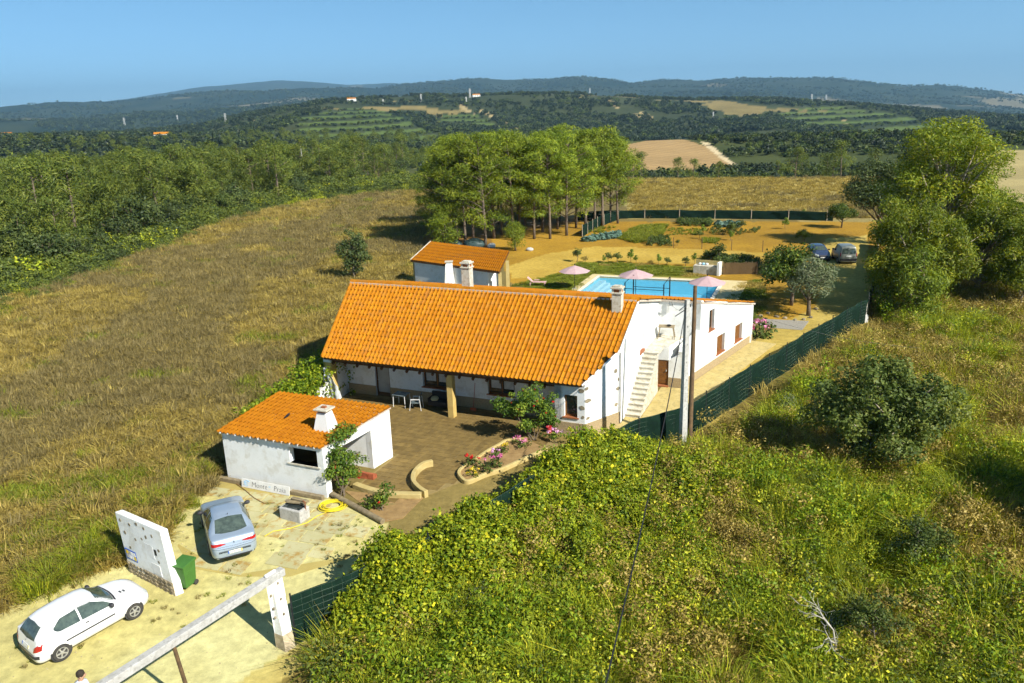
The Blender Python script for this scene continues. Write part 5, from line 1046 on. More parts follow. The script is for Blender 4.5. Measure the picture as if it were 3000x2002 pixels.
lone = leafy_kind(67, 5.2, 1.7, .8, 0, 6000, .2, 'oak', 'barkpale', .5, .12, cloud_cen([(.4, 0, 3.9, 1.1, 1.0, 1.1, 20), (-.7, 0, 2.7, 1.1, .9, .9, 16), (.9, 0, 2.5, .8, .8, 1.0, 14), (0, 0, 1.5, .9, .8, .8, 12)], 0, 67), (.32, .6))
plant(lone, 'cork_oak', 'lone grey green oak in the dry field left of the house', 'tree', G(1040, 822), 1.03)
thin = leafy_kind(68, 2.6, 1.2, .5, 30, 2600, .12, 'mid', 'barkpale', .5, .05, blob=(.2, .4))
plant(thin, 'sapling', 'thin pale sapling in the lower right meadow', 'tree', G(2680, 1700), 1.0)
plant(thin, 'sapling', 'small green sapling beside the bleached branches at the bottom right', 'tree', G(2560, 1930), .9, 2.0)
plant(thin, 'sapling', 'low green bush under the right edge of the dark meadow bush', 'tree', G(2420, 1225), .8, 4.0)
# ------------------------------------------------------------------ ground cover
# dry grass of the left field
gs = []
for mt, n, h, sp in (('straw', 60, .42, .6), ('strawg', 60, .40, .55), ('straw', 56, .32, .85), ('strawg', 56, .50, .5), ('grass', 56, .36, .6)):
    v, f, ti = tuft(n, h, sp, .028, base=.34); gs.append(np_mesh('grass_tuft', v, f, F_[mt], ti))
def sample_polar(n, a0, a1, r0, r1, p=1.0):
    a = np.radians(rng.uniform(a0, a1, n)); u_ = rng.random(n); r_ = (r0 ** (2 - p) + (r1 ** (2 - p) - r0 ** (2 - p)) * u_) ** (1 / (2 - p)) if abs(p - 2) > 1e-3 else r0 * (r1 / r0) ** u_
    return r_ * np.sin(a), r_ * np.cos(a), r_
HBOX = [(-.6, 1.5), (-1.6, 4.7), (-3.4, 15.3), (21.5, 19.5), (18.8, 8), (15.6, -.4), (14.5, -2), (9, -10), (7.4, -10.5), (1.2, -10.5), (.5, -5)]
HW = [(lambda q: (q.x, q.y))(H2W(*p)) for p in HBOX]
x, y, r_ = sample_polar(90000, -46, 6, 20, 185, 1.55)
ed, ep, es = dist_line(x, y, EDGE)
ok = (es < 0) & ~in_poly(x, y, Z_ROAD) & ~in_poly(x, y, Z_YARD) & ~((x > -9.5) & (y < 37)) & ~in_poly(x, y, HW) & ~in_poly(x, y, Z_SOIL) & ~in_poly(x, y, Z_PINE) & ~in_poly(x, y, Z_LAWN) & ~in_poly(x, y, Z_SAND)
fx, _, fs_ = dist_line(x, y, FENCE); cut = [(lambda q: (q.x, q.y))(H2W(*p)) for p in ((.6, -10), (-1.2, 4.7), (-3.4, 15.2), (-3.0, 30))]
dl, _, sl = dist_line(x, y, cut); ok &= ~((sl < 0) & (y > 33) & (y < 60)) & (x < 6) & ~((x > -6) & (y < 36)) & ~((y > 58) & (y < 90) & (x > -4))
x, y, r_ = x[ok], y[ok], r_[ok]; m1 = fbm(x / 9, y / 16, 4); m2 = fbm(x / 5 + 50, y / 5, 4); m3 = fbm(x / 3.2 + 9, y / 3.2 + 70, 3)
idx = np.where(m1 > .52, rng.choice([0, 2], len(x)), rng.choice([1, 3], len(x))); mixm = rng.random(len(x)) < .3; idx = np.where(mixm, rng.integers(0, 4, len(x)), idx); near = np.clip((60 - r_) / 40, 0, 1)
idx = np.where((m3 > .70 - .06 * near) & (rng.random(len(x)) < .75), 4, idx)
scatter('dry_grass', np.stack([x, y, land(x, y) - .03], 1), rng.uniform(.7, 1.25, len(x)) * (1 + r_ / 160), rots(len(x), .2), idx, gs, 'dry straw coloured grass covering the left field')
# pale grass of the field behind the fence
x, y, r_ = sample_polar(9000, 6, 36, 112, 190, 1.0); ok = in_poly(x, y, Z_FIELD2); x, y, r_ = x[ok], y[ok], r_[ok]; m1 = fbm(x / 16, y / 5, 4)
scatter('pale_grass', np.stack([x, y, land(x, y) - .03], 1), rng.uniform(1.0, 1.7, len(x)), rots(len(x), .2), np.where(m1 > .40, rng.choice([0, 2], len(x)), rng.choice([1, 3, 2], len(x))), gs, 'pale dry grass of the field behind the far fence')
# verge shrubs by the road and near field
vs_ = []
for mt in ('grass', 'broom'):
    parts = [tuft(150, .55, .55, .018, base=.42, tsp=.25)]; v, f, ti = join(*parts); vs_.append(np_mesh('broom_bush', v, f, F_[mt], ti))
sp_px = [(160, 1690, 1.5), (130, 1710, 1.2), (205, 1690, 1.2), (270, 1640, 1.3), (240, 1650, 1.2), (310, 1580, 1.4), (330, 1620, 1.2), (300, 1600, 1.2), (290, 1570, .9), (450, 1475, 1.3), (480, 1465, 1.1), (430, 1490, 1.0), (390, 1480, .9), (535, 1480, .8), (570, 1400, 1.2), (600, 1390, 1.1), (545, 1405, 1.0), (500, 1420, .9), (620, 1360, .9), (255, 1350, 1.0), (400, 1250, .9), (60, 1610, 1.0), (100, 1590, .8), (40, 1690, .9), (20, 1640, .9), (70, 1730, .8), (170, 1590, .9), (210, 1570, .8), (260, 1545, .9), (150, 1560, .8), (700, 1000, .8), (580, 960, .7), (420, 1080, .7), (340, 1150, .8), (160, 1175, .8), (120, 1180, .7)]
pts = []; sc_ = []
for x, y, s in sp_px:
    p = G(x, y)
    for k in range(7): pts.append((p.x + random.gauss(0, .28 * s), p.y + random.gauss(0, .28 * s), float(gz(p.x, p.y)) - .02)); sc_.append(s * random.uniform(.75, 1.15))
scatter('green_broom', pts, sc_, rots(len(pts), .2), rng.integers(0, 2, len(pts)), vs_, 'bright green broom growing beside the sandy drive')
# meadow right of the fence: broom, heath, grass and creeper, several layers deep
FN = FENCE; mb_s = []
for mt, n, h, sp, wd in (('broom', 150, .55, .5, .017), ('grass', 130, .42, .6, .018), ('heath', 130, .45, .6, .016), ('straw', 80, .40, .75, .018), ('broom', 150, .75, .4, .016), ('heath', 120, .55, .5, .016)):
    v, f, ti = tuft(n, h, sp, wd, base=.40, tsp=.28); mb_s.append(np_mesh('meadow_shrub', v, f, F_[mt], ti))
for mt, sz in (('broom', .065), ('mid', .07), ('heath', .06), ('ivyg', .075)):                          # twiggy leafy shrubs
    v, f, ti = leafcloud(rng.normal(0, .27, (9, 3)) * [1, 1, .6] + [0, 0, .34], rng.uniform(.14, .32, 9), 560, sz, .5, tsp=.3); mb_s.append(np_mesh('leafy_shrub', v, f, F_[mt], ti))
x, y, r_ = sample_polar(48000, -30, 46, 13, 85, 1.35)
FL_1 = math.dist(FN[0], FN[1]) * 1.05; FL_4 = sum(math.dist(a_, b_) for a_, b_ in zip(FN[:4], FN[1:5])); fd, fp, fs = dist_line(x, y, FN); f2d, _, f2s = dist_line(x, y, FENCE2)
P0 = FENCE[0]; ok = ~((fp < FL_1) & (fd < 1.25)) & ~((fp > FL_4) & (fd < 1.5) & (rng.random(len(x)) < .85)) & (fs < 0) & (fd > .75) & (y < 82) & ~((f2s > 0) & (y > FENCE[-1][1])) & ~in_poly(x, y, Z_ROAD) & (x > P0[0] + .8 + np.maximum(0, (P0[1] - y)) * .42)
x, y, r_, fd, fp = x[ok], y[ok], r_[ok], fd[ok], fp[ok]
m1 = fbm(x / 4.2 + 3, y / 4.2, 4); m2 = fbm(x / 2.1 + 60, y / 2.1 + 8, 3); gr = rng.random(len(x))
dry = m1 + .18 * sstep((x - 8) / 14) - .06; idx = np.where(dry > .585, rng.choice([2, 3, 5, 8, 0, 3], len(x)), np.where(dry > .50, rng.choice([0, 2, 4, 6, 5, 8, 1], len(x)), rng.choice([0, 4, 0, 4, 6, 7, 9, 1], len(x)))); m5 = fbm(x / 1.1 + 9, y / 1.1 + 33, 3)
idx = np.where((fp > FL_4) & (fd < 1.9), 3, idx)
scatter('meadow_undergrowth', np.stack([x, y, land(x, y) - .04], 1), rng.uniform(.75, 1.35, len(x)) * np.where(m5 < .42, .55, np.where(m5 > .58, 1.45, 1.0)) * (1 + r_ / 260), rots(len(x), .18), idx, mb_s, 'green and brown undergrowth filling the meadow right of the fence')
# rounded bushes standing out of the undergrowth
bb_ = []
for k, mt in enumerate(('broom', 'grass', 'mid', 'broom', 'olive')):
    parts = [leafcloud(rng.normal(0, .34, (14, 3)) * [1, 1, .55] + [0, 0, .55], rng.uniform(.18, .36, 14), 1300, .06 if k != 4 else .07, .5, tsp=.3)]
    if k in (0, 3): parts.append(tuft(160, 1.15, .4, .016, base=.5, tsp=.28))
    v, f, ti = join(*parts); bb_.append(np_mesh('round_bush', v, f, F_[mt], ti))
q = rng.random(len(x)); ok = (q < .016) & (fd > 2.2) & (m1 < .62); nb_ = int(ok.sum())
scatter('meadow_bushes', np.stack([x[ok], y[ok], land(x[ok], y[ok]) - .08], 1), rng.uniform(.8, 1.5, nb_), rots(nb_, .1), rng.choice(5, nb_, p=[.34, .22, .16, .22, .06]), bb_, 'rounded green bushes dotted over the meadow')
# creeper that has swallowed the fence between gate pillar and pole
iv = []
for mt, n, sz in (('ivy', 120, .12), ('ivy', 100, .14), ('broom', 150, .085), ('ivyg', 130, .11)):
    v, f, ti = leafcloud(rng.normal(0, .22, (6, 3)) * [1, 1, .7], rng.uniform(.2, .32, 6), n, sz, .72, .6, (.5, 1.1)); iv.append(np_mesh('creeper_spray', v, f, F_[mt], ti))
FL = np.concatenate([[0], np.cumsum([math.dist(a_, b_) for a_, b_ in zip(FN[:-1], FN[1:])])]); ft = FL / FL[-1]
def fence_pt(s): 
    return np.interp(s, FL, [p[0] for p in FN]), np.interp(s, FL, [p[1] for p in FN])
s_b = FL[1] * 1.05; s_e = FL[4] + .2; n_ = 15000
s = rng.uniform(s_b - 1.2, s_e + .6, n_); q = rng.random(n_) ** 1.25 * 6.5 - .9; fx_, fy_ = fence_pt(s); tx, ty = fence_pt(np.minimum(s + .3, FL[-1])); tx0, ty0 = fence_pt(np.maximum(s - .3, 0)); dx, dy = tx - tx0, ty - ty0; L_ = np.hypot(dx, dy); nx, ny = dy / L_, -dx / L_
x = fx_ + nx * q; y = fy_ + ny * q
crest = 1.6 * (.40 + 1.1 * fbm(s / .9, s * 0 + 4, 3)) * np.clip((s - s_b + 1.2) / 1.2, .3, 1) * np.clip((s_e + .6 - s) / 2.5, .15, 1); hh = crest * np.where(q < 0, np.clip(1 - (q / -1.0) ** 2, 0, 1), np.clip(1 - q / 2.3, 0, 1) ** 1.0) + .75 * np.clip(q / 2, 0, 1) * (.1 + 1.5 * fbm(x / 1.2, y / 1.2, 3))
hh = hh * (.55 + .9 * fbm(x / .8 + 11, y / .8 + 2, 3)); z = land(x, y) + hh * (1 - .6 * rng.random(n_) ** 1.8)
keep = (rng.random(n_) < np.clip(1.2 - q / 6.0, .22, 1)) & ~((q > 2.0) & (s < s_b + .5)) & (fbm(x / 1.0 + 3, y / 1.0, 3) > .37)
yel = fbm(x / 1.8 + 20, y / 1.8, 3) + .22 * (1 - np.clip(q / 3, 0, 1)); idx = np.where(yel > .62, rng.choice([0, 1, 0, 3], n_), np.where(yel > .5, rng.choice([0, 3, 2, 1], n_), rng.choice([2, 3, 2, 0], n_)))
scatter('fence_creeper', np.stack([x, y, z], 1)[keep], rng.uniform(.7, 1.25, keep.sum()), rng.uniform(-3, 3, (keep.sum(), 3)) * [.25, .25, 1], idx[keep], iv, 'yellow green creeper heaped over the fence')
# creeper mound beside the porch's left end
n_ = 900; t_ = rng.random(n_); a0 = np.array(H2W(-.75, 1.6)[:2]); a1 = np.array(H2W(-.9, -5.0)[:2]); c_ = a0 + (a1 - a0) * t_[:, None] + rng.normal(0, .6, (n_, 2)); hq = np.interp(t_, [0, .3, 1], [2.7, 2.3, 1.1]) * rng.random(n_) ** .5
hd = thing('creeper_hedge', 'bright green creeper heap at the left end of the porch', 'hedge', (0, 0, 0))
v, f, ti = leafcloud(np.column_stack([c_, hq]), rng.uniform(.18, .3, n_), 14000, .15, .75, .6); link('foliage', np_mesh('foliage', v, f, F_['ivyg'], ti), hd)
st_ = MB(); st_.tube([(*a0, -.05), (*(a0 + [0, 0]), 1.8)], [.06, .03], 6); st_.build('stem', M['bark'], hd)
# lawn, garden beds
lt = []
for mt in ('grass', 'straw'):
    v, f, ti = tuft(60, .12, .6, .03, base=.4); lt.append(np_mesh('lawn_tuft', v, f, F_[mt], ti))
x, y, r_ = sample_polar(12000, -4, 24, 55, 92, 1.0); ok = in_poly(x, y, Z_LAWN) & ~in_poly(x, y, HW); x, y = x[ok], y[ok]
POOLD = W((1733, 800), (2175, 818), (2120, 905), (1665, 878)); ok = ~in_poly(x, y, POOLD); x, y = x[ok], y[ok]
scatter('lawn_grass', np.stack([x, y, land(x, y)], 1), rng.uniform(.8, 1.3, len(x)), rots(len(x), .1), (fbm(x / 3, y / 3, 3) > .58).astype(int), lt, 'short lawn around the pool')
cb = []
v, f, ti = leafcloud([[0, 0, .16]], [.3], 26, .32, .8, .5); cb.append(np_mesh('cabbage', v, f, F_['cab'], ti))
v, f, ti = tuft(40, .5, .5, .05, base=.25); cb.append(np_mesh('bean', v, f, F_['grass'], ti))
v, f, ti = leafcloud(rng.normal(0, .15, (4, 3)) + [0, 0, .3], [.2] * 4, 90, .15, .6); cb.append(np_mesh('leafy', v, f, F_['mid'], ti))
def veg(poly, n, k, s, seed):
    g = np.random.default_rng(seed); P = np.array(W(*poly)); lo, hi = P.min(0), P.max(0); q = g.uniform(lo, hi, (n * 4, 2)); q = q[in_poly(q[:, 0], q[:, 1], [tuple(p) for p in P])][:n]
    return np.column_stack([q, gz(q[:, 0], q[:, 1])]), np.full(len(q), k), g.uniform(.7, 1.3, len(q)) * s
beds = [veg([(1705, 705), (1815, 685), (1820, 697), (1720, 710)], 150, 0, 1.1, 1), veg([(2095, 658), (2170, 660), (2165, 668), (2100, 667)], 80, 0, 1.2, 2), veg([(1810, 700), (1870, 665), (1955, 662), (1940, 690), (1870, 715)], 520, 1, .9, 3), veg([(1985, 650), (2080, 652), (2080, 666), (1990, 662)], 120, 2, 1.0, 4), veg([(1900, 705), (1960, 700), (1960, 722), (1900, 722)], 60, 2, .9, 5), veg([(2060, 700), (2110, 702), (2100, 714), (2060, 712)], 60, 1, .7, 6), veg([(1960, 670), (2060, 672), (2040, 690), (1960, 690)], 90, 1, .5, 7), veg([(2070, 668), (2230, 672), (2230, 690), (2080, 690)], 40, 2, .9, 8), veg([(2050, 752), (2220, 765), (2220, 790), (2130, 785)], 120, 2, 1.1, 9), veg([(1700, 680), (1750, 665), (1800, 668), (1760, 690)], 30, 1, .8, 10)]
for k, (nm, lab, grp) in enumerate((('cabbage_bed', 'rows of blue green cabbages on the orange soil', 0), ('bean_bed', 'green low crops growing in patches on the orange soil', 1), ('leafy_bed', 'dark leafy vegetables scattered over the kitchen garden', 2))):
    sel = [b_ for b_ in beds if b_[1][0] == grp]; P = np.vstack([b_[0] for b_ in sel]); scatter(nm, P, np.concatenate([b_[2] for b_ in sel]), rots(len(P), .1), np.zeros(len(P), int), [cb[grp]], lab)
# pebbles on the drive
pm_ = []
for k in range(3):
    mb = MB(); mb.blob((0, 0, .02), (.06, .05, .035), 1, .25, random.Random(k)); pm_.append(mb.mesh('pebble', pmat('pale_pebble', (.46, .40, .24), (.36, .30, .17), 9, .9, rnd=.2)))
wq = Z_ROAD; q = rng.uniform(np.min(wq, 0), np.max(wq, 0), (1500, 2)); q = q[in_poly(q[:, 0], q[:, 1], wq) & (q[:, 1] > 14)]
scatter('drive_pebbles', np.column_stack([q, gz(q[:, 0], q[:, 1])]), rng.uniform(.15, .75, len(q)) ** 1.8, rots(len(q), .3), rng.integers(0, 3, len(q)), pm_, 'loose pebbles strewn over the sandy drive')
# small weeds on drive and yard
wd_ = W((505, 1700), (600, 1440), (1100, 1530), (900, 1850), (200, 1990), (-200, 1900), (150, 1720)); q = rng.uniform(np.min(wd_, 0), np.max(wd_, 0), (500, 2)); ok = in_poly(q[:, 0], q[:, 1], wd_) & (fbm(q[:, 0] / 1.5, q[:, 1] / 1.5, 3) > .57); q = q[ok]
scatter('yard_weeds', np.column_stack([q, gz(q[:, 0], q[:, 1])]), rng.uniform(.12, .32, len(q)), rots(len(q)), rng.choice([3, 4], len(q)), gs, 'small weeds sprouting in the sandy drive')
# ------------------------------------------------------------------ fences
def net_fence(name, label, pts, h, post_every, post_r, post_mat, wires=True, sag=.06, seed=1, skip=None):
    f = thing(name, label, 'fence'); rr = random.Random(seed); L = [0]
    for a, b in zip(pts[:-1], pts[1:]): L.append(L[-1] + math.dist(a, b))
    X = lambda s: (float(np.interp(s, L, [p[0] for p in pts])), float(np.interp(s, L, [p[1] for p in pts])))
    n = max(4, int(L[-1] / .35)); rows = 5; vs = []; top = []
    for i in range(n + 1):
        s = L[-1] * i / n; x, y = X(s); z = float(land(x, y)); ph = (s % post_every) / post_every; hh = h * (1 + .03 * math.sin(s * .7 + seed)) - sag * math.sin(math.pi * ph) * (.6 + .8 * rr.random() * .5)
        x2, y2 = X(min(s + .1, L[-1])); x1, y1 = X(max(s - .1, 0)); d = math.hypot(x2 - x1, y2 - y1) or 1; nx, ny = (y2 - y1) / d, -(x2 - x1) / d
        for j in range(rows + 1):
            w_ = .05 * math.sin(s * 1.9 + j * .8) * math.sin(math.pi * ph); vs.append((x + nx * w_, y + ny * w_, z - .05 + hh * j / rows))
        top.append((x, y, z - .05 + hh, nx, ny))
    k = rows + 1; mb = MB(); m_ = len(vs); off = []
    for i in range(n + 1):
        for j in range(k): q = vs[i * k + j]; off.append((q[0] + top[i][3] * .012, q[1] + top[i][4] * .012, q[2]))
    fs = [(i * k + j, (i + 1) * k + j, (i + 1) * k + j + 1, i * k + j + 1) for i in range(n) for j in range(rows)]
    mb.add(vs + off, fs + [tuple(q + m_ for q in reversed(f_)) for f_ in fs] + [(i * k + rows, (i + 1) * k + rows, m_ + (i + 1) * k + rows, m_ + i * k + rows) for i in range(n)])
    mb.build('shade_net', M['net'], f, smooth='all')
    if wires:
        wr = MB()
        for side in (-1, 1):
            for j in range(0, 9):
                line = []
                for i in range(0, n + 1, 2):
                    q0, q1 = Vector(vs[i * k]), Vector(vs[i * k + rows]); p = q0.lerp(q1, .04 + j / 8 * .95); o_ = .02 if side > 0 else -.008; line.append(p + Vector((top[i][3], top[i][4], 0)) * o_)
                wr.tube(line, .0045, 3, False)
            for i in range(0, n + 1):
                o_ = Vector((top[i][3], top[i][4], 0)) * (.02 if side > 0 else -.008); q0, q1 = Vector(vs[i * k]), Vector(vs[i * k + rows]); wr.tube([q0 + o_, q0.lerp(q1, .5) + o_, q1 + o_], .004, 3, False)
        tag(wr.build('wire_mesh', M['wire'], f), kind='stuff')
    for i in range(int(L[-1] / post_every) + 1):
        x, y = X(i * post_every); z = float(land(x, y)); p = MB(); p.tube([(x, y, z - .3), (x, y, z + h + .08)], post_r, 8); p.build('post', post_mat, f)
    return f
net_fence('net_fence', 'dark green net fence running from the gate pillar past the white wing', FENCE, 1.85, 2.6, .03, M['black'], True)
net_fence('net_fence', 'green net fence along the track under the eucalyptus trees', FENCE2, 1.6, 2.8, .04, M['concl'], False, seed=3)
net_fence('net_fence', 'long dark fence with pale posts behind the kitchen garden', FARF, 1.3, 5.0, .06, M['barkpale'], False, seed=5)
net_fence('net_fence', 'short dark fence slanting beside the pine grove', W((1706, 694), (1750, 668), (1815, 642)), 1.5, 2.6, .05, M['barkpale'], False, seed=7)
mk = MB(); q = G(2536, 945); mk.box((q.x, q.y, .28), (.22, .22, .6)); tag(mk.build('marker_post', M['plastic'], bevel=.01), 'short white marker post at the corner of the fence', 'post')

# ------------------------------------------------------------------ poles and cables
cp = G(1999, 1330); pole = thing('concrete_pole', 'pale square concrete utility pole in front of the fence', 'utility pole', cp, R(30))
pm = MB(); taper(pm, (0, 0), (.34, .26), (.2, .15), -.4, 7.55); pm.build('shaft', M['conc'], pole)
pm = MB()
for k in range(7): pm.box((0, -.118 + .045 * (1.2 + k * .85) / 7.5, 1.2 + k * .85), (.03, .012, .07))
pm.build('climbing_holes', M['black'], pole)
pm = MB(); pm.tube([(-.1, 0, 7.3), (-.55, -.1, 7.15)], .02, 6); pm.tube([(-.1, 0, 7.1), (-.6, .1, 6.85)], .02, 6); pm.box((.14, 0, 7.25), (.1, .1, .12)); pm.build('insulator_bracket', M['black'], pole)
wp_ = G(2020, 1300); wpole = MB(); tp_ = at(2037, 838, 7.7); wpole.tube([(wp_.x, wp_.y, -.4), (tp_.x, tp_.y, 7.7)], [.13, .09], 10); tag(wpole.build('wooden_pole', M['wpole'], smooth=True), 'brown wooden pole leaning close behind the concrete one', 'utility pole')
def cable(a, b, sag, r, label):
    a, b = Vector(a), Vector(b); mb = MB(); mb.tube([a.lerp(b, t) - Vector((0, 0, sag * 4 * t * (1 - t))) for t in np.linspace(0, 1, 24)], r, 5); return tag(mb.build('cable', M['black']), label, 'cable')
ptop = Vector((cp.x - .05, cp.y, 7.2)); cable(ptop, at(1740, 2150, 6.2), .55, .018, 'black cable hanging from the concrete pole down towards the camera')
cable(ptop, H2W(17.55, 10.3, 4.55), .25, .007, 'thin wire from the concrete pole to the terrace wall bracket')
cable(Vector((tp_.x, tp_.y, 7.4)), at(2700, 1020, 4.5), .5, .006, 'thin wire from the wooden pole past the wing towards the meadow')

# ------------------------------------------------------------------ yard things
def hroot(name, label, cat, a, b, z=0.0, rz=0.0, group=None): return thing(name, label, cat, H2W(a, b, z), HZ + rz, group)
for a0_, a1_, lab in ((1.15, 2.65, 'short grey timber sleeper left of the name board'), (5.2, 6.9, 'grey timber sleeper right of the name board')):
    o = MB(); o.box(((a0_ + a1_) / 2, -10.42, .1), (a1_ - a0_, .2, .2)); o = tag(o.build('timber_sleeper', M['log'], bevel=.02), lab, 'timber'); o.location = (-10.58, 43.11, 0); o.rotation_euler = (0, 0, HZ)
sg = hroot('name_board', 'white name board with handwritten letters at the foot of the outbuilding', 'sign', 3.92, -10.62, 0, R(-1)); sg.rotation_euler = (R(-8), 0, HZ)
b_ = MB(); b_.box((0, 0, .22), (2.65, .03, .4)); b_.build('board', M['plastic'], sg)
M['ink'] = pmat('dark_ink', (.03, .03, .05), (.04, .04, .06), 5, .7); M['lblue'] = pmat('pale_blue_ink', (.25, .5, .75), (.35, .6, .8), 8, .6)
mesh_text('Monte', .34, M['ink'], sg, (-.32, -.018, .21), (R(90), 0, 0), off=-.006, shear=.08); mesh_text('da', .12, M['lblue'], sg, (.25, -.018, .26), (R(90), 0, 0), shear=.1); mesh_text('Praia', .34, M['ink'], sg, (.80, -.018, .21), (R(90), 0, 0), off=-.006, shear=.08)
lg = MB()
for k in range(3): lg.tube([(-1.22 + .26 * t + .02 * k, -.02, .14 + .075 * k + .03 * math.sin(t * 6.3 + k)) for t in np.linspace(0, 1, 12)], .012, 4)
lg.tube([(-1.0 + .12 * math.cos(t), -.02, .3 + .06 * math.sin(t)) for t in np.linspace(0, math.pi, 10)], .014, 4); lg.build('wave_emblem', M['lblue'], sg)
# trough with planks
tq = G(852, 1527); tr_ = thing('stone_trough', 'old stone trough with boards and a tap on the slab yard', 'trough', tq, HZ - .05)
o = MB(); o.box((0, .28, .26), (1.12, .62, .56)); o.build('basin', M['conc'], tr_, bevel=.05); o = MB(); o.box((0, .28, .545), (.9, .42, .02)); o.build('water', M['glass'], tr_)
for k, (dx, dy, z, l, rz) in enumerate(((-.1, .5, .62, .95, .1), (.05, .62, .68, .9, -.05), (0, .42, .66, .8, .2), (.1, .55, .74, .7, 0))):
    o = MB(); o.box((dx, dy, z), (l, .16, .05), rz=rz, rx=.1); o.build('plank', M['log'], tr_)
o = MB(); o.tube([(.52, .35, .2), (.56, .35, .8), (.45, .35, .85)], .03, 6); o.build('tap_pipe', pmat('rust', (.22, .08, .03), (.15, .06, .03), 9, .8), tr_)
M['hose'] = pmat('yellow_hose', (.72, .58, .02), (.62, .48, .02), 5, .5); hq = G(975, 1487); hz_ = float(gz(hq.x, hq.y)) + .06; pts = []
for t in np.linspace(0, 2 * math.pi * 9, 260): rr_ = .42 + .10 * math.sin(t * .37) + .05 * math.sin(t * 1.13); pts.append((hq.x + rr_ * 1.1 * math.cos(t) + .05 * math.sin(t * .21), hq.y + rr_ * math.sin(t), hz_ + .012 * (t / 6.28) * .6))
for x_, y_ in ((930, 1515), (900, 1535), (850, 1552), (800, 1560), (775, 1575)): q = G(x_, y_); pts.append((q.x, q.y, q.z + .05))
o = MB(); o.tube(pts, .018, 6); tag(o.build('garden_hose', M['hose'], smooth='all'), 'bright yellow garden hose coiled on the slabs beside the log', 'hose')
pts = [(lambda q: (q.x, q.y, q.z + .05))(G(*p)) for p in ((690, 1418), (720, 1440), (745, 1462), (775, 1478), (805, 1476))]; o = MB(); o.tube(pts, .016, 6); tag(o.build('garden_hose', pmat('brown_hose', (.28, .15, .05), (.22, .12, .04), 5, .6)), 'thin brown hose running from the sleeper to the trough', 'hose')
a_, b2_ = G(974, 1456), G(1122, 1536); o = MB(); o.tube([a_ + Vector((0, 0, .12)), (a_ + b2_) / 2 + Vector((0, 0, .13)), b2_ + Vector((0, 0, .12))], [.13, .125, .12], 12); tag(o.build('log', M['log'], smooth=True), 'grey round log lying diagonally beside the yellow hose', 'log')
def low_wall(name, label, px, h, th, mat=M['concl'], closed=False, cat='wall'):
    P = [G(*p) for p in px]; Q = []
    for i in range(len(P) - 1):
        for t in np.linspace(0, 1, 6)[:-1]:
            p0, p1, p2, p3 = P[max(i - 1, 0)], P[i], P[i + 1], P[min(i + 2, len(P) - 1)]; Q.append(.5 * ((2 * p1) + (p2 - p0) * t + (2 * p0 - 5 * p1 + 4 * p2 - p3) * t * t + (3 * p1 - p0 - 3 * p2 + p3) * t ** 3))
    Q.append(P[-1]); vs = []; n = len(Q)
    for i, q in enumerate(Q):
        d = (Q[min(i + 1, n - 1)] - Q[max(i - 1, 0)]); d.z = 0; d.normalize(); nn = Vector((-d.y, d.x, 0)) * th / 2; z0 = float(gz(q.x, q.y)) - .1
        vs += [(q.x - nn.x, q.y - nn.y, z0), (q.x + nn.x, q.y + nn.y, z0), (q.x + nn.x, q.y + nn.y, z0 + .1 + h), (q.x - nn.x, q.y - nn.y, z0 + .1 + h)]
    mb = MB(); mb.add(vs, [(i * 4 + j, i * 4 + (j + 1) % 4, i * 4 + 4 + (j + 1) % 4, i * 4 + 4 + j) for i in range(n - 1) for j in range(4)] + [(0, 1, 2, 3), tuple((n - 1) * 4 + j for j in (3, 2, 1, 0))])
    return tag(mb.build(name, mat, bevel=.02, smooth=True), label, cat), Q
M['kerb'] = pmat('ochre_kerb', (.50, .40, .17), (.42, .32, .12), 3, .9, .4)
low_wall('curved_wall', 'low curved ochre wall like a comma on the patio edge', [(1268, 1366), (1240, 1374), (1217, 1395), (1211, 1420), (1226, 1442), (1250, 1458)], .32, .2, M['kerb'])
low_wall('kerb', 'low pinkish kerb between patio and planting strip', [(1040, 1428), (1090, 1445), (1150, 1456), (1235, 1458)], .22, .3, M['kerb'], cat='kerb')
_, bedq = low_wall('flower_bed_wall', 'low ochre wall looping round the flower bed', [(1545, 1294), (1490, 1297), (1460, 1312), (1428, 1330), (1396, 1352), (1358, 1376), (1345, 1392), (1352, 1408), (1372, 1418), (1420, 1398), (1475, 1380), (1540, 1350), (1602, 1322)], .2, .15, M['kerb'])
bs = MB(); bs.prism([(q.x, q.y) for q in bedq[::3]], -.05, .12); tag(bs.build('flower_bed', M['soil']), 'bare brown soil of the flower bed', None, kind='structure')
ps = MB(); pp = [G(*p) for p in ((1010, 1440), (1090, 1447), (1240, 1460), (1180, 1520), (1125, 1530))]; ps.prism([(q.x, q.y) for q in pp], -.2, [q.z + .03 for q in pp]); tag(ps.build('planting_strip', M['soil']), 'bare soil strip between log and kerb', None, kind='structure')
def flower(px, label, petal, s=1.0, leaf='mid', n=140, nb=8, spread=.3, h=.35, name='flower_plant', zoff=.1):
    p = G(*px); r_ = thing(name, label, 'flowers', (p.x, p.y, p.z + zoff)); g = np.random.default_rng(int(px[0])); c_ = g.normal(0, spread * .5, (nb, 3)) * [1, 1, .3] + [0, 0, h * .6]; v, f, ti = leafcloud(c_ * s, np.full(nb, .16 * s), n, .11 * s, .6, g=g); link('leaves', np_mesh('leaves', v, f, F_[leaf], ti), r_)
    c2 = g.normal(0, spread * .45, (7, 3)) * [1, 1, .15] + [0, 0, h * 1.25]; v, f, ti = leafcloud(c2 * s, np.full(7, .08 * s), 70, .08 * s, .9, .7, g=g); link('blooms', np_mesh('blooms', v, f, F_[petal], ti), r_); return r_
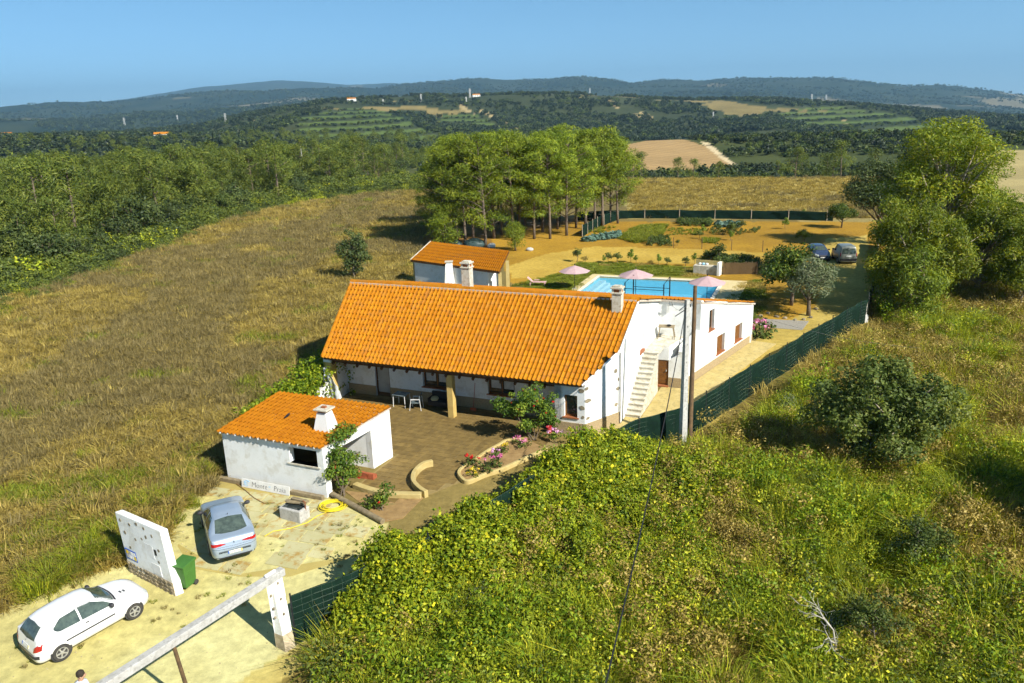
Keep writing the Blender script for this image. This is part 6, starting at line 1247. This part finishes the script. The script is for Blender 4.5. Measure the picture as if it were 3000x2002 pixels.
flower((1379, 1366), 'scarlet geranium at the tip of the flower bed', 'red', 1.1); flower((1453, 1346), 'pale lilac flowers in the middle of the flower bed', 'lilac', .9); flower((1480, 1330), 'yellow flowers behind the lilac ones in the bed', 'yellow', .9); flower((1517, 1306), 'pink flowers at the back of the bed beside the wall', 'pink', .8); flower((1536, 1318), 'deep pink roses beneath the rose tree', 'pink', .9)
flower((1450, 1378), 'dark green bush with one pink rose in front of the bed', 'pink', 1.2, 'mid', 320, 10, .5, .35); flower((1385, 1395), 'low green herbs in the rounded end of the bed', 'yellow', .9, 'grass', 160, 8, .4, .22); flower((1625, 1298), 'leafy plant with white blooms by the house corner', 'lilac', 1.2, 'rose', 200, 8, .5, .4)
def rose(root_px, name, label, lobes, nleaf, nbloom, seed, leaf=.13, stems=5, top=None):
    p = G(*root_px); r_ = thing(name, label, 'shrub', p); g = np.random.default_rng(seed); cen = cloud_cen(lobes, 0, seed); v, f, ti = leafcloud(cen, g.uniform(.18, .36, len(cen)), nleaf, leaf, .6, .4, g=g); link('foliage', np_mesh('foliage', v, f, F_['rose'], ti), r_)
    v, f, ti = leafcloud(cen[g.choice(len(cen), nbloom)] + g.normal(0, .15, (nbloom, 3)), np.full(nbloom, .05), nbloom * 8, .09, .9, .6, g=g); link('blooms', np_mesh('blooms', v, f, F_['red'], ti), r_)
    mb = MB()
    for k in range(stems): c_ = cen[g.integers(len(cen))]; a = g.uniform(0, 6.28); mb.tube([(.15 * math.cos(a), .15 * math.sin(a), -.05), tuple(c_ * [.5, .5, .45]), tuple(c_)], [.03, .022, .01], 5)
    tag(mb.build('stems', M['bark'], r_)); return r_
rose((1560, 1292), 'rose_tree', 'tall leafy rose tree with red blooms in front of the porch', [(0, 0, 2.2, 1.25, 1.0, .8, 40), (-.9, .2, 1.75, .7, .5, .35, 14), (.8, 0, 1.5, .55, .4, .8, 14), (-.2, 0, .9, .4, .35, .5, 8), (-1.5, .2, 1.9, .35, .3, .2, 5)], 6500, 30, 5, .12)
rose((1003, 1452), 'climbing_rose', 'climbing rose with red blooms on the corner of the outbuilding', [(.1, .05, 1.5, .42, .35, .7, 22), (-.2, -.1, 1.2, .4, .3, .3, 10), (.3, .3, .7, .35, .3, .5, 10), (-.1, .5, 2.55, .5, .4, .18, 12), (.75, .5, 1.6, .45, .2, .2, 7), (.2, 1.3, 2.62, .5, .4, .12, 6)], 3600, 22, 6, .12)
rose((1118, 1492), 'rose_bush', 'small sparse rose bush on the soil strip by the log', [(0, 0, .45, .35, .3, .3, 9), (.25, .2, .85, .25, .2, .25, 6), (-.45, .1, .3, .25, .2, .15, 5)], 700, 3, 9, .12)
# bricks by the alcove, bucket at the corner
bk_ = hroot('brick_stack', 'small stack of red bricks beside the outbuilding alcove', 'bricks', 7.5, -8.0)
M['brick'] = pmat('red_brick', (.42, .12, .05), (.34, .09, .04), 9, .85, rnd=.15); bmesh_ = MB(); bmesh_.box((0, 0, 0), (.29, .14, .09)); bme = bmesh_.mesh('brick', M['brick'])
for k in range(15): q = link('brick', bme, bk_); q.location = (-.3 + (k % 3) * .3, (k // 3 % 2) * .16, .06 + (k // 6) * .095); q.rotation_euler = (0, 0, random.uniform(-.1, .1))
bu = hroot('bucket', 'red plastic bucket standing against the house corner', 'bucket', 13.6, -.35); o = MB(); o.lathe([(.11, .0), (.15, .34), (.155, .34), (.14, .33), (.10, .05)], n=18); o.build('pail', pmat('red_plastic', (.42, .04, .05), (.36, .03, .04), 5, .5), bu, smooth=True); o = MB(); o.tube([(-.15, 0, .33), (0, -.12, .42), (.15, 0, .33)], .008, 5); o.build('handle', M['metal'], bu)
# porch furniture
def table(root, L, W_, H__, top, legm, r_=.02, th=.03):
    o = MB(); o.box((0, 0, H__), (L, W_, th)); o.build('table_top', top, root, bevel=.008)
    for sx in (-1, 1):
        for sy in (-1, 1): o = MB(); o.tube([(sx * (L / 2 - .04), sy * (W_ / 2 - .04), 0), (sx * (L / 2 - .06), sy * (W_ / 2 - .06), H__ - th / 2)], r_, 6); o.build('leg', legm, root)
M['ttop'] = pmat('glass_top', (.10, .14, .15), (.2, .24, .24), 6, .2)
t1_ = hroot('porch_table', 'small table with glass top and white legs at the porch edge', 'table', 4.35, .55, .03); table(t1_, .85, .7, .72, M['ttop'], M['plastic'])
ch_ = hroot('porch_chair', 'white framed armchair beside the porch table', 'chair', 5.4, .35, .03, R(15)); o = MB(); o.box((0, 0, .44), (.5, .5, .04)); o.build('seat', M['ttop'], ch_); o = MB(); o.box((.27, 0, .72), (.04, .5, .4), ry=.2); o.build('backrest', M['ttop'], ch_)
for sy in (-1, 1):
    o = MB(); o.tube([(-.32, sy * .28, 0), (-.22, sy * .28, .62), (.28, sy * .28, .66), (.34, sy * .28, .0)], .018, 6); o.build('leg', M['plastic'], ch_); o = MB(); o.box((.02, sy * .28, .665), (.5, .05, .03)); o.build('armrest', M['plastic'], ch_)
wk_ = hroot('wicker_sofa', 'dark wicker sofa in the porch shade', 'sofa', 6.6, 1.0, .03); M['wicker'] = pmat('dark_wicker', (.05, .045, .04), (.03, .027, .025), 30, .8, .5)
for nm, c_, d_ in (('seat', (0, 0, .3), (1.3, .62, .28)), ('backrest', (0, .28, .6), (1.3, .12, .5)), ('armrest', (-.6, 0, .5), (.12, .6, .2)), ('armrest', (.6, 0, .5), (.12, .6, .2))): o = MB(); o.box(c_, d_); o.build(nm, M['wicker'], wk_, bevel=.03)
o = MB(); o.blob((0, 0, 0), (.26, .20, .10), 2, .06); cu_ = tag(o.build('cushion', pmat('cream_cushion', (.5, .45, .25), (.42, .38, .2), 6, .9), smooth='all'), 'cream cushion lying on the wicker sofa', 'cushion'); cu_.location = H2W(6.3, .9, .57); cu_.rotation_euler = (.4, 0, HZ)
br_ = hroot('broom', 'red handled broom leaning on the porch wall', 'broom', 8.55, 1.45, .03); o = MB(); o.tube([(0, -.25, .12), (0, .08, 1.5)], .014, 6); o.build('handle', pmat('red_stick', (.4, .03, .02), (.35, .02, .02), 4, .5), br_); o = MB(); o.box((0, -.27, .07), (.34, .07, .14)); o.build('brush_head', M['brick'], br_)
# translucent sheet tied to the left column
sh_ = MB(); g = np.random.default_rng(8); nu, nv = 8, 12; vs = []
for j in range(nv + 1):
    t = j / nv; w_ = np.interp(t, [0, .45, 1], [.12, 1.0, .35]); cx = np.interp(t, [0, .45, 1], [-.05, .2, .55])
    for i in range(nu + 1): s = i / nu - .5; vs.append((cx + s * w_, -.38 + .09 * math.sin(i * 1.9 + j * .6) + .04 * g.normal(), 2.15 * (1 - t) + .05))
sh_.add(vs, [(j * (nu + 1) + i, j * (nu + 1) + i + 1, (j + 1) * (nu + 1) + i + 1, (j + 1) * (nu + 1) + i) for j in range(nv) for i in range(nu)])
sh_ = tag(sh_.build('plastic_sheet', pmat('cloudy_plastic', (.62, .66, .66), (.5, .54, .55), 4, .3, alpha=.8), smooth='all'), 'cloudy plastic sheet hanging from the left porch column', 'sheet'); sh_.location = H2W(.1, -.1, 0); sh_.rotation_euler = (0, 0, HZ)
so_ = sh_.modifiers.new('solid', 'SOLIDIFY'); so_.thickness = .004
sw_ = hroot('spotted_wall', 'white sloping garden wall flecked with stones left of the porch', 'wall', -.35, -1.3); o = MB(); o.add([(-.75, -.9, -.1), (.35, .9, -.1), (.35, .9, 1.35), (-.15, .08, .75), (-.75, -.9, .3), (-.5, -1.05, -.1), (.6, .75, -.1), (.6, .75, 1.35), (.1, -.07, .75), (-.5, -1.05, .3)], [(0, 1, 2, 3, 4), (9, 8, 7, 6, 5), (0, 5, 6, 1), (1, 6, 7, 2), (2, 7, 8, 3), (3, 8, 9, 4), (4, 9, 5, 0)]); o.build('wall', M['white'], sw_)
for k in range(14): t = random.random(); o = MB(); o.blob((-.48 + 1.06 * t, -1.03 + 1.77 * t, random.uniform(.08, .2 + .95 * t)), (.045, .03, .05), 1, .3); o.build('stone', M['stone'], sw_)
# terrace table
tt = hroot('terrace_table', 'weathered table with splayed legs on the upper terrace', 'table', 17.35, 9.95, 2.5, R(8)); o = MB(); o.box((0, 0, .74), (.95, .6, .035)); o.build('table_top', M['log'], tt)
for sx in (-1, 1):
    for sy in (-1, 1): o = MB(); o.tube([(sx * .5, sy * .3, 0), (sx * .38, sy * .2, .72)], .025, 6); o.build('leg', M['log'], tt)
    o = MB(); o.tube([(sx * .47, -.28, .1), (sx * .47, .28, .1)], .018, 5); o.build('stretcher', M['log'], tt)
o = MB(); o.lathe([(.08, 0), (.13, .05), (.13, .09), (.1, .1), (.04, .06)], n=14); q = tag(o.build('bowl', M['black'], smooth=True), 'dark bowl on the terrace table', 'bowl'); q.location = H2W(17.5, 9.9, 3.258)
# ------------------------------------------------------------------ shed behind the house
El, Er, Tl, Tr = at(1203, 763, 2.55), at(1463, 798, 2.55), at(1262, 709, 4.1), at(1492, 736, 4.1)
sh = thing('tool_shed', 'low white shed with plain orange pitched roof behind the farmhouse', 'shed')
ev = (Er - El); ex = ev.normalized(); upv = (Tl + Tr) / 2 - (El + Er) / 2; dpt = Vector((upv.x, upv.y, 0)); dpt -= ex * dpt.dot(ex); dph = dpt.normalized()
def sp(s, d, z): q = El + ex * s + dph * d; return Vector((q.x, q.y, z))
Le = ev.length; Ld = dpt.length
rf = MB(); hexa(rf, [El - Vector((0, 0, .14)), Er - Vector((0, 0, .14)), Tr - Vector((0, 0, .14)), Tl - Vector((0, 0, .14))], [El, Er, Tr, Tl]); rfo = rf.build('roof', M['wood'], sh)
tw = MB(); nc = 46
for c in range(nc):
    for k in range(7):
        vs = []
        for s, lf in ((k / 7, .03), ((k + 1) / 7, 0)):
            for x_, z_ in TP: t = (c + x_) / nc; q = El.lerp(Er, t).lerp(Tl.lerp(Tr, t), s); vs.append((q.x, q.y, q.z + z_ * .8 + .03 + lf))
        kk = len(TP); tw.add(vs, [(i, i + 1, kk + i + 1, kk + i) for i in range(kk - 1)])
tag(tw.build('roof_tiles', M['tile2'], rfo, smooth=True), kind='stuff')
vg = MB(); vg.tube([El + Vector((0, 0, .06)), Tl + Vector((0, 0, .06))], .07, 6); vg.build('verge', M['concl'], rfo)
fw = MB(); P = [sp(.35, .12, 0), sp(Le * .87, .12, 0), sp(Le * .87, Ld - .3, 0), sp(.35, Ld - .3, 0)]; fw.prism([(q.x, q.y) for q in P], -.2, [2.4, 2.4, 3.7, 3.7]); fw.build('walls', M['white'], sh)
ct = sp(Le * .47, -.15, 0); cm = MB(); taper(cm, (ct.x, ct.y), (1.1, .75), (.62, .5), -.1, 2.75); cm.box((ct.x, ct.y, 2.83), (.5, .4, .16)); cm.build('chimney', M['white'], sh); cm = MB(); cm.box((ct.x, ct.y, 2.95), (.72, .6, .08)); cm.build('chimney_cap', M['concl'], sh)
for s in (.12, Le - .25): q = sp(s, .35, 0); cm = MB(); cm.box((q.x, q.y, 1.15), (.3, .3, 2.5)); cm.build('post', M['kerb'], sh)
q = sp(Le - .2, Ld - .5, 0); cm = MB(); cm.box((q.x, q.y, 1.6), (.3, .3, 3.4)); cm.build('post', M['kerb'], sh)
# ------------------------------------------------------------------ pool
NW, NE, SW = at(1757, 812), at(2112, 829), at(1697, 850); e1 = (NE - NW); pw = e1.length; e1.normalize(); e2 = Vector((e1.y, -e1.x, 0)); pd = 8.6; SE = NE + e2 * pd; SW = NW + e2 * pd
pool = thing('swimming_pool', 'rectangular swimming pool with bright blue water behind the house', 'pool', (0, 0, 0))
def pq(s, d, z=0.0): q = NW + e1 * s + e2 * d; return Vector((q.x, q.y, z))
dk = MB()
for a0, a1, b0, b1 in ((-1.0, pw + 2.3, -1.0, 0), (-1.0, 0, 0, pd), (pw, pw + 2.3, 0, pd), (-1.0, pw + 2.3, pd, pd + 1.6)): hexa(dk, [pq(a0, b0, -.1), pq(a1, b0, -.1), pq(a1, b1, -.1), pq(a0, b1, -.1)], [pq(a0, b0, .06), pq(a1, b0, .06), pq(a1, b1, .06), pq(a0, b1, .06)])
dk.build('deck', pmat('sandstone_deck', (.66, .55, .30), (.58, .46, .22), 2, .9, .2), pool)
cpm = MB()
for a0, a1, b0, b1 in ((-.02, pw + .02, -.3, 0.02), (-.3, .02, -.3, pd + .3), (pw - .02, pw + .3, -.3, pd + .3), (-.02, pw + .02, pd - .02, pd + .3)): hexa(cpm, [pq(a0, b0, .062), pq(a1, b0, .062), pq(a1, b1, .062), pq(a0, b1, .062)], [pq(a0, b0, .09), pq(a1, b0, .09), pq(a1, b1, .09), pq(a0, b1, .09)])
cpm.build('coping', pmat('pale_coping', (.74, .70, .58), (.68, .62, .5), 3, .8), pool)
bs = MB(); q4 = lambda z, i=0: [pq(i, i, z), pq(pw - i, i, z), pq(pw - i, pd - i, z), pq(i, pd - i, z)]
vs = q4(.05) + q4(-1.3); bs.add(vs, [(0, 1, 5, 4), (1, 2, 6, 5), (2, 3, 7, 6), (3, 0, 4, 7), (4, 5, 6, 7)]); bs.build('basin', pmat('pool_paint', (.30, .66, .80), (.25, .6, .75), 2, .5), pool)
for k in range(4): stp = MB(); hexa(stp, [pq(.02, .02, -1.3), pq(1.9 - k * .42, .02, -1.3), pq(1.9 - k * .42, pd - .02, -1.3), pq(.02, pd - .02, -1.3)], [pq(.02, .02, -.95 + k * .22), pq(1.9 - k * .42, .02, -.95 + k * .22), pq(1.9 - k * .42, pd - .02, -.95 + k * .22), pq(.02, pd - .02, -.95 + k * .22)]); stp.build('pool_step', pmat('step_paint', (.68, .84, .86), (.62, .8, .83), 2, .5), pool)
m, n, o = new_mat('pool_water'); b = n.nodes.new('ShaderNodeBsdfPrincipled'); b.inputs['Base Color'].default_value = (.03, .42, .68, 1); b.inputs['Roughness'].default_value = .04; b.inputs['Alpha'].default_value = .45; b.inputs['IOR'].default_value = 1.33; tb = noise(n, 3.0, 4); bp = n.nodes.new('ShaderNodeBump'); bp.inputs['Strength'].default_value = .12; bp.inputs['Distance'].default_value = .05; n.links.new(tb.outputs[0], bp.inputs['Height']); n.links.new(bp.outputs[0], b.inputs['Normal']); n.links.new(b.outputs[0], o.inputs[0])
wt = MB(); wt.add(q4(-.07, .005), [(0, 1, 2, 3)]); wt.build('water', m, pool)
M['para'] = pmat('dusty_pink_canvas', (.52, .36, .36), (.45, .30, .31), 3, .85)
def parasol(base, label, zc=2.55):
    r_ = thing('parasol', label, 'parasol', base); n = 8; R0, ze = 1.45, zc - .53
    for k in range(n):
        a0, a1 = 2 * math.pi * k / n, 2 * math.pi * (k + 1) / n; am = (a0 + a1) / 2; mb = MB(); pts = lambda a, t, s=1.0: (R0 * t * s * math.cos(a), R0 * t * s * math.sin(a), zc - (zc - ze) * t ** 1.15)
        vs = [(0, 0, zc)] + [pts(a0, .5), pts(am, .5, .95), pts(a1, .5), pts(a0, 1), pts(am, 1, .93), pts(a1, 1)]; lo = [(x, y, z - .012) for x, y, z in vs]
        fs = [(0, 1, 2), (0, 2, 3), (1, 4, 5, 2), (2, 5, 6, 3)]; mb.add(vs + lo, fs + [tuple(i + 7 for i in reversed(f)) for f in fs] + [(4, 11, 12, 5), (5, 12, 13, 6)]); mb.build('canopy_panel', M['para'], r_, smooth=True)
        rb = MB(); rb.tube([(0, 0, zc - .03), (R0 * math.cos(a0), R0 * math.sin(a0), ze - .02)], .012, 5); rb.build('rib', M['black'], r_)
    o = MB(); o.tube([(0, 0, 0), (0, 0, zc + .08)], .025, 8); o.build('pole', M['black'], r_); o = MB(); o.lathe([(.25, 0), (.25, .06), (.06, .1)], n=18); o.build('foot', M['conc'], r_); o = MB(); o.blob((0, 0, zc + .1), (.06, .06, .05), 1, 0); o.build('finial', M['black'], r_); return r_
def under(px, z): q = at(px[0], px[1], z); return Vector((q.x, q.y, 0))
parasol(under((1683, 778), 2.2), 'pink parasol on the lawn left of the pool', 2.2); parasol(under((1863, 789), 3.25), 'pink parasol in front of the pool water', 3.25); parasol(under((2073, 809), 3.25), 'pink parasol at the right end of the pool', 3.25)
lo_ = under((1570, 828), .3); lr = thing('sun_lounger', 'pink sun lounger on the lawn behind the roof ridge', 'sun lounger', lo_, R(-10)); M['pinkp'] = pmat('pink_plastic', (.68, .42, .40), (.6, .36, .35), 4, .6)
for k in range(9): o = MB(); o.box((-.2 + k * .14, 0, .36), (.11, .6, .03)); o.build('slat', M['pinkp'], lr)
for k in range(5): o = MB(); o.box((-.34 - k * .10, 0, .42 + k * .09), (.11, .6, .03), ry=.72); o.build('slat', M['pinkp'], lr)
for sx in (-.5, .85):
    for sy in (-1, 1): o = MB(); o.box((sx, sy * .28, .18), (.06, .06, .36)); o.build('leg', M['pinkp'], lr)
for sy in (-1, 1): o = MB(); o.box((.05, sy * .31, .5), (.5, .05, .05)); o.build('armrest', M['pinkp'], lr)
gz_ = thing('swing_frame', 'black metal frame of a garden swing before the pool', 'frame'); p1, p2, p3, p4 = under((1831, 828), 2.1), under((1945, 834), 2.1), under((1856, 806), 2.95), under((1963, 811), 2.95)
for q, h in ((p1, 2.1), (p2, 2.1), (p3, 2.95), (p4, 2.95)): o = MB(); o.tube([(q.x, q.y, 0), (q.x, q.y, h)], .05, 6); o.build('post', M['black'], gz_)
for a, b, ha, hb in ((p1, p3, 2.1, 2.95), (p2, p4, 2.1, 2.95), (p1, p2, 1.6, 1.6), (p3, p4, 2.0, 2.0)): o = MB(); o.tube([(a.x, a.y, ha), (b.x, b.y, hb)], .025, 5); o.build('bar', M['black'], gz_)
# block barbecue and reed screen
bq = G(2030, 802); bq2 = G(2108, 808); dv_ = (bq2 - bq).normalized(); bb = thing('block_barbecue', 'pale block barbecue counter behind the pool', 'barbecue', bq, math.atan2(dv_.y, dv_.x)); Lb = (bq2 - bq).length
o = MB(); o.box((Lb / 2, .45, .38), (Lb, .9, .9)); o.build('counter', M['concl'], bb, bevel=.02); o = MB(); o.box((Lb / 2, .9, .95), (Lb, .12, .55)); o.build('splashback', M['kerb'], bb); o = MB(); o.box((Lb - .1, .2, .62), (.22, .9, 1.3)); o.build('side_block', M['white'], bb)
for k in range(3): o = MB(); o.lathe([(.12, .0), (.16, .1), (.12, .18), (.05, .2)], (.5 + k * .35, .55, .84), 12); q = o.build('basin', M['lblue'] if k % 2 else M['plastic'], bb)
sq0, sq1 = G(2118, 805), G(2218, 803); d = sq1 - sq0; sc = thing('reed_screen', 'brown reed screen right of the block barbecue', 'screen', sq0, math.atan2(d.y, d.x)); M['reed'] = pmat('reed', (.24, .16, .075), (.17, .115, .055), 12, .9, rnd=.2); o = MB(); 
for k in range(int(d.length / .06)): o.tube([(k * .06, random.uniform(-.02, .02), 0), (k * .06, random.uniform(-.02, .02), 1.15 + random.uniform(-.06, .08))], .03, 4)
tag(o.build('reeds', M['reed'], sc), kind='stuff')
for k in range(4): o = MB(); o.box((k * d.length / 3, .06, .6), (.07, .07, 1.25)); o.build('post', M['wpole'], sc)
# row of young shrubs beside the lawn
yk = leafy_kind(70, 1.3, .45, .2, 12, 500, .14, 'mid', r0=.03, blob=(.15, .3)); yk2 = leafy_kind(71, 1.5, .3, .15, 10, 400, .14, 'rose', r0=.025, blob=(.12, .24)); yk3 = leafy_kind(72, 1.0, .5, .15, 12, 450, .14, 'heath', r0=.03, blob=(.15, .28))
for k, (x, y, kd, s, lab) in enumerate([(1690, 768, yk, 1.25, 'roundest green shrub at the left end of the lawn row'), (1714, 770, yk3, .8, 'reddish shrub second in the lawn row'), (1770, 772, yk2, .7, 'thin low shrub in the lawn row left of the bushy pair'), (1783, 770, yk, .95, 'bushy shrub above the middle parasol, left of a cone shaped one'), (1808, 772, yk, 1.0, 'cone shaped shrub in the middle of the lawn row'), (1848, 770, yk2, 1.15, 'tall slender shrub bending over the lawn edge'), (1863, 772, yk2, .7, 'little shrub right of the bending one'), (1906, 778, yk3, .6, 'low dry shrub in the gap of the lawn row'), (1930, 776, yk2, .9, 'narrow upright shrub right of the gap in the row'), (1955, 780, yk, .8, 'dense small shrub three from the barbecue'), (2008, 780, yk, .85, 'dark shrub left of the barbecue counter'), (2034, 773, yk2, .9, 'dark slim shrub touching the barbecue counter'), (2105, 765, yk, 1.6, 'bigger leafy shrub behind the barbecue counter')]):
    plant(kd, 'young_shrub', lab, 'shrub', G(x, y), s, k * 1.1)
for k, (x, y, kd, s, lab) in enumerate([(2140, 690, yk, 1.4, 'young fruit tree with twin crown on the orange soil'), (2170, 680, yk, 1.3, 'young fruit tree right of the twin crowned one'), (2060, 690, yk2, 1.1, 'spindly young tree left of the crop beds'), (2140, 705, yk2, 1.0, 'staked young tree before the twin crowned one'), (2050, 700, yk, .9, 'small sapling at the near edge of the garden'), (2300, 672, yk2, 1.2, 'thin sapling near the middle of the far fence'), (1905, 715, yk, .9, 'squat bush at the garden edge under the far fence'), (1985, 720, yk, .6, 'tiny dark bush beside a garden stake'), (2355, 640, yk2, 1.0, 'sapling right beside the far fence')]): plant(kd, 'garden_sapling', lab, 'sapling', G(x, y), s, k * .9)
for k, (x, y) in enumerate([(1973, 727), (2056, 730), (2143, 734), (2234, 738)]): p = G(x, y); o = MB(); o.tube([(p.x, p.y, -.1), (p.x, p.y, 1.25)], .04, 6); tag(o.build('garden_stake', M['wpole']), ['left garden stake beside the tiny dark bush', 'garden stake second from the left', 'garden stake below the staked young tree', 'garden stake nearest the fruit tree'][k], 'stake')
flower((2222, 985), 'hydrangea bush with pink heads at the back corner of the wing', 'pink', 2.6, 'mid', 420, 14, .5, .3, 'hydrangea', 0)
bl = MB(); 
stn = MB(); stn.blob((0, 0, 0), (.2, .16, .12), 1, .15); stm = stn.mesh('stone', M['stone'])
for k, (x, y) in enumerate([(2228, 925), (2250, 918), (2275, 928), (2300, 932), (2330, 938), (2355, 936), (2375, 930), (2240, 940), (2590 - 200, 905)]):
    q = link('border_stone', stm); q.location = G(x, y, .05); q.rotation_euler = (0, 0, k); q.scale = (1 + .3 * math.sin(k), 1, 1); tag(q, 'grey border stone edging the gravel bed below the olive', 'stone', 'stones edging the gravel bed')
gb = MB(); gp = [G(*p) for p in ((2225, 935), (2370, 942), (2350, 968), (2270, 962), (2222, 952))]; gb.prism([(q.x, q.y) for q in gp], -.05, .03); tag(gb.build('gravel_bed', pmat('grey_gravel', (.36, .33, .27), (.26, .24, .2), 20, .95, .8)), 'grey gravel bed below the olive tree', None, kind='structure')
# tarpaulins under the pines
M['tarp'] = pmat('dark_tarpaulin', (.03, .06, .055), (.05, .08, .08), 4, .5)
for k, (x, y, s, lab, mt) in enumerate([(1390, 728, 1.5, 'dark green tarpaulin heap under the pine trunks', 'tarp'), (1440, 726, .7, 'white bundle beside the tarpaulin heap', 'plastic'), (1335, 728, 1.3, 'blue green tarpaulin left of the pine trunks', 'tarp'), (1552, 735, .5, 'small pale heap of rubble beyond the pine grove', 'conc')]):
    p = G(x, y); o = MB(); o.blob((0, 0, .3 * s), (.9 * s, .6 * s, .5 * s), 3, .08); q = tag(o.build('covered_heap', M[mt], smooth='all'), lab, 'heap'); q.location = p; q.rotation_euler = (0, 0, k)
# bleached dead tree in the meadow
g = np.random.default_rng(12); dt = MB(); M['bleach'] = pmat('bleached_wood', (.50, .47, .40), (.36, .33, .28), 6, .9)
def grow(p, d, l, r_, lv):
    q = p + d * l; mid_ = (p + q) / 2 + Vector(g.normal(0, .06 * l, 3)); dt.tube([p, mid_, q], [r_, r_ * .8, r_ * .6], 5)
    if lv:
        for _ in range(3): nd = (d + Vector(g.normal(0, .55, 3))).normalized(); nd.z = abs(nd.z) * .7; grow(q if _ else mid_, nd.normalized(), l * g.uniform(.55, .85), r_ * .55, lv - 1)
dp_ = G(2470, 1965); grow(Vector((0, 0, -.1)), Vector((-.3, 0, 1)), 1.1, .06, 4); q = tag(dt.build('dead_tree', M['bleach'], smooth='all'), 'bleached dead branches sticking out of the lower right meadow', 'tree'); q.location = dp_
# ------------------------------------------------------------------ far things: pylons, buildings
def hit_land(x, y, r0=160, r1=12000):
    d = ray(x, y); h = math.hypot(d[0], d[1]); rr_ = np.geomspace(r0, r1, 1600); X = d[0] / h * rr_; Y = d[1] / h * rr_; Zr = CAM_H + d[2] / h * rr_; k = np.argmax(land(X, Y) > Zr)
    return Vector((X[k], Y[k], float(land(X[k], Y[k])))), rr_[k]
for x, yb, yt, lab in [(1234, 299, 278, 'pylon on the ridge above the left terraces'), (1377, 287, 263, 'tall pylon on the skyline above the pine grove'), (1366, 302, 286, 'short pylon just below the tall skyline pylon'), (1728, 277, 261, 'pylon on the ridge right of the pine tops'), (1123, 308, 293, 'pylon above the upper left terraces'), (2377, 300, 280, 'left one of two close pylons on the right ridge'), (2419, 302, 282, 'right one of two close pylons on the right ridge'), (2089, 347, 331, 'pylon halfway up the dark slope above the track'), (662, 362, 337, 'tall pylon in the left valley'), (366, 370, 350, 'pylon in the valley at the far left'), (521, 355, 341, 'small pylon between the two left valley pylons')]:
    p, rr_ = hit_land(x, yb); h = (yb - yt) / FPX * rr_ * 1.02; t = thing('pylon', lab, 'pylon', p, R(20)); b = h * .10; w_ = max(.12, rr_ * .00022); o = MB()
    for sx in (-1, 1):
        for sy in (-1, 1): o.tube([(sx * b, sy * b, -1), (sx * b * .25, sy * b * .25, h)], w_, 4)
    o.build('lattice_legs', M['metal'], t)
    for k, f in enumerate((.72, .84, .95)): o = MB(); o.box((0, 0, h * f), (h * (.34 - .04 * k), w_ * 1.6, w_ * 1.6)); o.build('crossarm', M['metal'], t)
    o = MB()
    for k in range(5): z0, z1 = h * k / 6, h * (k + 1) / 6; c0, c1 = b * (1 - .75 * k / 6), b * (1 - .75 * (k + 1) / 6); o.tube([(-c0, -c0, z0), (c1, -c1, z1)], w_ * .6, 3); o.tube([(c0, -c0, z0), (-c1, -c1, z1)], w_ * .6, 3)
    o.build('bracing', M['metal'], t)
p = at(885, 470, -3); a = math.atan2(p.x, p.y); q = (225 * math.sin(a), 225 * math.cos(a)); o = MB(); o.tube([(q[0], q[1], -1), (q[0], q[1], 8.5)], [.16, .11], 6); tag(o.build('wooden_pole', M['conc']), 'grey line pole standing among the wood at the left', 'utility pole')
for x, y, w_, h_, lab in [(475, 405, 24, 8, 'white hall in the left valley'), (60, 409, 50, 5, 'long pale warehouse at the left edge of the valley'), (10, 403, 26, 6, 'white building at the very left of the valley'), (1395, 284, 14, 4, 'tiny pale farmhouse on the ridge above the pines'), (1030, 297, 16, 5, 'white farm on the hillside above the left terraces')]:
    p, rr_ = hit_land(x, y); sc_ = rr_ / 1500; W2, H2 = w_ * sc_, h_ * sc_; t = thing('far_building', lab, 'building', p, R(15)); o = MB(); o.box((0, 0, H2 * .3), (W2, W2 * .5, H2)); o.build('wall', M['white'], t); o = MB(); o.add([(-W2 / 2, -W2 * .27, H2 * .8), (W2 / 2, -W2 * .27, H2 * .8), (W2 / 2, W2 * .27, H2 * .8), (-W2 / 2, W2 * .27, H2 * .8), (-W2 / 2, 0, H2 * 1.25), (W2 / 2, 0, H2 * 1.25)], [(0, 1, 5, 4), (2, 3, 4, 5), (0, 4, 3), (1, 2, 5), (0, 3, 2, 1)]); o.build('roof', M['concl'] if w_ > 30 else M['tile'], t)
    for k in range(4): o = MB(); o.box((-W2 * .36 + k * W2 * .24, -W2 * .255, H2 * .35), (W2 * .08, W2 * .02, H2 * .3)); o.build('window', M['glass'], t)
# ------------------------------------------------------------------ haze: the air over the whole land
hz = MB(); hz.box((0, 3000, 260), (34000, 33000, 1100)); ho = hz.build('haze', [])
m, n, o = new_mat('air'); pv = n.nodes.new('ShaderNodeVolumePrincipled'); pv.inputs['Density'].default_value = 1.0e-4; pv.inputs['Color'].default_value = (.34, .64, .94, 1); pv.inputs['Anisotropy'].default_value = .1
n.links.new(pv.outputs[0], o.inputs['Volume']); ho.data.materials.clear(); ho.data.materials.append(m); tag(ho, 'thin blue summer haze over the land', None, kind='stuff')
